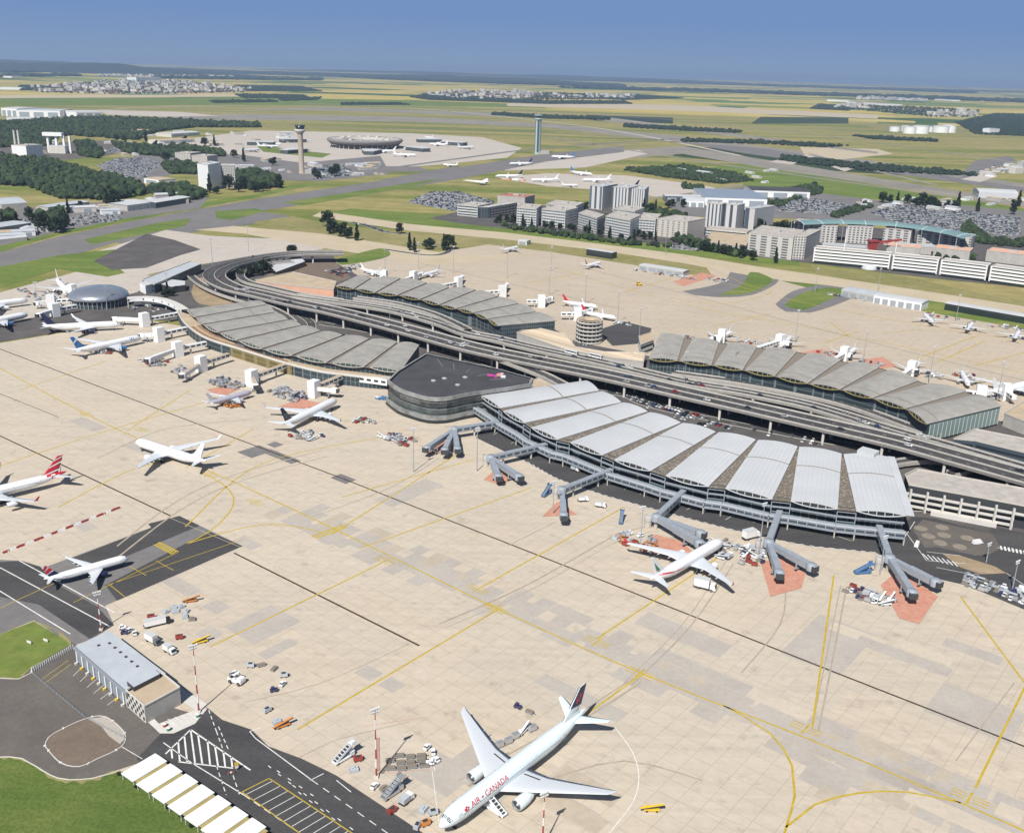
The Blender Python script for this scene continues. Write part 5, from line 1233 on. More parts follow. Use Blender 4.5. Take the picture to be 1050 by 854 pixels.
for a in [
    ('grey jet bridge fanning into three tunnels by the black roofed building', (511, 434), (466, 441), [(438, 460), (456, 462), (469, 461)]),
    ('empty grey jet bridge with two short tunnels over a small red patch', (560, 457), (503, 470), [(511, 489), (532, 489)]),
    ('empty grey jet bridge with a single tunnel beside the blue stair vehicle', (627, 483), (576, 503), [(578, 529)]),
    ('grey jet bridge whose tunnels reach the airliner with the green cedar tail', (706, 500), (673, 531), [(717, 557), (718, 547)]),
    ('empty grey jet bridge right of the cedar tailed airliner, one curved tunnel over red paint', (800, 524), (788, 557), [(799, 588), (832, 581)]),
    ('empty grey jet bridge at the hall corner, over the biggest red patch', (901, 541), (912, 573), [(935, 608), (959, 597)])]:
    jet_bridge(*a)
for a in [
    ('white jet bridge nearest the silver dome on the grey curved hall', (182, 322), (148, 328), [(118, 327)], 6, 'white'),
    ('white jet bridge reaching from the silver dome to the airliner with pale blue engines', (78, 314), (56, 318), [(40, 323)], 6, 'white'),
    ('white jet bridge reaching from the silver dome past its service yard', (74, 308), (52, 309), [(38, 311)], 6, 'white'),
    ('white jet bridge behind the silver dome', (84, 300), (74, 298), [(66, 299)], 6, 'white'),
    ('white jet bridge serving the blue tailed airliner', (191, 337), (163, 343), [(146, 344)], 6, 'white'),
    ('empty white jet bridge with a long head between the blue and lilac airliners', (211, 352), (182, 358), [(152, 369)], 6, 'white'),
    ('empty white jet bridge with a cluster of carts beside it, fourth on the curved hall', (234, 364), (206, 373), [(187, 385)], 6, 'tan'),
    ('white jet bridge with tan roof serving the lilac airliner', (292, 375), (258, 387), [(262, 396)], 6.5, 'tan'),
    ('white jet bridge with tan roof and big white stair block by the teal tailed airliner', (353, 385), (322, 398), [(343, 400)], 6.5, 'tan')]:
    jet_bridge(a[0], a[1], a[2], a[3], a[4], a[5])
for i, (f, r_, c) in enumerate([((384, 289), (394, 283), (386, 279)), ((412, 288), (424, 284), (432, 281)), ((446, 295), (470, 290), (474, 284)), ((497, 300), (515, 299), (520, 292)), ((540, 309), (555, 309), (565, 306)), ((575, 322), (592, 322), (606, 318)),
                             ((736, 352), (740, 345), (735, 346)), ((775, 358), (800, 350), (808, 352)), ((852, 371), (866, 363), (870, 364)), ((925, 385), (935, 378), (938, 380)), ((990, 402), (1006, 404), (1018, 402)), ((1040, 408), (1032, 402), (1026, 401))]):
    lab = ['leftmost white boarding bridge block behind the grey hall left of the drum', 'second white boarding bridge block behind the grey hall left of the drum', 'third white boarding bridge block behind the grey hall, tall white box', 'fourth white boarding bridge block behind the grey hall, tall white box', 'fifth white boarding bridge block, before the red and white aircraft', 'white boarding bridge block nearest the concrete drum',
           'white boarding bridge at the left of the curved hall across the viaduct', 'white boarding bridge behind the third vault of the curved hall', 'white boarding bridge behind the middle of the curved hall', 'white boarding bridge by the red curved marking behind the hall', 'white boarding bridge by the green gable', 'last white boarding bridge at the right edge'][i]
    jet_bridge(lab, f, r_, [c], 6, 'white', 'white boarding bridges of the far halls')

# ================================================================== VIADUCTS
def viaduct(label, px, z, w, parts=((-.5, .5),), pier_every=34, piers=True, deck='asphalt', zend=None, fascia_h=2.0, mid=True):
    P = path_pts(gs(px, z), 5)
    if zend is not None:
        n = len(P)
        for i, p in enumerate(P): p.z = z + (zend - z)*(i/(n-1))
    c = P[len(P)//2]; root = thing('viaduct', label, 'viaduct', (c.x, c.y, .2)); P = [p - Vector((c.x, c.y, .2)) for p in P]
    m = MB(); N = normals2(P); vs = []
    for i, p in enumerate(P):
        for s, dz in ((-.5, 0), (.5, 0), (.46, -fascia_h), (-.46, -fascia_h)): q = p + N[i]*w*s; vs.append((q.x, q.y, q.z + dz))
    fs = []
    for i in range(len(P)-1):
        for a, b in ((1, 0), (2, 1), (3, 2), (0, 3)): fs.append((4*i+a, 4*i+b, 4*i+4+b, 4*i+4+a))
    m.add(vs, fs, 'rail_concrete'); m.build('deck', root)
    m = MB(); ribbon(m, P, -w/2+.8, w/2-.8, .03, deck); m.build('carriageway', root)
    m = MB()
    for s in (-w/2+.25, w/2-.25): wall_strip(m, P, s, 0, .95, 'rail_concrete', .35)
    m.build('parapet', root)
    if mid:
        m = MB(); wall_strip(m, P, 0, .03, .8, 'rail_concrete', .6); m.build('median', root)
    m = MB()
    for s in (-w*.25, w*.25):
        acc = 0
        for i in range(0, len(P)-1, 2):
            a = P[i] + N[i]*s; b = P[i+1] + N[i+1]*s; m.bar(a + Vector((0, 0, .07)), lerp(a, b,   .45) + Vector((0, 0, .07)), .16, .02, 'white_paint')
    m.build('lane_marking', root)
    if piers:
        acc = 0
        for i in range(1, len(P)-1):
            acc += (P[i]-P[i-1]).length
            if acc > pier_every:
                acc = 0; zt = P[i].z - fascia_h
                for s in ((-w*.36, w*.3) if w > 14 else (0,)):
                    m = MB(); q = P[i] + N[i]*s; m.tube((q.x, q.y, 0), (q.x, q.y, zt-1), .9, .9, 'concrete_light', 10); m.bar((q.x-1.2, q.y, zt-.5), (q.x+1.2, q.y, zt-.5), 2.4, 1, 'concrete_light'); m.build('pier', root)
    return root
NEAR = [(352, 259), (300, 260), (258, 266), (228, 275), (220, 284), (236, 294), (268, 302), (306, 311), (340, 318), (380, 328), (425, 340), (484, 356), (540, 368), (620, 384), (700, 402), (780, 420), (850, 436), (919, 452), (985, 470), (1050, 488), (1130, 510)]
viaduct('near road viaduct sweeping round the bend and along the white hall, on round piers', NEAR, 11, 23)
viaduct('second road viaduct in front of the far grey halls, lower and behind the near one', [(300, 303), (345, 309), (400, 317), (449, 330), (479, 341), (508, 347), (550, 357), (620, 372), (700, 391), (760, 401), (820, 413), (860, 424), (914, 441), (967, 456), (1050, 480), (1120, 500)], 7, 15, pier_every=40)
viaduct('narrow ramp road on the outer side of the bend, low', [(196, 283), (206, 291), (225, 300), (250, 308), (275, 315), (290, 322), (300, 330)], 5, 8, mid=False)
viaduct('inner ramp road hugging the trees of the bend', [(300, 268), (262, 272), (247, 280), (252, 288), (275, 294), (310, 302), (350, 308)], 7, 9, mid=False)
viaduct('ramp splitting off the near viaduct and dropping behind the first white vault', [(470, 353), (500, 361), (533, 371), (560, 380), (590, 393), (620, 404)], 10.5, 9, zend=4, mid=False)
viaduct('curving kerbside ramp in front of the near far grey hall', [(364, 305), (405, 311), (440, 320), (462, 329), (480, 338)], 8.5, 8, mid=False)
viaduct('small looping ramp with white kerb below the viaduct at the right', [(905, 478), (925, 473), (955, 471), (985, 476), (992, 481), (975, 485)], 4, 7, mid=False)
viaduct('upper terrace road along the curved grey hall', [(690, 382), (760, 392), (830, 405), (880, 418), (930, 436), (960, 447)], 4.2, 9, mid=False, piers=False)
# retaining walls of the sunken station beneath the near viaduct
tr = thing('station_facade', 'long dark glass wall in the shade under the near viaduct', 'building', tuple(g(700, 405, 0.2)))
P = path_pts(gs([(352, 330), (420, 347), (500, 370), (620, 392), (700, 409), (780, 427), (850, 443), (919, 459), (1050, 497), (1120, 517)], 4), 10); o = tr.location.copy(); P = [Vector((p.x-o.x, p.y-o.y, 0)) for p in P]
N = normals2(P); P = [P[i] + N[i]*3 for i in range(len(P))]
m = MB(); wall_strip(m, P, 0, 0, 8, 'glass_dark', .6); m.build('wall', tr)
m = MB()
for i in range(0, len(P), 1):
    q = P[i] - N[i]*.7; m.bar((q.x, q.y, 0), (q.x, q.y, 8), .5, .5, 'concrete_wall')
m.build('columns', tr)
# ground roads with kerbs in the trench
def road(px, w, z=.27, mt='asphalt', name='road'):
    P = path_pts(gs(px), 6); m = MB(); ribbon(m, P, -w/2, w/2, z, mt, 0); o = m.build(name); tag(o, kind='structure')
    m = MB(); Pz = [Vector((p.x, p.y, 0)) for p in P]
    for s in (-w/2-.2, w/2+.2): wall_strip(m, Pz, s, .2, z+.12, 'concrete_light', .35)
    o = m.build('kerb'); tag(o, kind='structure')
    m = MB(); N = normals2(Pz)
    for i in range(0, len(Pz)-1, 2): a = Pz[i]; b = lerp(Pz[i], Pz[i+1], .6); m.bar(a + Vector((0, 0, z+.02)), b + Vector((0, 0, z+.02)), .2, .004, 'white_paint')
    tag(m.build('road_marking'), kind='structure')
for px, w in [([(330, 332), (380, 340), (430, 352), (490, 370), (540, 386), (570, 393)], 9), ([(610, 402), (640, 405), (660, 414), (700, 424), (760, 436), (820, 448), (900, 462), (960, 478)], 8), ([(300, 318), (318, 330), (322, 340), (350, 350), (400, 360)], 7),
              ([(290, 300), (330, 303), (380, 311), (440, 327), (480, 343), (540, 360)], 7), ([(640, 376), (700, 385), (780, 397), (860, 415), (930, 440)], 8), ([(960, 520), (930, 522), (928, 512), (934, 500)], 7), ([(420, 240), (395, 238), (378, 232), (360, 228)], 9), ([(395, 256), (440, 262), (460, 258), (452, 252), (420, 250)], 7)]: road(px, w)
# ================================================================== BUILDINGS OF THE AIRPORT TOWN
import numpy as np
def office(label, A, Bc, C, h, style='grid', roofmt='roof_gravel', name='office_building', cat='building', floors=None, group=None):
    """A, Bc, C: photo points where three corners of the block meet the ground"""
    a, b, c = g(*A), g(*Bc), g(*C) if not isinstance(C, (int, float)) else None
    if c is None:
        d = (b-a); n = Vector((-d.y, d.x, 0)).normalized(); n = n if n.y > 0 else -n; c = b + n*C
    P = [a, b, c, a + c - b]
    wall, band, split = dict(grid=('office_wall', 'glass_mid', 'office_wall'), ribbon=('office_wall', 'glass_dark', None), glass=('glass_mid', 'glass_dark', 'concrete_light'), white=('white_wall', 'glass_dark', None), slab=('facade_tall', None, None), tan=('facade_fine', None, None), punched=('facade_grid', None, None), shed=('white_wall', None, None), grey=('concrete_wall', None, None))[style]
    fl = floors or max(1, int(h/3.6))
    r, PP, H = flat_block(name, label, None, h, wall, roofmt, .15, cat, True, fl if band else 0, band or 'glass_dark', 'parapet', .8, P, 1.7 if style != 'white' else 1.9, split)
    if group: r['group'] = group
    if h > 9:
        m = MB(); d = (P[1]-P[0]).normalized(); w = (P[1]-P[0]).length
        m.box((0, 0, H + .9), (min(10, w*.3), 5, 2.2), 'concrete_wall', math.atan2(d.y, d.x), 'roof_grey')
        m.box((d.x*w*.25, d.y*w*.25, H+.5), (3, 2.4, 1.4), 'roof_grey', math.atan2(d.y, d.x)); m.build('roof_plant', r)
    return r
for a in [
    ('white banded office block beside the dense car park, short one', (469, 221), (489.5, 223), (503, 220), 17, 'ribbon'),
    ('long dark glass office block with pale roof right of the dense car park', (490.5, 224), (502, 224), (530, 219), 17, 'glass', 'roof_white'),
    ('grey office block with deep window grid, first behind the grass strip', (529.5, 231.4), (549.5, 233.3), (555, 229), 27, 'grid'),
    ('grey stepped office block, taller, second from the left of the grey group', (555, 231.4), (579, 234.3), (592, 230.5), 25, 'grid'),
    ('grey office block with dark side, third of the grey group', (592.4, 234), (611.4, 240), (619, 236), 22, 'grid'),
    ('wide grey office block with square window openings below the twin slab hotel', (620, 241), (645, 246), (656, 240), 27, 'grid'),
    ('grey glazed office block between the wide grey one and the tan one', (652, 241), (671, 242.5), (677, 236), 23, 'grid'),
    ('tan block with tall narrow windows right of the grey offices', (672.4, 242.3), (703.9, 246), (722, 242), 25, 'tan'),
    ('orange brick block with white end behind the grey office group', (510, 212), (538, 214), (548, 211), 18, 'grey', 'brick_red'),
    ('small grey block behind the grey office group', (560, 222), (590, 225), (598, 221), 20, 'grid'),
    ('grey office tower in the back row of the grey group', (628, 229), (650, 232), (660, 228), 22, 'grid')]: office(*a)
for a in [('left slab of the tall twin slab hotel, white ends and grey glass', (604, 214), (617, 215.5), (632, 212), 38, 'slab'), ('middle slab of the tall twin slab hotel', (627, 215.5), (643, 217), (655, 213.5), 38, 'slab'), ('right slab of the tall twin slab hotel', (646, 216), (660, 217), (664, 213), 36, 'slab')]:
    office(*a, 'roof_grey', 'hotel_building', 'hotel')
for a in [('white striped tower block, left of a pair', (722.7, 233), (738, 234.5), 22, 36, 'slab', 'roof_white'), ('white striped tower block, right of a pair', (741.6, 234), (754, 235.5), 26, 36, 'slab', 'roof_white'), ('grey block squeezed behind the white tower pair', (754, 232), (766, 233), 20, 26, 'punched'), ('tower block with a white end and a dark glazed side', (762.6, 235), (772, 236.5), (792, 233), 32, 'slab', 'roof_grey'),
          ('large grey gridded hotel block in front of the tower pair', (765.7, 261), (811, 267), (822, 258), 28, 'punched'), ('grey block with dark blue side at the end of the gridded hotel', (811, 266), (824, 266.5), (839, 258), 29, 'punched'), ('low brown parking deck in front of the white tower pair', (722, 252), (764, 258), (772, 241), 6, 'grey', 'roof_tan'),
          ('dark flat strip roof of the deck behind the planted row', (722, 241), (765, 245), 30, 9, 'ribbon', 'roof_gravel')]: office(*a)
for i, (A, Bc, C, h) in enumerate([((832, 248), (857, 250), 28, 24), ((866, 249), (893, 251), 28, 24), ((904, 251), (932, 254), 28, 23), ((939, 254), (994, 260), 28, 22), ((812, 246), (834, 248), 30, 26)]):
    office(['pale gridded block under the left part of the teal roof arc', 'pale gridded block, second under the teal roof arc', 'pale gridded block, third under the teal roof arc', 'long pale gridded block at the right end of the teal roof arc', 'pale block left of the teal roof arc'][i], A, Bc, C, h, 'punched')
# teal glazed arc roof
mat('teal_glass', (.17, .27, .27), .3, spec=.6)
P = path_pts(gs([(818, 229), (850, 228), (886, 229), (920, 231), (951, 235), (980, 240), (998, 245)], 26), 15); tl = thing('arc_roof', 'long teal glass arc roof over the pale gridded blocks', 'roof', (P[0].x, P[0].y, .15)); P = [Vector((p.x-tl.location.x, p.y-tl.location.y, 25.5)) for p in P]
m = MB(); vs = []; N = normals2(P); prof = [(-14, 0), (-9, 2.6), (0, 4.2), (9, 3.2), (14, 1)]
for i, p in enumerate(P):
    for s, dz in prof: q = p + N[i]*s; vs.append((q.x, q.y, q.z+dz))
k = len(prof); m.add(vs, [(i*k+j, (i+1)*k+j, (i+1)*k+j+1, i*k+j+1) for i in range(len(P)-1) for j in range(k-1)], 'teal_glass'); m.build('glazing', tl)
m = MB()
for i in range(0, len(P), 2):
    for s in (-13, 13): q = P[i] + N[i]*s; m.tube((q.x, q.y, 0), (q.x, q.y, 26), .6, .6, 'steel', 6)
    pr = [P[i] + N[i]*s + Vector((0, 0, dz+.15)) for s, dz in prof]
    for a, b in zip(pr, pr[1:]): m.bar(a, b, .5, .4, 'white_metal')
m.build('frame', tl)
# white banded station hotel in four lengths
for i, (A, Bc) in enumerate([((833, 270), (911, 277.5)), ((913.5, 278), (960, 283)), ((962.5, 283.5), (1010, 289.5)), ((1013, 290), (1090, 301))]):
    a, b = g(*A), g(*Bc); d = b-a; n = Vector((-d.y, d.x, 0)).normalized(); n = n if n.y > 0 else -n
    r, PP, H = flat_block('banded_building', ['long low white banded building, left length beside the white mast', 'white banded building, second length from the left', 'white banded building, third length from the left', 'white banded building, rightmost length running off the photo'][i], None, 19, 'glass_dark', 'roof_gravel', .15, 'building', True, 0, at=[a, b, b+n*20, a+n*20], par_mt='white_wall')
    off_ = r.location; a_, b_ = Vector((a.x-off_.x, a.y-off_.y, 0)), Vector((b.x-off_.x, b.y-off_.y, 0)); nn = -n*.5
    for z in (4.6, 8.4, 12.2, 16.0):
        m = MB(); m.bar(a_ + nn + Vector((0, 0, z)), b_ + nn + Vector((0, 0, z)), 1.0, 2.1, 'white_wall'); m.build('white_band', r)
    m = MB()
    for q in (a_ + d.normalized()*.8, b_ - d.normalized()*.8): m.bar((q.x+nn.x, q.y+nn.y, 2), (q.x+nn.x, q.y+nn.y, 18.5), 1.4, 1.2, 'white_wall')
    m.build('end_frame', r)
for i, (A, Bc, h) in enumerate([((908, 262), (942, 265), 13), ((956, 264), (993, 268), 13), ((1010, 268), (1060, 274), 14)]): office(['salmon brick block behind the white banded building, left', 'salmon brick block behind the white banded building, middle', 'salmon brick block behind the white banded building, right'][i], A, Bc, 30, h, 'grey', 'salmon_panel')
office('blue grey flat hall between the teal arc and the white bands', (842, 258), (890, 262), 22, 9, 'grey', 'roof_grey'); office('grey pitched hall behind the second white band', (915, 259), (960, 262), 22, 10, 'grey', 'roof_grey')
# red steel structure with an arm
c = g(893, 262); rd = thing('red_structure', 'bright red steel structure with a long sloping arm behind the white banded building', 'sculpture', (c.x, c.y, .15)); m = MB(); m.box((0, 0, 9), (10, 7, 18), 'red', .3); m.box((0, 0, 19), (13, 9, 2.4), 'red', .3); m.build('tower', rd)
m = MB(); m.bar((3, 0, 17), (36, -4, 22), 2, 2.6, 'red'); m.bar((3, 0, 12), (24, -3, 19.5), 1, 1, 'red'); m.build('arm', rd)
m = MB(); m.bar((30, -3, 0), (30, -3, 20.5), 1.2, 1.2, 'white_metal'); m.build('prop', rd)
c = g(863.5, 272); ms = thing('flag_mast', 'tall white mast in front of the white banded building', 'mast', (c.x, c.y, .15)); m = MB(); m.tube((0, 0, 0), (0, 0, 44), .9, .5, 'white_metal', 8); m.build('pole', ms); m = MB(); m.lathe([(2.4, 0), (2.4, 1.2), (0, 1.4)], 'concrete_light', n=12); m.build('base', ms)
c = g(891, 276); tn = MB(); tn.lathe([(9, 0), (8.6, 2), (7, 4), (4, 5.4), (0, 6)], 'roof_white', n=20); tag(tn.build('dome_tent', loc=(c.x, c.y, .2)), 'small pale dome tent in front of the white banded building', 'tent')
# sheds and hangars
def shed(label, A, Bc, depth, h, roofmt='roof_grey', wallmt='white_wall', rise=3, name='hangar', doors=3, cat='hangar'):
    a, b = g(*A), g(*Bc); d = b-a; w = d.length; rz = math.atan2(d.y, d.x); r = thing(name, label, cat, tuple((a+b)/2), rz)
    m = MB(); m.prism([(-w/2, 0), (w/2, 0), (w/2, depth), (-w/2, depth)], 0, h, wallmt); m.build('wall', r)
    m = MB(); n = 8; vs = []
    for i in range(n+1):
        y = depth*i/n; z = h + rise*(1-(2*i/n-1)**2)
        vs += [(-w/2-.6, y, z), (w/2+.6, y, z)]
    m.add(vs, [(2*i, 2*i+1, 2*i+3, 2*i+2) for i in range(n)], roofmt)
    for s in (0, 1): m.add([vs[2*i+s] for i in range(n+1)], [tuple(range(n+1))], wallmt)
    m.build('roof', r)
    for i in range(doors):
        m = MB(); x0, x1 = -w/2 + w*(i+.15)/doors, -w/2 + w*(i+.85)/doors; m.box(((x0+x1)/2, -.12, h*.38), (x1-x0, .25, h*.76), 'steel'); m.build('door', r)
    return r
shed('large white hangar with a grey roof on the left skyline, left of the runway', (18, 120), (62, 121), 150, 24); shed('white hangar block at the left edge of the hangar row', (2, 119), (18, 120), 120, 28, 'roof_white'); shed('pure white cube hangar in the hangar row', (64, 120), (79, 121), 90, 20, 'roof_white'); shed('grey and white hangar at the right end of the hangar row', (79, 121.5), (105, 121), 110, 22, 'roof_white'); shed('low white shed in front of the hangar row', (8, 124), (66, 124), 60, 8, 'roof_white')
shed('big white arched tent hall on the grass at the right edge', (1003, 203), (1043, 205), 60, 12, 'roof_white', 'roof_white', 4, doors=0); shed('large dark flat warehouse between the remote apron and the tower blocks', (722, 211), (786, 213), 150, 14, 'steel_blue', 'white_wall', 1); shed('long narrow shed with pale roof on the remote apron edge', (682, 207), (722, 208), 30, 10, 'roof_white', 'glass_mid', 1); shed('dark roofed long warehouse with white front by the far parking', (770, 202), (830, 204), 80, 12, 'roof_membrane', 'white_wall', 2); shed('white low warehouse in front of the dark roofed one', (700, 212), (722, 213), 60, 10, 'roof_white')
shed('long white cargo shed on the far apron', (895, 311), (944, 319), 22, 8, 'roof_white', 'white_wall', 1, 'cargo_shed', 6, 'shed'); shed('grey saw roofed shed left of the long white cargo shed', (862, 304), (896, 310), 24, 7, 'roof_grey', 'concrete_wall', 1, 'cargo_shed', 4, 'shed'); shed('long dark fronted shed with white posts at the right of the far apron', (968, 318), (1070, 336), 16, 7, 'roof_white', 'glass_dark', .6, 'cargo_shed', 0, 'shed'); shed('long low white shed on the sand apron edge, left', (655, 277), (700, 284), 16, 6, 'roof_white', 'concrete_wall', .6, 'cargo_shed', 5, 'shed')
shed('dark open gate building at the far edge of the sand apron', (601, 262), (627, 266), 12, 8, 'roof_white', 'glass_dark', .4, 'cargo_shed', 0, 'shed')
shed('small pale hut at the far corner of the sand apron', (531, 251), (540, 252), 12, 6, 'roof_white', 'concrete_light', .4, 'hut', 1, 'hut')
shed('white roofed shed row beside the left taxiway', (131, 217), (160, 213), 40, 9, 'roof_white', 'concrete_wall', 1, doors=4, cat='shed', name='warehouse'); shed('second white roofed shed beside the left taxiway, longer', (160, 214), (196, 208), 30, 9, 'roof_white', 'glass_mid', 1, doors=0, cat='shed', name='warehouse'); shed('blue grey roofed long shed behind the left taxiway', (50, 219), (92, 213), 25, 9, 'roof_grey', 'concrete_wall', 1, doors=5, cat='shed', name='warehouse')
shed('grey office shed cut by the left edge', (-20, 246), (33, 238), 34, 12, 'roof_grey', 'glass_mid', .5, doors=0, cat='shed', name='warehouse'); shed('white pipe like roof along the left edge by the taxiway', (-20, 252), (28, 247), 10, 5, 'roof_white', 'concrete_wall', 2, doors=0, cat='shed', name='warehouse'); shed('low grey domed roof hall at the left edge', (2, 216), (28, 214), 60, 9, 'roof_grey', 'concrete_wall', 5, doors=0, cat='shed', name='warehouse')
shed('white box shed between the woods', (148, 188), (163, 190), 40, 9, 'roof_tan', 'white_wall', 1, doors=1, cat='shed', name='warehouse'); shed('pale sheds beyond the left woods', (138, 139), (156, 137), 60, 10, 'roof_tan', 'concrete_light', 2, doors=2, cat='shed', name='warehouse'); shed('pale sheds beyond the left woods, right group', (176, 141), (205, 139), 60, 10, 'roof_white', 'concrete_light', 2, doors=2, cat='shed', name='warehouse'); shed('tan shed right of the left woods', (164, 148), (200, 146), 50, 9, 'roof_tan', 'concrete_light', 2, doors=2, cat='shed', name='warehouse')
office('pale tan flats in front of the round terminal road', (180, 168), (196, 169), 40, 24, 'tan'); office('pale tan flats, second block right of the first', (197, 170), (213, 171), 40, 22, 'tan')
office('white hotel with a cream end wall and gridded front, by the woods', (204, 194), (215, 196), (228, 193), 45, 'shed', 'roof_white', 'hotel_building', 'hotel'); office('gridded white wing of the hotel by the woods', (221, 193), (242, 193), 26, 40, 'punched', 'roof_white', 'hotel_building', 'hotel')
# heating plant: block with two slim chimneys, and a frame with tall legs
office('cream block of the heating plant with two chimneys', (13, 161), (28, 162), 50, 26, 'shed'); 
for i, x in enumerate((17, 21)):
    c = g(x, 158); t = thing('chimney', ['left slim chimney of the heating plant', 'right slim chimney of the heating plant'][i], 'chimney', tuple(c)); m = MB(); m.tube((0, 0, 0), (0, 0, 54), 3, 2.2, 'concrete_light', 10); m.build('shaft', t); m = MB(); m.tube((0, 0, 54), (0, 0, 56), 2.6, 2.6, 'dark_metal', 10); m.build('cap', t)
c = g(60, 157); fr = thing('water_tower', 'white portal like tower with a slab top on slim legs among the woods', 'tower', tuple(c))
m = MB()
for x in (-22, -2, 16, 30): m.box((x, 0, 20), (4.5, 5, 40), 'white_wall')
m.build('leg', fr); m = MB(); m.box((-8, 0, 43), (46, 14, 8), 'white_wall'); m.build('slab_top', fr); m = MB(); m.box((4, -6, 9), (40, 20, 18), 'concrete_light', 0, 'roof_grey'); m.build('base_block', fr)
# control towers
def tower(label, px, h, style):
    c = g(*px); t = thing('control_tower', label, 'control tower', tuple(c)); m = MB()
    if style == 'tan':
        m.lathe([(6.6, 0), (5.6, 4), (5.3, h-22), (5.8, h-20)], 'roof_tan' if False else 'tower_tan', n=18); m.build('shaft', t)
        m = MB(); m.lathe([(5.7, h-20), (11, h-14), (11.5, h-11), (0, h-11)], 'concrete_light', n=18); m.build('collar', t)
        m = MB(); m.lathe([(8, h-11), (10.6, h-4), (10.6, h-4)], 'glass_dark', n=12); m.build('cab_glass', t)
        m = MB(); m.lathe([(11, h-4), (11, h-3), (4, h-2), (0, h-1.6)], 'dark_metal', n=12); m.tube((0, 0, h-2), (0, 0, h+8), .3, .1, 'white_metal', 6); m.build('cab_roof', t)
    else:
        m.lathe([(8.8, 0), (7.4, 10), (7.2, h-16)], 'tower_grey', n=18); m.build('shaft', t)
        for s in (0, PI/2, PI, 3*PI/2):
            m = MB(); m.box((7.4*math.cos(s), 7.4*math.sin(s), (h-16)/2), (1.2, 5, h-16), 'glass_mid', s); m.build('glazed_strip', t)
        m = MB(); m.lathe([(7.4, h-16), (11, h-12), (11, h-10), (0, h-10)], 'tower_grey', n=18); m.build('collar', t)
        m = MB(); m.lathe([(8.5, h-10), (11, h-3)], 'glass_dark', n=14); m.build('cab_glass', t)
        m = MB(); m.lathe([(11.6, h-3), (11.6, h-2), (0, h-1.5)], 'tower_grey', n=14); m.tube((0, 0, h-2), (0, 0, h+7), .3, .1, 'white_metal', 6); m.build('cab_roof', t)
    m = MB(); m.box((18, 6, 4), (26, 20, 8), 'concrete_wall', .2, 'roof_grey'); m.build('base_block', t)
mat('tower_tan', (.42, .36, .29), .85, var=.08, scale=.1); mat('tower_grey', (.36, .44, .44), .6, var=.06, scale=.1)
tower('tan concrete control tower with a dark flared cab, left, near the hotel', (309.5, 178), 100, 'tan'); tower('tall slim grey green control tower, right of the round terminal', (551, 158), 104, 'grey')
# round terminal and its satellites
mat('drum_grey', (.19, .185, .175), .85, var=.1, scale=.05)
c = (g(337, 151) + g(411, 151))/2; rt_ = thing('round_terminal', 'wide round concrete terminal drum with a flared upper ring far behind', 'terminal', tuple(c)); rr = 100
m = MB(); m.lathe([(rr*.80, 0), (rr*.80, 10)], 'glass_dark', n=48); m.lathe([(rr*.80, 9.9), (rr*.98, 10)], 'dark_metal', n=48); m.build('lower_storeys', rt_)
m = MB(); m.lathe([(rr*.94, 10), (rr*1.02, 14), (rr*1.06, 19), (rr*1.04, 23), (rr*.97, 23)], 'drum_grey', n=64); m.build('upper_ring', rt_)
m = MB(); m.lathe([(rr*.985, 22.6), (rr*.5, 22.8), (rr*.49, 16), (0, 16)], 'roof_gravel', n=48); m.build('roof', rt_)
m = MB()
for i in range(36): a = 2*PI*i/36; m.box((rr*.93*math.cos(a), rr*.93*math.sin(a), 6.5), (2, 1.2, 13), 'concrete_light', a)
m.build('columns', rt_)
m = MB()
for i in range(16): a = 2*PI*i/16; m.box((rr*.72*math.cos(a), rr*.72*math.sin(a), 24), (14, 8, 3), random.choice(['concrete_light', 'concrete_wall']), a)
m.build('roof_plant', rt_)
for i, (px, az) in enumerate([((268, 149), .3), ((300, 157), 1.2), ((380, 158), 1.6), ((430, 155), 2.2), ((466, 149), 2.6), ((440, 146), .6), ((300, 146), .8)]):
    c = g(*px); t = thing('satellite_building', ['leftmost small satellite of the round terminal', 'satellite in front of the tan control tower', 'satellite in front of the round terminal', 'satellite right of the round terminal, near', 'satellite farthest right of the round terminal', 'satellite right of the round terminal, behind', 'satellite left of the round terminal, behind'][i], 'terminal', tuple(c), az)
    m = MB(); m.prism([(-38, -12), (30, -26), (38, 0), (30, 26), (-38, 12)], 0, 9, 'mullion_glass'); m.build('wall', t); m = MB(); m.prism([(-39, -13), (31, -27), (40, 0), (31, 27), (-39, 13)], 9, 10.4, 'concrete_wall', 'roof_white'); m.build('roof', t)
    m = MB()
    for y in (-18, 0, 18): m.box((44, y, 5), (14, 3, 3), 'white_wall')
    m.build('boarding_arms', t)
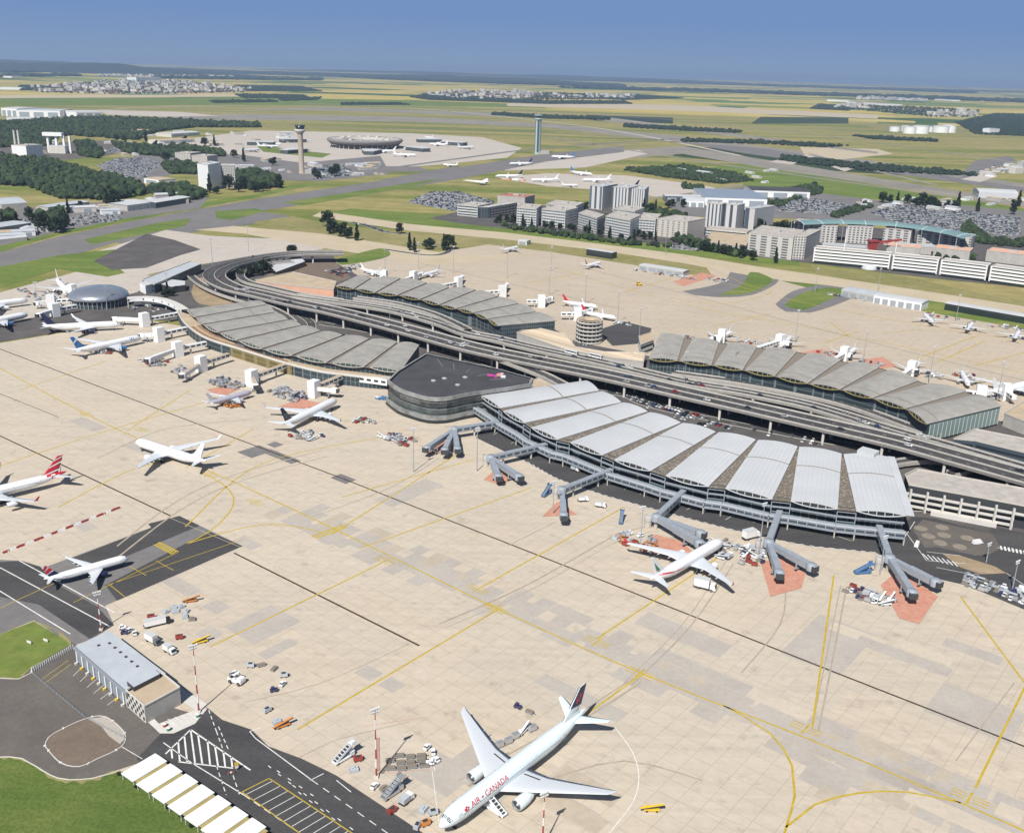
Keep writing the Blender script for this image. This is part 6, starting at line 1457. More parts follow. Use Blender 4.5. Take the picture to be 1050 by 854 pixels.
# white storage tanks on the right skyline
for i, (x, y, rad, h) in enumerate([(722, 153.5, 26, 22), (735, 153, 22, 26), (744, 154, 20, 20), (757, 155, 24, 26), (768, 155.5, 20, 24), (920, 134, 40, 30), (936, 135, 36, 34), (953, 136, 40, 34), (968, 137, 30, 30)]):
    x, y = [(917, 135), (928, 135), (937, 134.5), (948, 135), (956, 135.5), (964, 136), (972, 136), (943, 137), (932, 137)][i]
    c = g(x, y); t = thing('storage_tank', 'white round storage tank in the tank group by the far dark green field', 'storage tank', tuple(c), 0, 'white storage tanks')
    m = MB(); m.lathe([(rad*.9, 0), (rad*.9, h*.9)], 'white_wall', n=20); m.build('shell', t); m = MB(); m.lathe([(rad*.92, h*.9), (rad*.5, h*.98), (0, h)], 'roof_white', n=20); m.build('roof', t)
shed('white low warehouse on the right skyline', (470+10, 0) if False else (868, 106.5), (905, 109), 200, 16, 'roof_white', 'white_wall', 1, 'warehouse', 0, 'warehouse'); shed('white low warehouse right of the tank group', (1007, 137), (1014, 137.5), 80, 22, 'roof_white', 'white_wall', 1, 'warehouse', 0, 'warehouse')
shed('white warehouses on the right horizon', (1010, 103), (1030, 104), 200, 20, 'roof_white', 'white_wall', 1, 'warehouse', 0, 'warehouse')
for i, (a, b) in enumerate([((0, 92), (22, 92.5)), ((848, 104), (870, 105)), ((890, 99), (915, 100.5)), ((958, 103), (975, 104)), ((140, 84), (165, 84)), ((12, 80), (24, 80))]):
    shed(['white shed left of the far town', 'white shed before the right skyline warehouses', 'long white shed on the right skyline', 'white shed near the right skyline warehouses', 'white tower block group in the far town', 'white shed beyond the far town on the left'][i], a, b, 120, 14 if i != 4 else 40, 'roof_white', 'white_wall', 1, 'warehouse', 0, 'warehouse')

# ================================================================== VEGETATION AND FAR TOWNS
def ico(sub):
    bm = bmesh.new(); bmesh.ops.create_icosphere(bm, subdivisions=sub, radius=1); v = np.array([p.co[:] for p in bm.verts]); f = np.array([[q.index for q in p.verts] for p in bm.faces]); bm.free(); return v, f
ICO2, ICO1 = ico(2), ico(1)
NPR = np.random.default_rng(5)
def inside(poly, X, Y):
    r = np.zeros(len(X), bool); n = len(poly)
    for i in range(n):
        (x0, y0), (x1, y1) = poly[i], poly[(i+1) % n]
        c = ((y0 > Y) != (y1 > Y)) & (X < (x1-x0)*(Y-y0)/((y1-y0) if y1 != y0 else 1e-9)+x0); r ^= c
    return r
def scatter(polys_px, spacing):
    out = []
    for px in polys_px:
        P = [(p.x, p.y) for p in gs(px)]; xs = [p[0] for p in P]; ys = [p[1] for p in P]
        nx, ny = int((max(xs)-min(xs))/spacing)+1, int((max(ys)-min(ys))/spacing)+1
        X, Y = np.meshgrid(np.arange(nx)*spacing+min(xs), np.arange(ny)*spacing+min(ys)); X = X.ravel() + NPR.uniform(-.5, .5, X.size)*spacing; Y = Y.ravel() + NPR.uniform(-.5, .5, Y.size)*spacing
        k = inside(P, X, Y); out.append(np.stack([X[k], Y[k]], 1))
    return np.concatenate(out)
def mesh_np(name, V, F, mats, mi, smooth=False):
    me = bpy.data.meshes.new(name); nf, k = F.shape
    me.vertices.add(len(V)); me.vertices.foreach_set('co', V.astype(np.float32).ravel())
    me.loops.add(nf*k); me.loops.foreach_set('vertex_index', F.astype(np.int32).ravel())
    me.polygons.add(nf); me.polygons.foreach_set('loop_start', np.arange(0, nf*k, k, dtype=np.int32)); me.polygons.foreach_set('loop_total', np.full(nf, k, np.int32))
    for m_ in mats: me.materials.append(MATS[m_])
    me.polygons.foreach_set('material_index', mi.astype(np.int32)); me.polygons.foreach_set('use_smooth', np.full(nf, smooth)); me.update(calc_edges=True); me.validate()
    o = bpy.data.objects.new(name, me); COL.objects.link(o); return o
def woods(name, label, polys, spacing, r, hfac=1.5, src=ICO2, mats=('leaf_dark', 'leaf_mid', 'leaf_dark', 'leaf_mid', 'leaf_light')):
    pts = scatter(polys, spacing); n = len(pts); v, f = src
    R_ = NPR.uniform(r*.7, r*1.25, n); Hh = R_*hfac*NPR.uniform(.7, 1.3, n)
    V = v[None]*(1 + NPR.uniform(-.28, .28, (n, len(v), 1))); V = V*np.stack([R_, R_, Hh*.6], 1)[:, None, :]
    V[:, :, 0] += pts[:, 0:1]; V[:, :, 1] += pts[:, 1:2]; V[:, :, 2] += (Hh*.55)[:, None]
    F = (f[None] + (np.arange(n)*len(v))[:, None, None]).reshape(-1, 3); mi = np.repeat(NPR.integers(0, len(mats), n), len(f))
    return tag(mesh_np(name, V.reshape(-1, 3), F, mats, mi), label, 'woods', kind='stuff')
woods('woods', 'dark woods left of the airport, between the hangars and the taxiway', [
    [(-40, 128), (0, 127), (60, 123), (110, 122), (175, 124), (210, 126), (265, 128), (268, 131), (200, 131), (170, 134), (140, 141), (90, 141), (75, 139), (60, 141), (50, 150), (-40, 153)],
    [(-40, 161), (0, 162), (30, 165), (60, 168), (95, 178), (140, 190), (150, 200), (115, 206), (60, 204), (30, 192), (-40, 188)], [(78, 148), (95, 148), (106, 158), (100, 163), (82, 160)],
    [(115, 148), (150, 152), (190, 152), (232, 157), (230, 161), (180, 162), (130, 158)], [(166, 170), (190, 167), (203, 172), (202, 179), (175, 179)], [(150, 196), (175, 192), (205, 195), (212, 202), (200, 206), (165, 203)], [(243, 178), (260, 176), (285, 185), (288, 192), (262, 196), (244, 193)], [(105, 136), (125, 133), (150, 140), (140, 144), (110, 142)],
    [(40, 224), (62, 218), (66, 228), (62, 238), (40, 236)], [(0, 222), (12, 220), (16, 230), (4, 234)]], 9.5, 6)
woods('woods', 'scrub and hedges around the pale parking and the remote apron', [[(640, 175), (700, 171), (750, 178), (772, 186), (740, 189), (680, 182)], [(800, 196), (835, 190), (845, 198), (815, 206)], [(992, 228), (1015, 246), (1060, 250), (1060, 256), (1000, 250), (985, 240)], [(690, 240), (720, 250), (765, 262), (760, 265), (710, 255), (688, 247)], [(700, 190), (722, 192), (720, 196), (700, 194)], [(780, 209), (806, 207), (830, 196), (800, 213)], [(505, 228), (530, 234), (600, 244), (640, 250), (690, 253), (690, 255), (640, 252), (590, 245), (525, 236)], [(658, 214), (690, 218), (705, 222), (700, 226), (664, 222)], [(770, 236), (800, 238), (815, 243), (800, 246), (775, 241)], [(850, 222), (890, 210), (895, 213), (858, 224)], [(955, 262), (1000, 264), (1000, 268), (960, 266)], [(830, 240), (850, 242), (848, 245), (830, 243)], [(620, 222), (640, 226), (638, 230), (620, 227)], [(560, 214), (600, 219), (598, 222), (565, 218)], [(690, 232), (716, 236), (716, 240), (692, 237)]], 7.5, 3.8)
woods('woods', 'distant dark woods and hedgerows fading blue toward the horizon', [
    [(505, 116), (560, 119), (625, 121), (625, 123.5), (560, 122), (505, 118.5)], [(700, 143), (780, 145), (870, 150), (850, 152), (780, 148), (700, 146)], [(870, 139), (960, 144), (960, 146), (890, 143)], [(980, 126), (1020, 117), (1100, 119), (1100, 142), (1000, 138)], [(640, 128), (700, 131), (760, 135), (760, 137), (690, 134), (640, 131)],
    [(240, 97), (310, 98), (320, 101), (250, 101)], [(215, 104), (280, 103), (285, 105), (220, 106)], [(285, 102), (330, 100), (325, 103), (290, 104)], [(20, 88), (50, 89), (60, 93), (20, 93)], [(240, 88), (310, 89), (330, 94), (250, 94)], [(420, 100), (440, 96), (480, 99), (560, 104), (640, 104), (650, 107), (560, 107), (440, 103)], [(560, 99), (640, 103), (700, 101), (650, 97)], [(350, 106), (410, 106), (420, 108), (350, 108)], [(840, 107), (880, 110), (870, 114), (830, 112)], [(800, 160), (900, 170), (1000, 178), (1000, 181), (890, 176), (800, 165)]], 17, 8, .8, ICO1, ('leaf_far', 'leaf_dark'))
woods('woods', 'blue forest bands along the far horizon', [
    [(350, 79.5), (420, 83), (520, 86.5), (640, 90), (640, 88.6), (520, 84.5), (420, 81), (350, 78)], [(560, 90), (700, 94), (900, 100.5), (1090, 107), (1090, 104.5), (900, 98.5), (700, 92.4)], [(640, 84), (800, 89), (1000, 96), (1000, 95), (800, 88), (640, 83.2)], [(-30, 72.5), (120, 71.5), (240, 73.5), (350, 77), (350, 79), (240, 76), (120, 74), (-30, 75)], [(-30, 78.5), (80, 77.5), (80, 78.5), (-30, 80)], [(160, 79.5), (330, 82), (330, 83), (160, 81)]], 90, 55, .4, ICO1, ('leaf_far',))
def town(label, polys, spacing, big=.05):
    pts = scatter(polys, spacing); n = len(pts); Vs = []; Fs = []; mi = []
    base = np.array([(-1, -1, 0), (1, -1, 0), (1, 1, 0), (-1, 1, 0), (-1, -1, 1), (1, -1, 1), (1, 1, 1), (-1, 1, 1), (-1, 0, 1.5), (1, 0, 1.5)], float)
    quads = np.array([(0, 1, 5, 4), (1, 2, 6, 5), (2, 3, 7, 6), (3, 0, 4, 7), (4, 5, 9, 8), (6, 7, 8, 9), (5, 6, 9, 9), (7, 4, 8, 8)])
    quads[6] = (5, 6, 9, 5); quads[7] = (7, 4, 8, 7)
    tri = []
    for i in range(n):
        b = NPR.random() < big; sx, sy, sz = (NPR.uniform(10, 26), NPR.uniform(7, 12), NPR.uniform(10, 28)) if b else (NPR.uniform(4, 7), NPR.uniform(3, 4.5), NPR.uniform(3, 5))
        a = NPR.uniform(0, 3.14); v = base*[sx, sy, sz]; 
        if b: v[8:, 2] = sz*1.02
        c, s = math.cos(a), math.sin(a); v = np.stack([v[:, 0]*c - v[:, 1]*s + pts[i, 0], v[:, 0]*s + v[:, 1]*c + pts[i, 1], v[:, 2]], 1)
        Vs.append(v); wm = NPR.choice([0, 1, 4, 4]); rm = NPR.choice([2, 3, 3, 5]) if not b else 0
        for q in quads[:6]: Fs.append((q[0]+10*i, q[1]+10*i, q[2]+10*i, q[3]+10*i))
        mi += [wm]*4 + [rm]*2
    return tag(mesh_np('town', np.concatenate(Vs), np.array(Fs), ('concrete_light', 'concrete_light', 'brick_red', 'roof_brown', 'concrete_wall', 'leaf_far'), np.array(mi)), label, 'town', kind='stuff')
town('far town of white houses and red roofs on the left, below the horizon', [[(30, 91), (70, 86), (130, 83), (180, 83.5), (230, 88), (258, 92), (250, 95), (180, 96.5), (100, 96.5), (40, 95)]], 30, .05)
town('village of pale houses between woods in the middle distance', [[(432, 97), (470, 93.5), (540, 93.5), (560, 97), (530, 103), (470, 102)], [(560, 97), (650, 98), (650, 101.5), (570, 101)]], 36, .06)
town('villages and sheds on the right in the far fields', [[(855, 111), (870, 106.5), (890, 108), (890, 112)], [(950, 117), (985, 113.5), (1005, 117), (1000, 120), (955, 120)], [(1005, 171), (1060, 170), (1060, 180), (1015, 178)], [(880, 100), (950, 102.5), (950, 104), (880, 102)], [(100, 77.5), (240, 79), (240, 80), (100, 78.5)]], 40, .15)
woods('woods', 'garden trees between the houses of the far towns', [[(30, 91), (70, 86), (130, 83), (180, 83.5), (230, 88), (258, 92), (250, 95), (180, 96.5), (100, 96.5), (40, 95)], [(432, 97), (470, 93.5), (560, 95), (650, 98), (650, 102), (530, 103), (470, 102)], [(855, 111), (870, 106.5), (1005, 113), (1000, 120), (955, 120)]], 40, 8, .8, ICO1, ('leaf_far',))
# small sheds scattered over the cargo and service areas
def small_shed(rm, wm, L, Wd, h):
    t = thing('shed', '', 'shed'); m = MB(); m.prism([(-L/2, -Wd/2), (L/2, -Wd/2), (L/2, Wd/2), (-L/2, Wd/2)], 0, h, wm); m.build('wall', t)
    m = MB(); m.add([(-L/2-.5, -Wd/2-.5, h), (L/2+.5, -Wd/2-.5, h), (L/2+.5, 0, h+2), (-L/2-.5, 0, h+2), (L/2+.5, Wd/2+.5, h), (-L/2-.5, Wd/2+.5, h)], [(0, 1, 2, 3), (3, 2, 4, 5), (1, 4, 2), (0, 3, 5)], rm); m.build('roof', t); m = MB(); m.box((L*.2, -Wd/2-.1, h*.35), (L*.25, .3, h*.7), 'steel'); m.build('door', t); return t
SH = [small_shed('roof_white', 'concrete_light', 40, 18, 7), small_shed('roof_grey', 'white_wall', 26, 14, 6), small_shed('roof_tan', 'concrete_wall', 34, 16, 6)]; SN = ['white roofed', 'grey roofed', 'tan roofed']; su = [False]*3; rs = random.Random(41)
for where, x0, x1, y0, y1, n in [('in the yards along the broad grey taxiway', 70, 200, 203, 222, 16), ('between the dark woods and the tan control tower', 195, 300, 163, 178, 18), ('among the woods near the heating plant', 20, 150, 146, 160, 16), ('beyond the woods short of the round terminal', 120, 300, 136, 150, 22), ('by the remote apron scrub', 690, 800, 175, 188, 12), ('along the far edge of the big pale car park', 880, 1048, 205, 216, 20), ('in the village beyond the arched tent hall', 1008, 1048, 170, 180, 12), ('at the foot of the round terminal road', 310, 400, 168, 180, 14), ('in the yards by the grey office shed', 0, 70, 226, 248, 14)]:
    for _ in range(n):
        k_ = rs.randrange(3); f_ = rs.random(); p = g(x0 + (x1-x0)*f_, (y0 + (y1-y0)*rs.random()) if where[0:2] != 'in the yards'[0:2] else y1 - (y1-y0)*f_ + rs.uniform(-4, 4)); s_ = rs.uniform(.45, 1.1); lab = SN[k_] + ' small shed ' + where
        if su[k_]: dup(SH[k_], (p.x, p.y, .2), R(33) + rs.choice((0, PI/2)), lab, SN[k_] + ' small sheds ' + where, (s_, s_, s_))
        else: o = SH[k_]; su[k_] = True; o.location = (p.x, p.y, .2); o.rotation_euler.z = R(33); tag(o, lab, None, SN[k_] + ' small sheds ' + where)

def make_tree(label, h, w, conif=False, dark=True):
    t = thing('tree', label, 'tree'); m = MB(); m.tube((0, 0, 0), (0, 0, h*.45), w*.05+.12, w*.03+.06, 'bark', 7)
    for i in range(5):
        a = i*2.4; m.tube((0, 0, h*(.25+.05*i)), (w*.28*math.cos(a), w*.28*math.sin(a), h*(.5+.07*i)), .12, .04, 'bark', 5)
    m.build('trunk', t); m = MB(); rnd = random.Random(int(h*100))
    cl = [(rnd.uniform(-.32, .32)*w, rnd.uniform(-.32, .32)*w, h*rnd.uniform(.32, .85), w*rnd.uniform(.16, .27)) for _ in range(16)]
    if conif: cl = [(rnd.uniform(-.2, .2)*w*(1-k_/16), rnd.uniform(-.2, .2)*w*(1-k_/16), h*(.15+.8*k_/16), w*.30*(1-k_/18)) for k_ in range(16)]
    for cx, cy, cz, r in cl:
        for _ in range(60):
            u, v = rnd.uniform(0, 2*PI), math.acos(rnd.uniform(-1, 1)); q = r*rnd.uniform(.65, 1.1); p = Vector((cx + q*math.sin(v)*math.cos(u), cy + q*math.sin(v)*math.sin(u), cz + q*.85*math.cos(v)))
            s = rnd.uniform(.35, .75)*min(1.3, w/8+.3); e1 = Vector((rnd.gauss(0, 1), rnd.gauss(0, 1), rnd.gauss(0, .6))).normalized()*s; e2 = Vector((rnd.gauss(0, 1), rnd.gauss(0, 1), rnd.gauss(0, .6))).normalized()*s
            m.add([p-e1, p-e2, p+e1, p+e2], [(0, 1, 2, 3)], 'leaf_dark' if rnd.random() < .6 else 'leaf_mid')
    m.build('crown', t); return t
T0 = [make_tree('broad dark green tree', 13, 11), make_tree('rounded dark green tree', 11, 9), make_tree('tall dark narrow tree', 17, 7, True)]
TREES = [('on the green island beside the sand coloured taxiway', [(336, 232), (342, 238), (350, 243), (357, 245), (366, 247), (338, 240)], 1.6), ('by the looping road on the green strip', [(410, 240), (438, 256), (442, 254), (460, 256), (455, 257), (420, 257), (425, 259)], 1.3), ('inside the bend of the road viaduct', [(248, 282), (254, 278), (262, 280), (268, 277), (256, 284), (274, 275), (264, 283), (250, 276), (260, 274), (270, 281), (247, 287), (276, 279), (299, 266), (301, 264)], 1.0), ('beside the silver dome walkway', [(172, 303), (176, 304), (169, 305)], .8),
         ('along the big pale car park', [(952, 212), (954, 213), (958, 212), (971, 214), (979, 214), (982, 213), (1002, 217), (938, 211), (962, 214), (1038, 220), (1040, 214), (1044, 212), (945, 211), (930, 209), (905, 208), (912, 209), (920, 208)], 1.5), ('among the grey office blocks', [(536, 233), (545, 234), (520, 228), (512, 229), (526, 231), (559, 235), (566, 236), (574, 236), (584, 236), (604, 240), (600, 239), (615, 243), (660, 246), (666, 246), (655, 243), (650, 247), (672, 248), (588, 238), (636, 249), (645, 250), (625, 246)], 1.0),
         ('by the twin slab hotel', [(660, 217), (664, 218), (668, 216), (672, 216), (668, 220), (600, 216), (590, 215), (596, 219), (704, 210), (690, 212), (685, 214), (700, 213)], 1.2), ('on the planted row before the parking deck', [(712, 255), (718, 257), (724, 258), (730, 259), (736, 260), (742, 261), (748, 262), (754, 263), (760, 264), (706, 253), (772, 267), (795, 270)], 1.0), ('by the white hotel and the tan tower', [(215, 198), (222, 199), (235, 195), (250, 194), (323, 182), (327, 183), (341, 181), (262, 197), (270, 196), (245, 197), (285, 193), (345, 179)], 1.6),
         ('by the grey office shed and the taxiway', [(4, 236), (10, 235), (44, 238), (52, 238), (58, 239), (64, 236), (66, 232), (38, 232), (30, 226), (110, 210), (117, 209), (122, 212), (113, 213), (83, 216), (70, 219)], 1.4), ('along the white tower pair', [(778, 236), (784, 238), (790, 240), (796, 239), (800, 241), (804, 238), (812, 236)], 1.2), ('by the scattered sheds beyond the dark woods', [(120, 145), (128, 146), (160, 150), (210, 150), (220, 150), (150, 146), (190, 146), (200, 160), (240, 162), (250, 166), (170, 166), (280, 170)], 1.6)]
first = [True]*3
for where, pts, s in TREES:
    for i, p in enumerate(pts):
        k_ = random.choice((0, 0, 1, 1, 2)); c = g(*p); sc = s*random.uniform(.8, 1.2); lab = T0[k_]['label'] if first[k_] else None
        base = ['broad dark green tree', 'rounded dark green tree', 'tall dark narrow tree'][k_] + ' ' + where
        if first[k_]: o = T0[k_]; o.location = (c.x, c.y, .15); o.rotation_euler.z = random.uniform(0, 6); o.scale = (sc,)*3; o['label'] = base; o['group'] = 'trees ' + where; first[k_] = False
        else: dup(T0[k_], (c.x, c.y, .15), random.uniform(0, 6), base, 'trees ' + where, (sc, sc, sc*random.uniform(.9, 1.15)))
# shrub row on the lawn edge by the white canopies
for i, p in enumerate([(122, 795), (140, 808), (172, 829), (186, 838), (196, 848)]):
    c = g(*p); k_ = 1; dup(T0[1], (c.x, c.y, .14), i, 'low green bush on the lawn edge beside the white canopies', 'bushes beside the white canopies', (.16, .16, .13))

# ================================================================== SUMMER HAZE
m = MB(); hx = 43000; m.box((0, 0, 125), (2*hx, 2*hx, 252), 'white_wall')
hzo = m.build('haze'); tag(hzo, kind='stuff')
hm = bpy.data.materials.new('haze_air'); hm.use_nodes = True; n_ = hm.node_tree; n_.nodes.clear()
ov = n_.nodes.new('ShaderNodeOutputMaterial'); pv = n_.nodes.new('ShaderNodeVolumePrincipled'); pv.inputs['Color'].default_value = (.52, .70, .98, 1); pv.inputs['Density'].default_value = 4.6e-5; pv.inputs['Anisotropy'].default_value = 0.15
n_.links.new(pv.outputs[0], ov.inputs['Volume']); hzo.data.materials.clear(); hzo.data.materials.append(hm)
# ================================================================== FOREGROUND BUILDING, CANOPIES, FENCE, MASTS
def L2(P, o): return [Vector((p.x-o.x, p.y-o.y, 0)) for p in P]
z = 7.2
rl, rtp, rr_, rb = g(77, 662, z), g(112, 646, z), g(170, 690, z), g(131, 709, z)
c = (rl+rtp+rr_+rb)/4; hb = thing('service_building', 'low silver roofed apron building with a concrete annex and chequered window front', 'building', (c.x, c.y, .13))
rl, rtp, rr_, rb = L2([rl, rtp, rr_, rb], c)
m = MB(); m.prism([(p.x*.985, p.y*.985) for p in (rl, rb, rr_, rtp)], 0, 6.4, 'concrete_wall'); m.build('wall', hb)
m = MB(); m.prism([(p.x, p.y) for p in (rl, rb, rr_, rtp)], 6.4, 7.0, 'steel', 'roof_grey'); m.build('roof', hb)
du = (rb-rl).normalized(); dv = (rtp-rl).normalized(); Lu = (rb-rl).length; Lv = (rtp-rl).length
m = MB()
for i in range(7): p = rl + du*(Lu*(.10+.105*i)) + dv*(Lv*.70) if i else rl + du*(Lu*.16) + dv*(Lv*.45); m.box((p.x, p.y, 7.15), (.9, .9, .45), 'dark_metal', math.atan2(du.y, du.x))
m.build('roof_vent', hb)
for i in range(9): m = MB(); p = rl + du*(Lu*(i+.3)/9) - dv*.5; m.bar((p.x, p.y, 0), (p.x, p.y, 6.6), .35, .35, 'white_metal'); q = p - dv*.6; m.box((q.x, q.y, .4), (.9, .9, .8), 'yellow' if i % 2 else 'concrete_light', AP); m.build('front_column', hb)
m = MB(); ed = [rl - dv*.6, rb - dv*.6]; m.bar(ed[0] + Vector((0, 0, 6.5)), ed[1] + Vector((0, 0, 6.5)), .5, 1.0, 'steel'); m.build('gutter', hb)
for i in range(8):
    m = MB(); p, q = rl + du*(Lu*(i+.42)/9) - dv*.05, rl + du*(Lu*(i+1.15)/9) - dv*.05; m.bar((p.x, p.y, 2.6), (q.x, q.y, 2.6), .25, 4.4, 'steel_blue'); m.build('roller_door', hb)
# annex
a0 = rb - du*1.5; ax_ = [a0, a0 + du*13.5, a0 + du*13.5 + dv*Lv, a0 + dv*Lv]
m = MB(); m.prism([(p.x, p.y) for p in ax_], 0, 6.9, 'concrete_wall'); m.build('annex_wall', hb)
m = MB(); ai = [ax_[0]+du*.4+dv*.4, ax_[1]-du*.4+dv*.4, ax_[2]-du*.4-dv*.4, ax_[3]+du*.4-dv*.4]; m.prism([(p.x, p.y) for p in ai], 6.9, 7.0, 'roof_tan'); m.build('annex_roof', hb)
m = MB()
for i in range(4): a, b = ax_[i], ax_[(i+1) % 4]; m.bar(a + Vector((0, 0, 7.15)), b + Vector((0, 0, 7.15)), .4, .5, 'concrete_light')
m.build('annex_parapet', hb)
m = MB(); p = a0 + du*2.2 + dv*Lv*.5; m.prism([tuple((a0 + du*(-2) + dv*Lv*.12)[:2]), tuple((a0 + du*3.2 + dv*Lv*.12)[:2]), tuple((a0 + du*3.2 + dv*Lv*.86)[:2]), tuple((a0 + du*(-2) + dv*Lv*.86)[:2])], 7.0, 8.9, 'dark_metal', 'roof_grey'); m.build('roof_hood', hb)
m = MB(); q = a0 - dv*.06
m.bar(q + Vector((0, 0, 3.4)), q + du*13.5 + Vector((0, 0, 3.4)), .14, 6.6, 'concrete_light'); m.build('front_panel', hb)
rnd = random.Random(3)
for k_ in range(4):
    for i in range(9):
        if (i + k_) % 2 == 0:
            m = MB(); p = q + du*(i*1.45+.35) - dv*.1; w = du*1.05; m.bar((p.x, p.y, .9+1.55*k_+.6), (p.x+w.x, p.y+w.y, .9+1.55*k_+.6), .14, 1.35, 'glass_dark'); m.build('window', hb)
# fence at the lawn corner
fa, fb = g(33, 690), g(75, 666); o = fa; ft = thing('fence', 'white picket fence between the dry lawn and the parking bays', 'fence', (o.x, o.y, .13)); d = fb-fa; n = int(d.length/.9)
m = MB()
for i in range(n+1): p = d*(i/n); m.bar((p.x, p.y, 0), (p.x, p.y, 2.2), .28, .12, 'white_metal')
m.build('pickets', ft); m = MB()
for zz in (.4, 1.9): m.bar(Vector((0, 0, zz)), d + Vector((0, 0, zz)), .12, .15, 'steel')
m.build('rail', ft)
for (a, b), lab in [(((34, 692), (88, 737)), 'long thin low rail fence across the dark plaza'), (((88, 737), (128, 758)), 'short low rail fence by the kerbed island')]:
    A, Bq = g(*a), g(*b); t = thing('fence', lab, 'fence', (A.x, A.y, .13)); d = Bq-A; m = MB(); k_ = int(d.length/2.2)
    for i in range(k_+1): p = d*(i/k_); m.bar((p.x, p.y, 0), (p.x, p.y, 1.1), .1, .1, 'steel')
    m.build('posts', t); m = MB(); 
    for zz in (.5, 1.1): m.bar(Vector((0, 0, zz)), d + Vector((0, 0, zz)), .09, .09, 'steel')
    m.build('rails', t)
# kerb stones round the island
P = path_pts(gs([(46, 765), (50, 756), (65, 747), (88, 737), (108, 735), (128, 752), (124, 766), (100, 778), (82, 786), (62, 782), (46, 765)]), 2); kb = MB(); Pz = [Vector((p.x, p.y, 0)) for p in P]; wall_strip(kb, Pz, 0, .13, .32, 'concrete_light', .3); tag(kb.build('kerb'), kind='structure')
kb = MB()
for i in range(0, len(P), 4): kb.box((P[i].x, P[i].y, .25), (.9, .45, .36), 'white_paint', random.uniform(0, 3))
tag(kb.build('kerb_stones'), kind='structure')
for px in [[(-60, 781), (10, 776), (30, 782), (60, 798), (95, 798), (122, 790)], [(-60, 690), (20, 696), (33, 684)]]:
    P = [Vector((p.x, p.y, 0)) for p in path_pts(gs(px), 3)]; kb = MB(); wall_strip(kb, P, 0, .1, .26, 'concrete_light', .35); tag(kb.build('kerb'), kind='structure')
# white canopies in a row
ca, cb_, ct = g(124, 792, 3), g(224, 862, 3), g(155, 769, 3)
d = (cb_-ca); dl = d.length; d = d.normalized(); wv = (ct-ca); wv = wv - d*wv.dot(d); wl = wv.length; wn = wv.normalized(); n = 7; pit = 8.1
for i in range(n):
    p0 = ca + d*(pit*i); c = p0 + d*(pit*.4) + wn*(wl/2); t = thing('canopy', ['first white parking canopy at the kerbed island end of the row', 'second white parking canopy from the island end', 'third white parking canopy from the island end', 'fourth white parking canopy from the island end', 'fifth white parking canopy from the island end', 'sixth white parking canopy, cut by the lower edge', 'last white parking canopy at the lower edge'][i], 'canopy', (c.x, c.y, .13), math.atan2(d.y, d.x), 'white parking canopies')
    m = MB(); w_ = pit*.78; nseg = 4; vs = []
    for j in range(nseg+1):
        x = -w_/2 + w_*j/nseg; zz = 2.75 + .12*(1-(2*j/nseg-1)**2); vs += [(x, -wl/2, zz), (x, wl/2, zz)]
    m.add(vs, [(2*j, 2*j+2, 2*j+3, 2*j+1) for j in range(nseg)], 'white_wall'); m.add([(x, y, zz-.12) for x, y, zz in vs], [(2*j, 2*j+1, 2*j+3, 2*j+2) for j in range(nseg)], 'roof_white')
    m.build('roof', t)
    m = MB()
    for y in (-wl/2, wl/2): m.bar((-w_/2, y, 2.6), (w_/2, y, 2.6), .15, .22, 'white_metal')
    for x in (-w_/2, w_/2): m.bar((x, -wl/2, 2.6), (x, wl/2, 2.6), .15, .2, 'white_metal')
    m.build('frame', t)
    for x in (-w_/2+.2, w_/2-.2):
        for y in (-wl/2+.3, wl/2-.3): m = MB(); m.tube((x, y, 0), (x, y, 2.6), .09, .09, 'white_metal', 6); m.build('post', t)
    m = MB(); m.box((w_/2+pit*.11, 0, 2.45), (pit*.19, wl*.9, .1), 'olive_panel'); m.build('gutter', t)

# ---------- masts
def mast(label, px, h, painted, head=True, rungs=False, group=None):
    c = g(*px); t = thing('light_mast', label, 'light mast', (c.x, c.y, .13), 0, group)
    n = 7
    for i in range(n):
        m = MB(); z0, z1 = h*i/n, h*(i+1)/n; r0, r1 = .34-.2*i/n, .34-.2*(i+1)/n; m.tube((0, 0, z0), (0, 0, z1), r0, r1, ('red' if i % 2 == 0 else 'white_paint') if painted else 'steel', 8)
        if painted or i == 0: m.build('pole_section', t)
        elif i == 1:
            m = MB(); m.tube((0, 0, z0), (0, 0, h), r0, .14, 'steel', 8); m.build('pole', t)
    if painted:
        m = MB(); m.box((0, 0, .4), (1.4, 1.4, .8), 'concrete_light'); m.build('base', t)
    if head:
        m = MB(); m.box((0, 0, h), (3.2, .3, .3), 'steel', .6); m.box((0, 0, h-1.1), (2.6, .3, .3), 'steel', .6)
        for i in range(4): x = -1.3+.87*i; m.box((x*math.cos(.6), x*math.sin(.6), h+.35), (.6, .45, .5), 'white_metal', .6); m.box((x*.8*math.cos(.6), x*.8*math.sin(.6), h-.75), (.5, .4, .4), 'white_metal', .6)
        m.build('lamp_head', t)
    if rungs:
        m = MB()
        for i in range(40): m.box((.75, 0, h*.1 + h*.5*i/40), (1.1, .09, .09), 'red')
        m.bar((1.25, 0, h*.1), (1.25, 0, h*.6), .08, .08, 'red'); m.build('ladder', t)
    return t
mast('red and white banded mast with a red ladder by the dolly rows', (386, 797), 26, True, True, True)
mast('red and white banded mast at the road corner by the concrete annex', (204, 730), 27, True)
mast('red and white banded mast behind the silver roofed apron building', (104, 646), 17, True)
mast('red and white banded mast by the engine of the icy blue airliner', (556, 870), 20, True)
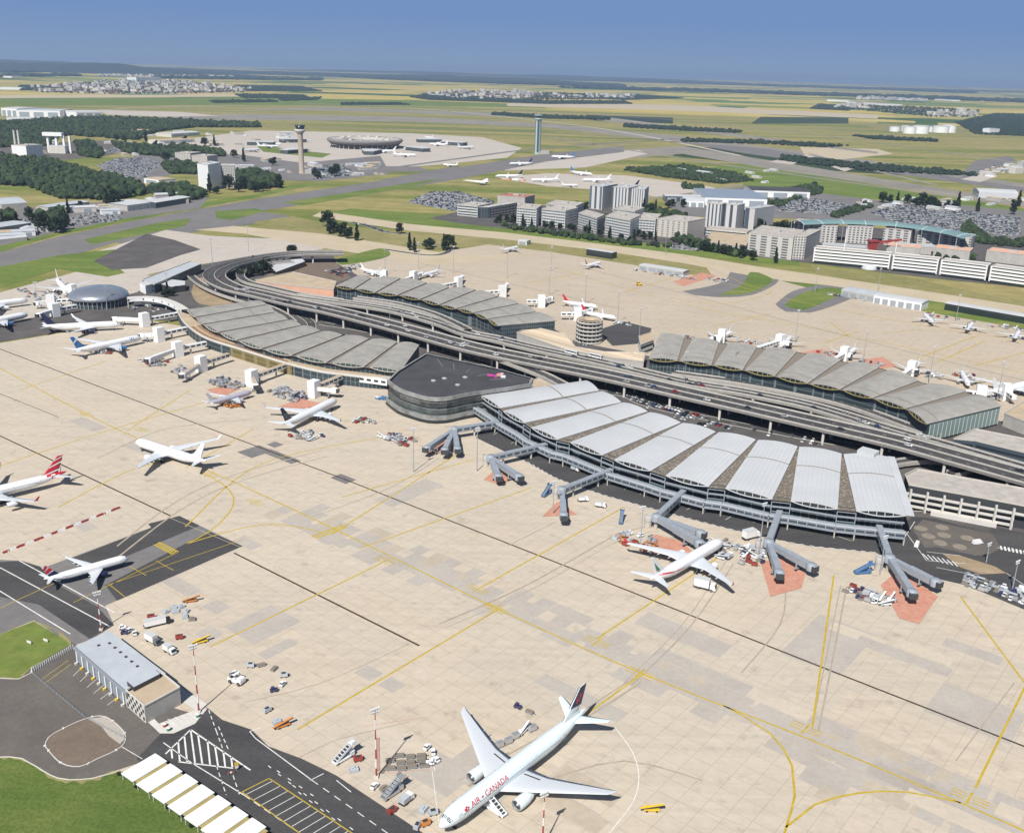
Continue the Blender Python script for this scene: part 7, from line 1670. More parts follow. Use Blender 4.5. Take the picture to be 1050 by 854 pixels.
for i, (px, h) in enumerate([((424, 484), 26), ((567, 527), 18), ((656, 567), 24), ((778, 569), 27), ((902, 590), 20), ((489, 483), 26), ((752, 385), 30), ((701, 402), 30), ((884, 377), 30), ((952, 395), 30), ((1022, 412), 30), ((655, 352), 30), ((395, 282), 30), ((429, 276), 30), ((520, 285), 30), ((563, 303), 30), ((600, 312), 30), ((633, 332), 30), ((815, 353), 30), ((682, 261), 30), ((465, 280), 30), ((218, 272), 30), ((255, 258), 30), ((400, 340), 22), ((256, 324), 26), ((1038, 604), 14), ((1011, 577), 10), ((110, 318), 24), ((39, 316), 24), ((172, 303), 22), ((836, 300), 26), ((900, 300), 26), ((980, 330), 26), ((565, 278), 28)]):
    d = g(*px).length
    mast('slim grey floodlight mast on the apron ' + ('in front of the white roofed hall' if py_ < 1 else 'beyond the near terminals') if False else 'slim grey floodlight mast ' + ('along the front of the white roofed hall' if px[1] > 480 else 'near the silver dome' if px[0] < 300 else 'on the far sand coloured apron'), px, h, False, group='slim grey floodlight masts ' + ('along the white roofed hall' if px[1] > 480 else 'near the silver dome' if px[0] < 300 else 'on the far apron'))

# ================================================================== VEHICLES AND GROUND EQUIPMENT
def wheels(t, xs, y, r, w=.3):
    for x in xs:
        for s in (-1, 1): m = MB(); m.tube((x, s*y-w/2, r), (x, s*y+w/2, r), r, r, 'black_rubber', 12); m.tube((x, s*(y+w/2-.02)-.02, r), (x, s*(y+w/2-.02)+.06, r), r*.5, r*.45, 'steel', 8); m.build('wheel', t)
def car_mesh(paint, L=4.4, W=1.8, H=1.45, van=False):
    m = MB(); x = L/2; w = W/2
    sec = [(-x, .35, .80), (-x+.1, .3, .95), (x-.9, .3, .92), (x-.15, .3, .75), (x, .35, .55)] if not van else [(-x, .35, 1.0), (-x+.05, .3, 1.1), (x-.7, .3, 1.1), (x-.1, .3, .95), (x, .35, .6)]
    vs = []
    for X_, z0, z1 in sec: vs += [(X_, -w, z0), (X_, w, z0), (X_, w, z1), (X_, -w, z1)]
    n = len(sec); fs = [(4*i+a, 4*i+4+a, 4*i+4+b, 4*i+b) for i in range(n-1) for a, b in ((0, 1), (1, 2), (2, 3), (3, 0))] + [(3, 2, 1, 0), (4*n-4, 4*n-3, 4*n-2, 4*n-1)]
    m.add(vs, fs, paint)
    c0 = [(-x+.15, .93), (-x+.65, H), (x-2.0, H), (x-1.15, .93)] if not van else [(-x+.03, 1.08), (-x+.12, H), (x-1.3, H), (x-.65, 1.08)]
    b = w*.96; tp = w*.80; v2 = [(c0[0][0], -b, c0[0][1]), (c0[3][0], -b, c0[3][1]), (c0[3][0], b, c0[3][1]), (c0[0][0], b, c0[0][1]), (c0[1][0], -tp, H), (c0[2][0], -tp, H), (c0[2][0], tp, H), (c0[1][0], tp, H)]
    m.add(v2, [(0, 1, 5, 4), (1, 2, 6, 5), (2, 3, 7, 6), (3, 0, 4, 7)], 'glass_dark' if not van else paint)
    if van: m.add([v2[1], v2[2], v2[6], v2[5]], [(0, 1, 2, 3)], 'glass_dark')
    m.add([(p[0], p[1], p[2]+.03) for p in v2[4:]], [(0, 1, 2, 3)], paint)
    for X_ in (-x+.8, x-.85):
        for s in (-1, 1): m.tube((X_, s*(w-.12), .33), (X_, s*(w+.03), .33), .33, .33, 'black_rubber', 8)
    return m
def cat_obj(mb, name, label, cat): o = mb.build(name); tag(o, label, cat); return o
# --- vehicle kinds with parts
def proto_stairs(cab='white_metal', st='steel', label=''):
    t = thing('stair_vehicle', label, 'stair vehicle'); m = MB(); m.box((0, 0, .75), (8, 2.3, .5), cab); m.box((3.3, .0, 1.5), (1.6, 2.2, 1.4), cab); m.box((3.75, 0, 1.75), (.75, 2.0, .7), 'glass_dark'); m.build('truck', t)
    m = MB(); m.bar((-4, -.9, .9), (3.2, -.9, 4.6), .1, .9, cab); m.bar((-4, .9, .9), (3.2, .9, 4.6), .1, .9, cab); m.bar((-4, 0, .6), (3.2, 0, 4.3), 1.8, .2, st)
    for i in range(14): f = i/13; m.box((-3.9+7.1*f, 0, .85+3.7*f), (.28, 1.7, .1), 'dark_metal' if i % 2 else cab)
    m.build('stair_flight', t); m = MB(); m.box((4.1, 0, 4.6), (2.2, 2.3, .2), cab)
    for s in (-1, 1): m.box((4.1, s*1.1, 5.2), (2.2, .1, 1.1), cab)
    m.build('platform', t); m = MB(); 
    for s in (-.8, .8): m.bar((2.0, s, 1), (3.4, s, 4.3), .16, .16, 'steel')
    m.build('support', t); wheels(t, (-2.8, 2.8), 1.0, .45); return t
def proto_dolly(box, label):
    t = thing('baggage_dolly', label, 'dolly'); m = MB(); m.box((0, 0, .5), (3.2, 1.7, .18), 'steel'); m.bar((1.6, 0, .45), (2.6, 0, .4), .12, .1, 'dark_metal'); m.build('bed', t)
    if box == 'cage':
        m = MB()
        for x in (-1.5, 1.5):
            for y in (-.8, .8): m.bar((x, y, .55), (x, y, 1.9), .08, .08, 'steel')
        m.box((0, 0, 1.95), (3.2, 1.75, .1), 'roof_grey'); m.build('cover', t)
    elif box == 'bin':
        m = MB(); m.add([(-1.5, -.8, .6), (1.5, -.8, .6), (1.5, .8, .6), (-1.5, .8, .6), (-1.0, -.8, 2.1), (1.5, -.8, 2.1), (1.5, .8, 2.1), (-1.0, .8, 2.1)], [(0, 1, 5, 4), (1, 2, 6, 5), (2, 3, 7, 6), (3, 0, 4, 7), (4, 5, 6, 7)], 'engine_metal'); m.build('container', t)
    elif box == 'dark':
        m = MB(); m.box((0, 0, .85), (2.9, 1.5, .5), 'lattice_brown'); m.build('load', t)
    wheels(t, (-1.1, 1.1), .7, .22, .15); return t
def proto_tug(col, label):
    t = thing('baggage_tractor', label, 'tractor'); m = MB(); m.box((0, 0, .75), (2.9, 1.45, .7), col); m.box((.9, 0, 1.2), (.9, 1.3, .25), col); m.build('body', t); m = MB(); m.box((-.4, 0, 1.9), (1.3, 1.4, .1), col)
    for x in (-1.0, .2):
        for y in (-.62, .62): m.bar((x, y, 1.1), (x, y, 1.9), .08, .08, 'dark_metal')
    m.build('roof', t); m = MB(); m.box((-.7, 0, 1.25), (.5, 1.1, .5), 'dark_metal'); m.build('seat', t); wheels(t, (-.95, .95), .65, .38, .25); return t
def proto_truck(box, cab, label, L=8.5, H=3.6, raised=0):
    t = thing('service_truck', label, 'truck'); m = MB(); m.box((-.1, 0, .75), (L, 2.2, .3), 'dark_metal'); m.build('chassis', t); m = MB(); x = L/2-1
    m.add([(x-1, -1.15, .6), (x+1, -1.15, .6), (x+1, 1.15, .6), (x-1, 1.15, .6), (x-1, -1.1, 2.5), (x+.45, -1.1, 2.5), (x+.45, 1.1, 2.5), (x-1, 1.1, 2.5)], [(0, 1, 5, 4), (1, 2, 6, 5), (2, 3, 7, 6), (3, 0, 4, 7), (4, 5, 6, 7)], cab); m.build('cab', t)
    m = MB(); m.add([(x+.99, -1.0, 1.45), (x+.99, 1.0, 1.45), (x+.56, 1.0, 2.35), (x+.56, -1.0, 2.35)], [(0, 1, 2, 3)], 'glass_dark'); m.build('windscreen', t)
    m = MB(); m.box((-1.1, 0, (1.0+H)/2+raised), (L-2.6, 2.4, H-1.0), box); m.box((-1.1, 0, H+.03+raised), (L-2.5, 2.46, .08), 'roof_white' if box == 'car_white' else box); m.build('cargo_box', t)
    if raised:
        m = MB()
        for s in (-1, 1): m.bar((-3.5, s*.9, 1), (1.5, s*.9, 1+raised), .15, .2, 'steel'); m.bar((1.5, s*.9, 1), (-3.5, s*.9, 1+raised), .15, .2, 'steel')
        m.build('scissor_lift', t)
    wheels(t, (-L/2+1.6, L/2-1.5), 1.05, .5); return t
def proto_belt(label, col):
    t = thing('belt_loader', label, 'belt loader'); m = MB(); m.box((0, 0, .7), (5, 1.8, .5), col); m.box((-1.2, .6, 1.2), (1.0, .7, .7), col); m.build('body', t); m = MB(); m.bar((-3.6, -.3, .9), (3.8, -.3, 2.6), 1.0, .3, 'dark_metal'); m.bar((-3.6, -.3, 1.0), (3.8, -.3, 2.7), .8, .3, col); m.build('belt', t); wheels(t, (-1.6, 1.6), .85, .35); return t
def proto_loader(label):
    t = thing('cargo_loader', label, 'cargo loader'); m = MB(); m.box((0, 0, .8), (8.6, 3.0, .6), 'white_metal'); m.box((3.6, 1.5, 2.2), (1.2, 1.2, 2.2), 'white_metal'); m.build('chassis', t); m = MB(); m.box((-.6, 0, 2.0), (7.0, 2.7, .35), 'steel'); 
    for i in range(12): m.box((-3.8+.58*i, 0, 2.2), (.3, 2.5, .1), 'dark_metal')
    m.build('platform', t); m = MB()
    for s in (-1.3, 1.3): m.bar((-3, s, 1), (2, s, 1.9), .2, .2, 'dark_metal')
    m.build('lift_arms', t); wheels(t, (-3, 3), 1.3, .45); return t
def proto_gpu(label, col):
    t = thing('ground_power_unit', label, 'generator'); m = MB(); m.box((0, 0, 1.1), (3.0, 1.6, 1.3), col); m.build('housing', t); m = MB(); m.box((0, .0, 1.78), (1.6, 1.2, .08), 'dark_metal'); m.build('grille', t); m = MB(); m.bar((1.5, 0, .5), (2.7, 0, .4), .12, .12, 'dark_metal'); m.build('tow_bar', t); wheels(t, (-.9, .9), .75, .28, .2); return t
def proto_pallet(label, mt):
    t = thing('cargo_pallet', label, 'pallet'); m = MB(); m.box((0, 0, .1), (3.1, 2.4, .14), 'steel'); m.build('base', t); m = MB(); m.box((.1, 0, .6), (2.6, 2.0, .9), mt, .05); m.box((-.3, .2, 1.2), (1.4, 1.2, .5), mt, .2); m.build('load', t); return t
PRO = {}
MK = dict(stairs=lambda: proto_stairs('white_metal', 'dark_metal', ''), stairs2=lambda: proto_stairs('engine_metal', 'steel', ''), stairs_blue=lambda: proto_stairs('van_blue', 'steel', ''), loader=lambda: proto_loader(''), tug_navy=lambda: proto_tug('purple', ''), tug_white=lambda: proto_tug('white_metal', ''), tug_white_big=lambda: proto_tug('car_white', ''), van_white_gse=lambda: proto_tug('car_white', ''), tug_orange=lambda: proto_tug('yellow', ''), dolly_dark=lambda: proto_dolly('dark', ''), dolly_bin=lambda: proto_dolly('bin', ''), dolly_cage=lambda: proto_dolly('cage', ''), belt_white=lambda: proto_belt('', 'white_metal'), belt_yellow=lambda: proto_belt('', 'yellow'), belt_orange=lambda: proto_belt('', 'orange'), pallet_dark=lambda: proto_pallet('', 'lattice_brown'), pallet_grey=lambda: proto_pallet('', 'roof_grey'), gpu_red=lambda: proto_gpu('', 'red'), gpu_grey=lambda: proto_gpu('', 'roof_grey'), gpu_yellow=lambda: proto_gpu('', 'orange'), gpu_yel2=lambda: proto_gpu('', 'yellow'), truck_small=lambda: proto_truck('roof_grey', 'car_white', '', 5.5, 2.6), truck_cater=lambda: proto_truck('car_white', 'car_white', '', 7.5, 3.8), tanker=lambda: proto_truck('car_white', 'car_black', '', 11, 3.4), truck_white=lambda: proto_truck('car_white', 'car_grey', '', 8, 3.6), truck_white2=lambda: proto_truck('car_white', 'car_white', '', 6, 3.2), van_pale=lambda: proto_truck('car_white', 'car_white', '', 6, 2.6))
def put(kind, px, az, label, group=None, z=GZ, maker=None, sc=None, pos=None):
    c = pos if pos is not None else g(*px); key = kind
    if key not in PRO: t = MK[key](); PRO[key] = t; t.location = (c.x, c.y, z); t.rotation_euler.z = az; t['label'] = label; t['group'] = group or ''; 
    else: t = dup(PRO[key], (c.x, c.y, z), az, label, group)
    if not group and 'group' in t: del t['group']
    if sc: t.scale = (sc,)*3
    return t
# around the near airliner
put('stairs', (508, 832), R(139), 'white stair vehicle up against the door of the icy blue airliner')
put('stairs', (352, 779), R(48), 'white stair vehicle parked empty, left of the mast with the red ladder')
put('stairs2', (402, 815), R(49), 'grey stair vehicle parked between the mast and the road')
put('loader', (548, 812), R(50), 'grey cargo loader with rollers beside the right engine of the icy blue airliner')
put('tug_navy', (531, 726), R(-30), 'navy tractor on the open apron behind the wing of the icy blue airliner')
put('dolly_dark', (543, 731), R(-30), 'dark dolly hitched behind the navy tractor')
put('belt_white', (536, 751), R(60), 'white belt loader at the rear hold of the icy blue airliner')
for i, (x, y) in enumerate([(512, 766), (521, 762), (528, 757), (546, 749)]): put('dolly_bin', (x, y), R(35), 'dolly with a metal container lined up by the rear hold of the icy blue airliner', 'container dollies by the icy blue airliner')
for r_, row in enumerate([[(410, 776), (421, 777), (432, 776)], [(400, 781), (411, 783), (421, 783), (432, 780), (434, 785)], [(401, 789), (412, 789), (423, 787), (435, 786)]]):
    for x, y in row: put('dolly_dark', (x, y), R(10), 'dark empty dolly in the parked rows behind the red ladder mast', 'dark dollies parked in rows by the mast')
for i, (x, y) in enumerate([(438, 768), (444, 773), (447, 781), (441, 784)]): put('tug_white', (x, y), R(60+40*i), 'white tractor standing beside the rows of dark dollies', 'white tractors beside the dolly rows')
put('van_white_gse', (384, 808), R(60), 'small white tractor right at the foot of the red ladder mast')
put('pallet_dark', (394, 810), R(40), 'dark loaded pallet beside the grey stair vehicle')
put('truck_small', (417, 822), R(55), 'short white truck right of the grey stair vehicle by the road')
put('gpu_red', (402, 833), R(50), 'red generator cart at the road edge'); put('gpu_red', (367, 780), R(20), 'red generator cart right of the empty stair vehicle')
put('pallet_grey', (363, 790), R(20), 'grey flat pallet near the empty stair vehicle'); put('pallet_grey', (434, 831), R(60), 'grey pallet between the road and the nose of the icy blue airliner'); put('gpu_grey', (444, 835), R(20), 'grey generator cart just by the nose of the icy blue airliner'); put('gpu_yellow', (436, 846), R(30), 'orange generator cart at the road edge below the grey one'); put('gpu_grey', (428, 849), R(70), 'grey generator cart nearest the lower edge by the road')
put('belt_yellow', (668, 831), R(0), 'yellow belt loader alone on the apron, lower right of the icy blue airliner')
# left foreground equipment
put('tanker', (162, 641), R(30), 'long white and black tanker truck behind the silver roofed building'); put('truck_white', (157, 659), R(-35), 'white box truck parked behind the silver roofed building, larger of two'); put('truck_white2', (174, 669), R(-35), 'short white box truck nearest the concrete annex')
put('tug_white_big', (243, 700), R(-25), 'white pushback tractor alone on the apron right of the concrete annex', sc=2.1)
for k_, x, y, a, lab in [('dolly_dark', 268, 683, 30, 'dark dolly, uppermost of the loose ring on the open apron'), ('dolly_dark', 281, 687, 70, 'dark dolly tilted in the loose ring on the open apron'), ('gpu_grey', 257, 684, 0, 'grey cart at the left of the loose ring on the apron'), ('gpu_grey', 291, 694, 10, 'grey cart at the right of the loose ring on the apron'), ('tug_white', 290, 703, 70, 'white tractor in the loose ring on the open apron'), ('tug_navy', 281, 709, 20, 'navy tractor coupled to the white one in the loose ring'), ('gpu_grey', 274, 730, 50, 'small grey cart below the loose ring on the apron'), ('pallet_grey', 284, 741, 30, 'grey pallet next to the orange belt loader'), ('belt_orange', 290, 745, 35, 'orange belt loader lying by the road bend'), ('gpu_red', 184, 655, 20, 'red cart with grey arms behind the white box trucks'), ('pallet_grey', 180, 628, 30, 'flat grey pallet, one of a pile behind the tanker truck'), ('belt_yellow', 206, 659, 30, 'yellow belt loader beside the yellow lead in line'), ('pallet_dark', 197, 636, 10, 'dark pallet right of the pallet pile'), ('gpu_red', 155, 634, 20, 'red cart left of the tanker truck'), ('belt_orange', 196, 617, 20, 'orange belt loader at the top of the pallet pile')]:
    put(k_, (x, y), R(a), lab)
for i, (x, y) in enumerate([(178, 624), (186, 623), (191, 628), (190, 633), (170, 628)]): put('pallet_grey', (x, y), R(20+i*30), 'flat grey pallet in the pile behind the tanker truck', 'grey pallets behind the tanker truck')
for i, (x, y) in enumerate([(126, 645), (133, 648), (138, 651)]): put('tug_white', (x, y), R(20+50*i), 'white tractor parked against the back of the silver roofed building', 'white tractors behind the silver roofed building')
put('tug_navy', (128, 650), R(10), 'navy tractor parked against the back of the silver roofed building')
# works barrier of red and white blocks
bl = [MB(), MB()]
for q, mt in ((0, 'red'), (1, 'car_white')): bl[q].add([(-1.0, -.35, 0), (1.0, -.35, 0), (1.0, .35, 0), (-1.0, .35, 0), (-1.0, -.15, .9), (1.0, -.15, .9), (1.0, .15, .9), (-1.0, .15, .9)], [(0, 1, 5, 4), (1, 2, 6, 5), (2, 3, 7, 6), (3, 0, 4, 7), (4, 5, 6, 7)], mt)
A_, B_ = g(2, 568), g(120, 522); n = 30; az = math.atan2((B_-A_).y, (B_-A_).x); bo = []
for i in range(n):
    p = lerp(A_, B_, i/(n-1)); q = (i // 2) % 2
    if random.random() < .06: continue
    if len(bo) < 2 and q == len(bo) or (len(bo) == 0): o = bl[q].build('barrier_block', loc=(p.x, p.y, .12), rz=az); bo.append((q, o))
    else:
        src = [b for b in bo if b[0] == q]
        if not src: o = bl[q].build('barrier_block', loc=(p.x, p.y, .12), rz=az); bo.append((q, o))
        else: o = src[0][1].copy(); COL.objects.link(o); o.location = (p.x, p.y, .12); o.rotation_euler.z = az + random.uniform(-.1, .1)
    o['label'] = ['red barrier block in the slanting works line above the asphalt stub', 'white barrier block in the slanting works line above the asphalt stub'][q]; o['category'] = 'barrier'; o['group'] = ['red barrier blocks above the asphalt stub', 'white barrier blocks above the asphalt stub'][q]; o.scale = (1.6, 1.5, 1)
# small signs on the lawn and lights by the hatched triangle
for i, (x, y) in enumerate([(30, 660), (47, 658)]):
    c = g(x, y); t = thing('lawn_sign', ['white board sign on the dry lawn, left one', 'white board sign on the dry lawn, right one'][i], 'sign', (c.x, c.y, .13), R(-25)); m = MB(); m.box((0, 0, .75), (2.4, .15, 1.0), 'white_paint'); m.build('board', t); m = MB()
    for x_ in (-.8, .8): m.box((x_, 0, .2), (.12, .12, .4), 'steel')
    m.build('leg', t)
for k_, x, y, lab in [('red', 169, 745, 'red bin at the corner of the concrete annex'), ('green', 173, 749, 'green bin at the corner of the concrete annex'), ('green', 203, 735, 'green bin at the foot of the mast by the annex')]:
    c = g(x, y); t = thing('bin', lab, 'bin', (c.x, c.y, .17)); m = MB(); m.lathe([(.6, 0), (.75, 1.1), (.7, 1.15)], k_, n=12); m.build('tub', t); m = MB(); m.lathe([(.78, 1.15), (.5, 1.4), (0, 1.5)], 'white_paint', n=12); m.build('lid', t)
c = g(243, 790); t = thing('traffic_sign', 'yellow and white sign post at the tip of the hatched triangle', 'sign', (c.x, c.y, .13)); m = MB(); m.tube((0, 0, 0), (0, 0, 3), .1, .1, 'steel', 6); m.build('post', t); m = MB(); m.box((0, 0, 2.6), (1.3, .12, 1.3), 'yellow', .5); m.box((0, -.1, 1.4), (1.1, .12, .8), 'white_paint', .5); m.build('board', t)
c = g(237, 794); t = thing('traffic_barrier', 'red and white barrier beside the yellow sign post', 'barrier', (c.x, c.y, .13), .4); m = MB(); m.box((0, 0, .8), (2.2, .2, .5), 'red'); m.box((0, -.02, .8), (.7, .24, .52), 'white_paint'); m.build('board', t); m = MB(); m.box((-.9, 0, .3), (.15, .6, .6), 'steel'); m.box((.9, 0, .3), (.15, .6, .6), 'steel'); m.build('leg', t)

# clusters of carts and vehicles at the stands
def cluster(where, px, n, sx, sy, kinds, z=GZ):
    rnd = random.Random(int(px[0]*7 + px[1])); c0 = g(*px)
    for i in range(n):
        k_ = rnd.choice(kinds); p = c0 + U*rnd.uniform(-sx, sx) + V*rnd.uniform(-sy, sy)
        nm = dict(dolly_bin='dolly with a metal container', dolly_dark='dark dolly', dolly_cage='covered baggage dolly', tug_white='white tractor', tug_navy='navy tractor', gpu_grey='grey generator cart', gpu_red='red generator cart', truck_small='short white truck', truck_cater='white high box truck', belt_white='white belt loader', belt_orange='orange belt loader', pallet_grey='flat grey pallet', pallet_dark='dark loaded pallet', gpu_yellow='orange cart')[k_]
        put(k_, None, AP + rnd.choice((0, PI/2, PI, rnd.uniform(0, 6))), nm + ' ' + where, nm + 's ' + where, z, None, None, p)
BAG = ['dolly_bin', 'dolly_dark', 'dolly_cage', 'dolly_bin', 'pallet_dark', 'gpu_grey', 'tug_navy']; MIX = BAG + ['tug_white', 'truck_small', 'belt_white', 'gpu_red', 'gpu_grey', 'dolly_dark']
cluster('in the dense pack beside the lilac airliner', (232, 394), 54, 15, 8, BAG); cluster('in the dense pack by the teal tailed airliner', (297, 405), 62, 16, 9, BAG); cluster('under the tail of the teal tailed airliner', (312, 447), 24, 10, 8, MIX); cluster('in the dusty yard by the black roofed building', (372, 433), 14, 8, 5, MIX)
cluster('at the tips of the three tunnel bridge', (408, 451), 30, 12, 6, MIX); cluster('around the port wing of the cedar tailed airliner', (755, 568), 36, 15, 10, MIX); cluster('on the red paint by the cedar tailed airliner', (655, 556), 26, 12, 8, ['gpu_red', 'dolly_bin', 'gpu_yellow', 'belt_orange', 'pallet_grey', 'tug_white'])
cluster('beside the biggest red patch', (890, 612), 26, 10, 5, MIX); cluster('in the cart yard beside the planted island', (1030, 608), 56, 18, 6, BAG + ['tug_white']); cluster('on the service road in front of the white hall', (604, 484), 14, 12, 3, ['gpu_yellow', 'belt_orange', 'dolly_bin', 'gpu_red'], .235); cluster('under the white bridge by the blue tailed airliner', (104, 362), 12, 8, 6, MIX); cluster('under the empty white bridges', (160, 372), 22, 14, 8, MIX); cluster('under the fourth white bridge', (185, 380), 16, 9, 7, BAG)
cluster('under the lilac airliner', (240, 416), 8, 6, 5, ['belt_orange', 'gpu_yellow', 'tug_white']); cluster('beside the silver dome', (150, 318), 18, 16, 9, MIX); cluster('on the stands around the silver dome', (50, 305), 26, 22, 14, MIX); cluster('behind the airliners with pale blue engines', (30, 300), 12, 16, 6, MIX); cluster('on the sand apron by the drum', (600, 322), 16, 14, 8, MIX, .22); cluster('in the works yard of the striped shed', (880, 307), 20, 30, 6, MIX, .22); cluster('along the long dark fronted shed', (1010, 333), 34, 60, 7, MIX, .22); cluster('along the white shed on the sand apron', (680, 282), 30, 40, 5, MIX, .22); cluster('on the little apron island', (735, 288), 14, 14, 7, MIX, .25)
for i, px in enumerate([(846, 364), (893, 373), (955, 386), (770, 352), (1030, 410), (710, 348), (985, 385), (640, 333)]): cluster('behind the curved grey hall, stand %s' % ['one', 'two', 'three', 'four', 'five', 'six', 'seven', 'eight'][i] if False else ['by the red swept paint behind the hall', 'by the second red paint behind the hall', 'between the last gates behind the hall', 'at the first gates behind the hall', 'by the long white airliner behind the gable', 'at the drum end of the curved hall', 'by the gable behind the hall', 'in the dark yard by the drum'][i], px, 9, 9, 6, MIX, .22)
put('truck_cater', (723, 604), R(-25), 'white high box truck under the tailplane of the cedar tailed airliner', sc=1.35); put('truck_cater', (770, 552), R(30), 'white high box truck at the nose of the cedar tailed airliner'); put('van_pale', (598, 514), R(10), 'white van parked right of the blue stair vehicle, left one'); put('van_pale', (616, 520), R(-15), 'white van parked right of the blue stair vehicle, right one'); put('stairs_blue', (560, 508), R(60), 'blue stair vehicle beside the single tunnel bridge'); put('stairs_blue', (637, 535), R(80), 'blue stair vehicle left of the cedar tailed airliner'); put('stairs_blue', (884, 588), R(10), 'blue stair vehicle beside the biggest red patch')
put('tug_orange', (655, 293), R(10), 'yellow tractor alone on the far sand apron', z=.22, sc=2.2)
for i, (x, y) in enumerate([(735, 515), (760, 521), (828, 540), (864, 546), (620, 487), (650, 499), (645, 493)]): put('gpu_yel2', (x, y), R(-20), ['yellow cart under the boarding corridor, first from the left of the middle bay', 'second yellow cart under the boarding corridor', 'yellow cart next to a white one under the corridor', 'yellow cart under the right part of the corridor', 'yellow cart in the orange row under the corridor', 'yellow cart alone on the service road bay', 'yellow cart beside the painted bay lines'][i], z=.235, sc=1.5)
put('truck_small', (822, 536), R(50), 'short white truck next to the yellow carts under the corridor', z=.235); put('truck_small', (590, 483), R(-35), 'short white truck left of the orange row on the service road', z=.235)

# ---------- cars: individuals on the roads and in the car parks between the halls, the far lots as one mass
CARP = [car_mesh(c_).build('parked_car') for c_ in ('car_white', 'car_silver', 'car_black', 'car_grey', 'car_blue', 'car_red')]
CN = ['white', 'silver', 'black', 'grey', 'blue', 'red']; used = [False]*6
VANP = car_mesh('car_white', 5.6, 2.0, 2.3, True).build('van'); vused = [False]
def place_car(p, az, z, where, name='parked_car'):
    k_ = random.choices(range(6), (30, 22, 22, 14, 7, 5))[0]
    if used[k_]: o = CARP[k_].copy(); COL.objects.link(o)
    else: o = CARP[k_]; used[k_] = True
    o.location = (p.x, p.y, z); o.rotation_euler.z = az; o['label'] = CN[k_] + ' car ' + where; o['category'] = 'car'; o['group'] = CN[k_] + ' cars ' + where
NC = 0
def lot(where, px, rows, pitch=2.7, gap=6.2, fill=.8, z=.235, az=None, maxn=60):
    global NC
    P = [(p.x, p.y) for p in gs(px)]; a, b = g(*px[0]), g(*px[1]); d = (b-a).normalized(); n = Vector((-d.y, d.x, 0)); az = math.atan2(n.y, n.x)
    X, Y = [], []
    for r_ in range(-rows, rows):
        for i in range(-80, 80): q = a + d*(i*pitch) + n*(r_*gap + (0 if r_ % 2 else -.8)); X.append(q.x); Y.append(q.y)
    k_ = inside(P, np.array(X), np.array(Y)); c_ = 0
    for x, y, t in zip(X, Y, k_):
        if t and random.random() < fill and c_ < maxn: place_car(Vector((x, y, 0)), az + random.choice((0, PI)), z, where); c_ += 1; NC += 1
lot('parked in the yard under the viaduct behind the grey vaulted hall', [(330, 338), (400, 352), (430, 362), (420, 368), (350, 352)], 6, fill=.55, maxn=50)
lot('parked below the viaduct behind the first white vaults', [(632, 402), (668, 412), (690, 424), (668, 420)], 6, fill=.7, maxn=34)
lot('parked below the viaduct behind the middle white vaults', [(672, 414), (720, 428), (764, 446), (735, 440), (690, 428)], 7, fill=.7, maxn=46)
lot('parked behind the last white vaults', [(770, 440), (850, 455), (860, 462), (800, 452)], 5, fill=.35, maxn=24)
lot('parked in the round lot inside the bend of the viaduct', [(322, 276), (352, 268), (372, 274), (350, 284)], 8, fill=.5, maxn=40)
lot('parked by the kerbside of the grey hall by the drum', [(545, 343), (600, 352), (604, 356), (548, 347)], 3, fill=.4, maxn=14)
lot('parked in the yard beyond the glass gable', [(1016, 452), (1060, 462), (1060, 472), (1020, 460)], 5, fill=.4, maxn=18, z=.25)
def on_road(where, px, z, n, w, zend=None):
    P = path_pts(gs(px, z), 4); N = normals2(P); rnd = random.Random(n*31 + int(z*10))
    for i in range(n):
        k_ = rnd.randrange(2, len(P)-2); s = rnd.choice((-.30, -.16, .16, .30))*w; q = P[k_] + N[k_]*s; d = P[k_+1]-P[k_-1]
        place_car(q, math.atan2(d.y, d.x) + (PI if s > 0 else 0), q.z + .04, where, 'car')
on_road('driving on the near viaduct', NEAR[4:], 11, 48, 20); on_road('driving on the second viaduct', [(345, 309), (400, 317), (449, 330), (508, 347), (620, 372), (700, 391), (820, 413), (914, 441), (1050, 480)], 7, 36, 13)
on_road('on the kerbside road of the curved hall', [(640, 376), (700, 385), (780, 397), (860, 415), (930, 440)], .27, 26, 9); on_road('on the kerbside road of the grey hall by the drum', [(330, 303), (380, 311), (440, 327), (480, 343), (540, 360)], .27, 14, 8)
on_road('on the looping road on the green strip', [(420, 240), (395, 238), (378, 232), (360, 228)], .27, 14, 8)
for i, (x, y, zz) in enumerate([(586, 363, 7.1), (611, 367, 7.1), (702, 379, .3), (728, 382, .3), (765, 389, .3)]):
    a, b = g(x-20, y-5, zz), g(x+20, y+5, zz); az = math.atan2((b-a).y, (b-a).x); c = g(x, y, zz)
    lab = ['white coach on the second viaduct below the concrete drum', 'white coach on the second viaduct, right of the other coach', 'white coach at the drum end of the curved hall kerb', 'white coach at the kerb under the second vault', 'white coach at the kerb under the third vault'][i]
    t = thing('coach', lab, 'bus', (c.x, c.y, zz), az); m = MB(); m.box((0, 0, 1.9), (12, 2.5, 2.9), 'car_white'); m.box((0, 0, 3.4), (11.6, 2.3, .15), 'roof_white'); m.build('body', t)
    for s in (-1, 1): m = MB(); m.box((0, s*1.26, 2.3), (11, .05, 1.0), 'glass_dark'); m.build('window_strip', t)
    m = MB(); m.box((6.02, 0, 2.0), (.05, 2.2, 1.5), 'glass_dark'); m.build('windscreen', t); wheels(t, (-3.5, 4), 1.1, .5)
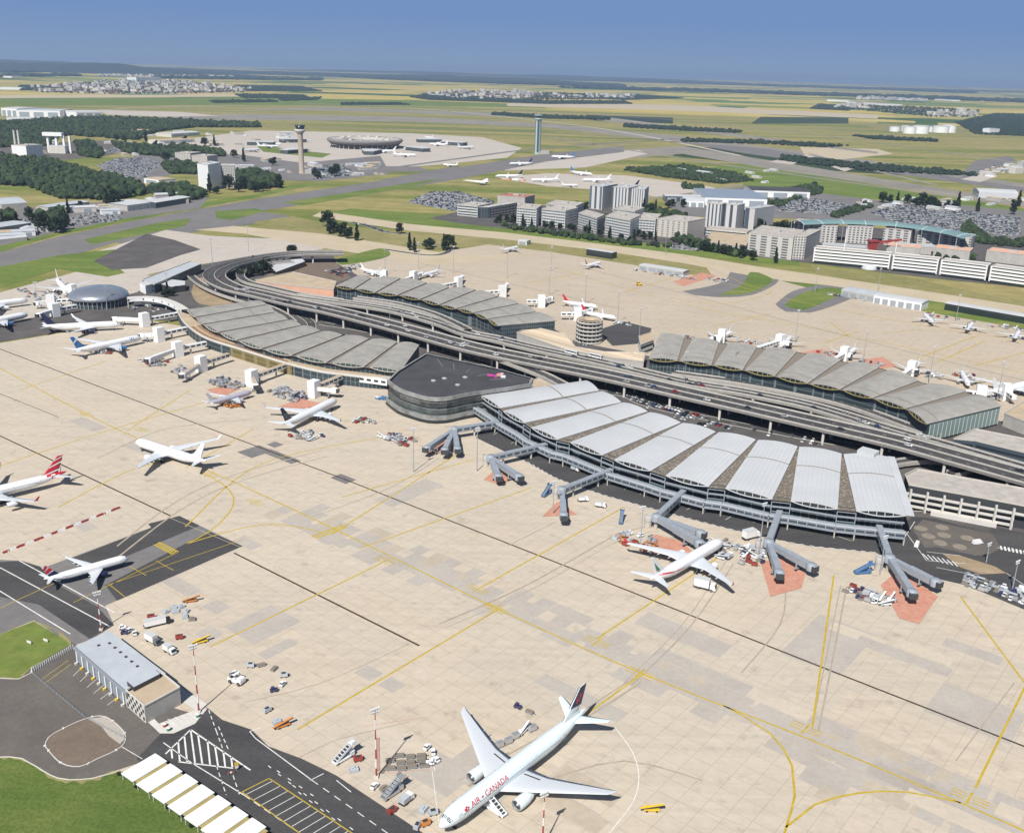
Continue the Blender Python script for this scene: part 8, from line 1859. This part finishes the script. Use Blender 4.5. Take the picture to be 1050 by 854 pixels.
# vans near the lower right road
for i, (x, y, a) in enumerate([(1002, 558, 20), (940, 560, 60)]):
    c = g(x, y); o = VANP if i == 0 else VANP.copy()
    if i: COL.objects.link(o)
    o.location = (c.x, c.y, .27); o.rotation_euler.z = R(a); tag(o, ['white van by the planted island at the lower right', 'white van on the bend right of the white roofed hall'][i], 'van')
# far car parks as one mass
def cars_mass(label, polys, pitch, rowgap, az):
    Vs = []; Fs = []; mi = []; nb = 0; base = np.array([(-2.2, -.9, .2), (2.2, -.9, .2), (2.2, .9, .2), (-2.2, .9, .2), (-2.2, -.9, .95), (2.2, -.9, .85), (2.2, .9, .85), (-2.2, .9, .95), (-1.7, -.7, 1.5), (.6, -.7, 1.5), (.6, .7, 1.5), (-1.7, .7, 1.5)]); q = [(0, 1, 5, 4), (1, 2, 6, 5), (2, 3, 7, 6), (3, 0, 4, 7), (4, 5, 9, 8), (5, 6, 10, 9), (6, 7, 11, 10), (7, 4, 8, 11), (8, 9, 10, 11)]
    d = np.array([math.cos(az), math.sin(az)]); n = np.array([-d[1], d[0]])
    for px in polys:
        P = [(p.x, p.y) for p in gs(px)]; c = np.mean(P, 0); I, J = np.meshgrid(np.arange(-120, 120), np.arange(-60, 60)); I, J = I.ravel(), J.ravel()
        O = (J//2)*17.0 + (J % 2)*5.2; X = c[0] + I*pitch*d[0] + O*n[0]; Y = c[1] + I*pitch*d[1] + O*n[1]; k_ = inside(P, X, Y) & (NPR.random(X.size) < .82) & (I % 14 > 1)
        for x, y in zip(X[k_], Y[k_]):
            a = az + PI/2; cs, sn = math.cos(a), math.sin(a); v = np.stack([base[:, 0]*cs - base[:, 1]*sn + x, base[:, 0]*sn + base[:, 1]*cs + y, base[:, 2] + .23], 1); Vs.append(v); Fs += [[e + 12*nb for e in f] for f in q]; nb += 1
            pm = NPR.choice([0, 0, 0, 0, 1, 1, 2, 3, 4]); mi += [pm]*4 + [5]*4 + [pm]
    return tag(mesh_np('parked_cars', np.concatenate(Vs), np.array(Fs), ('car_white', 'car_silver', 'car_black', 'car_grey', 'car_blue', 'glass_dark'), np.array(mi)), label, 'cars', kind='stuff')
LOTS = [[(418, 208), (440, 197), (470, 197), (508, 207), (500, 214), (468, 217)], [(100, 170), (118, 163), (150, 161), (165, 168), (150, 182), (128, 185), (110, 178)], [(66, 226), (92, 218), (128, 222), (120, 227), (70, 233)], [(795, 210), (830, 203), (878, 212), (850, 220), (800, 217)], [(893, 219), (915, 210), (985, 216), (1045, 224), (1045, 242), (980, 240), (930, 232)], [(320, 172), (352, 168), (365, 180), (322, 184)], [(680, 252), (715, 250), (720, 258), (690, 256)], [(22, 225), (40, 222), (44, 238), (30, 240)], [(112, 152), (128, 152), (130, 157), (110, 157)], [(720, 244), (765, 251), (762, 257), (722, 252)]]
for L_ in LOTS[:9]: sheet('car_park', L_, .228, 'asphalt_pale')
cars_mass('hundreds of cars packed in the far car parks', LOTS, 2.9, 7.6, R(35))
# spoil and building material around the works sites
for x, y, mt, lab in [(392, 409, 'van_blue', 'blue and white material stacks left of the black roofed building'), (560, 424, 'brick_red', 'red material heap by the first white vault'), (1040, 606, 'roof_grey', 'grey machine parts in the cart yard beside the planted island'), (528, 185, 'salmon_panel', 'salmon works compound on the remote apron')]:
    c = g(x, y); m = MB(); s = 1 if x != 528 else 5
    for i in range(9): m.box((random.uniform(-5, 5)*s, random.uniform(-2.5, 2.5)*s, .6*s**.5), (random.uniform(1.5, 3.5)*s, random.uniform(1, 2)*s, random.uniform(.8, 1.4)*s**.5), random.choice([mt, mt, 'white_metal']), AP)
    tag(m.build('material_stack', loc=(c.x, c.y, .25)), lab, 'building material')
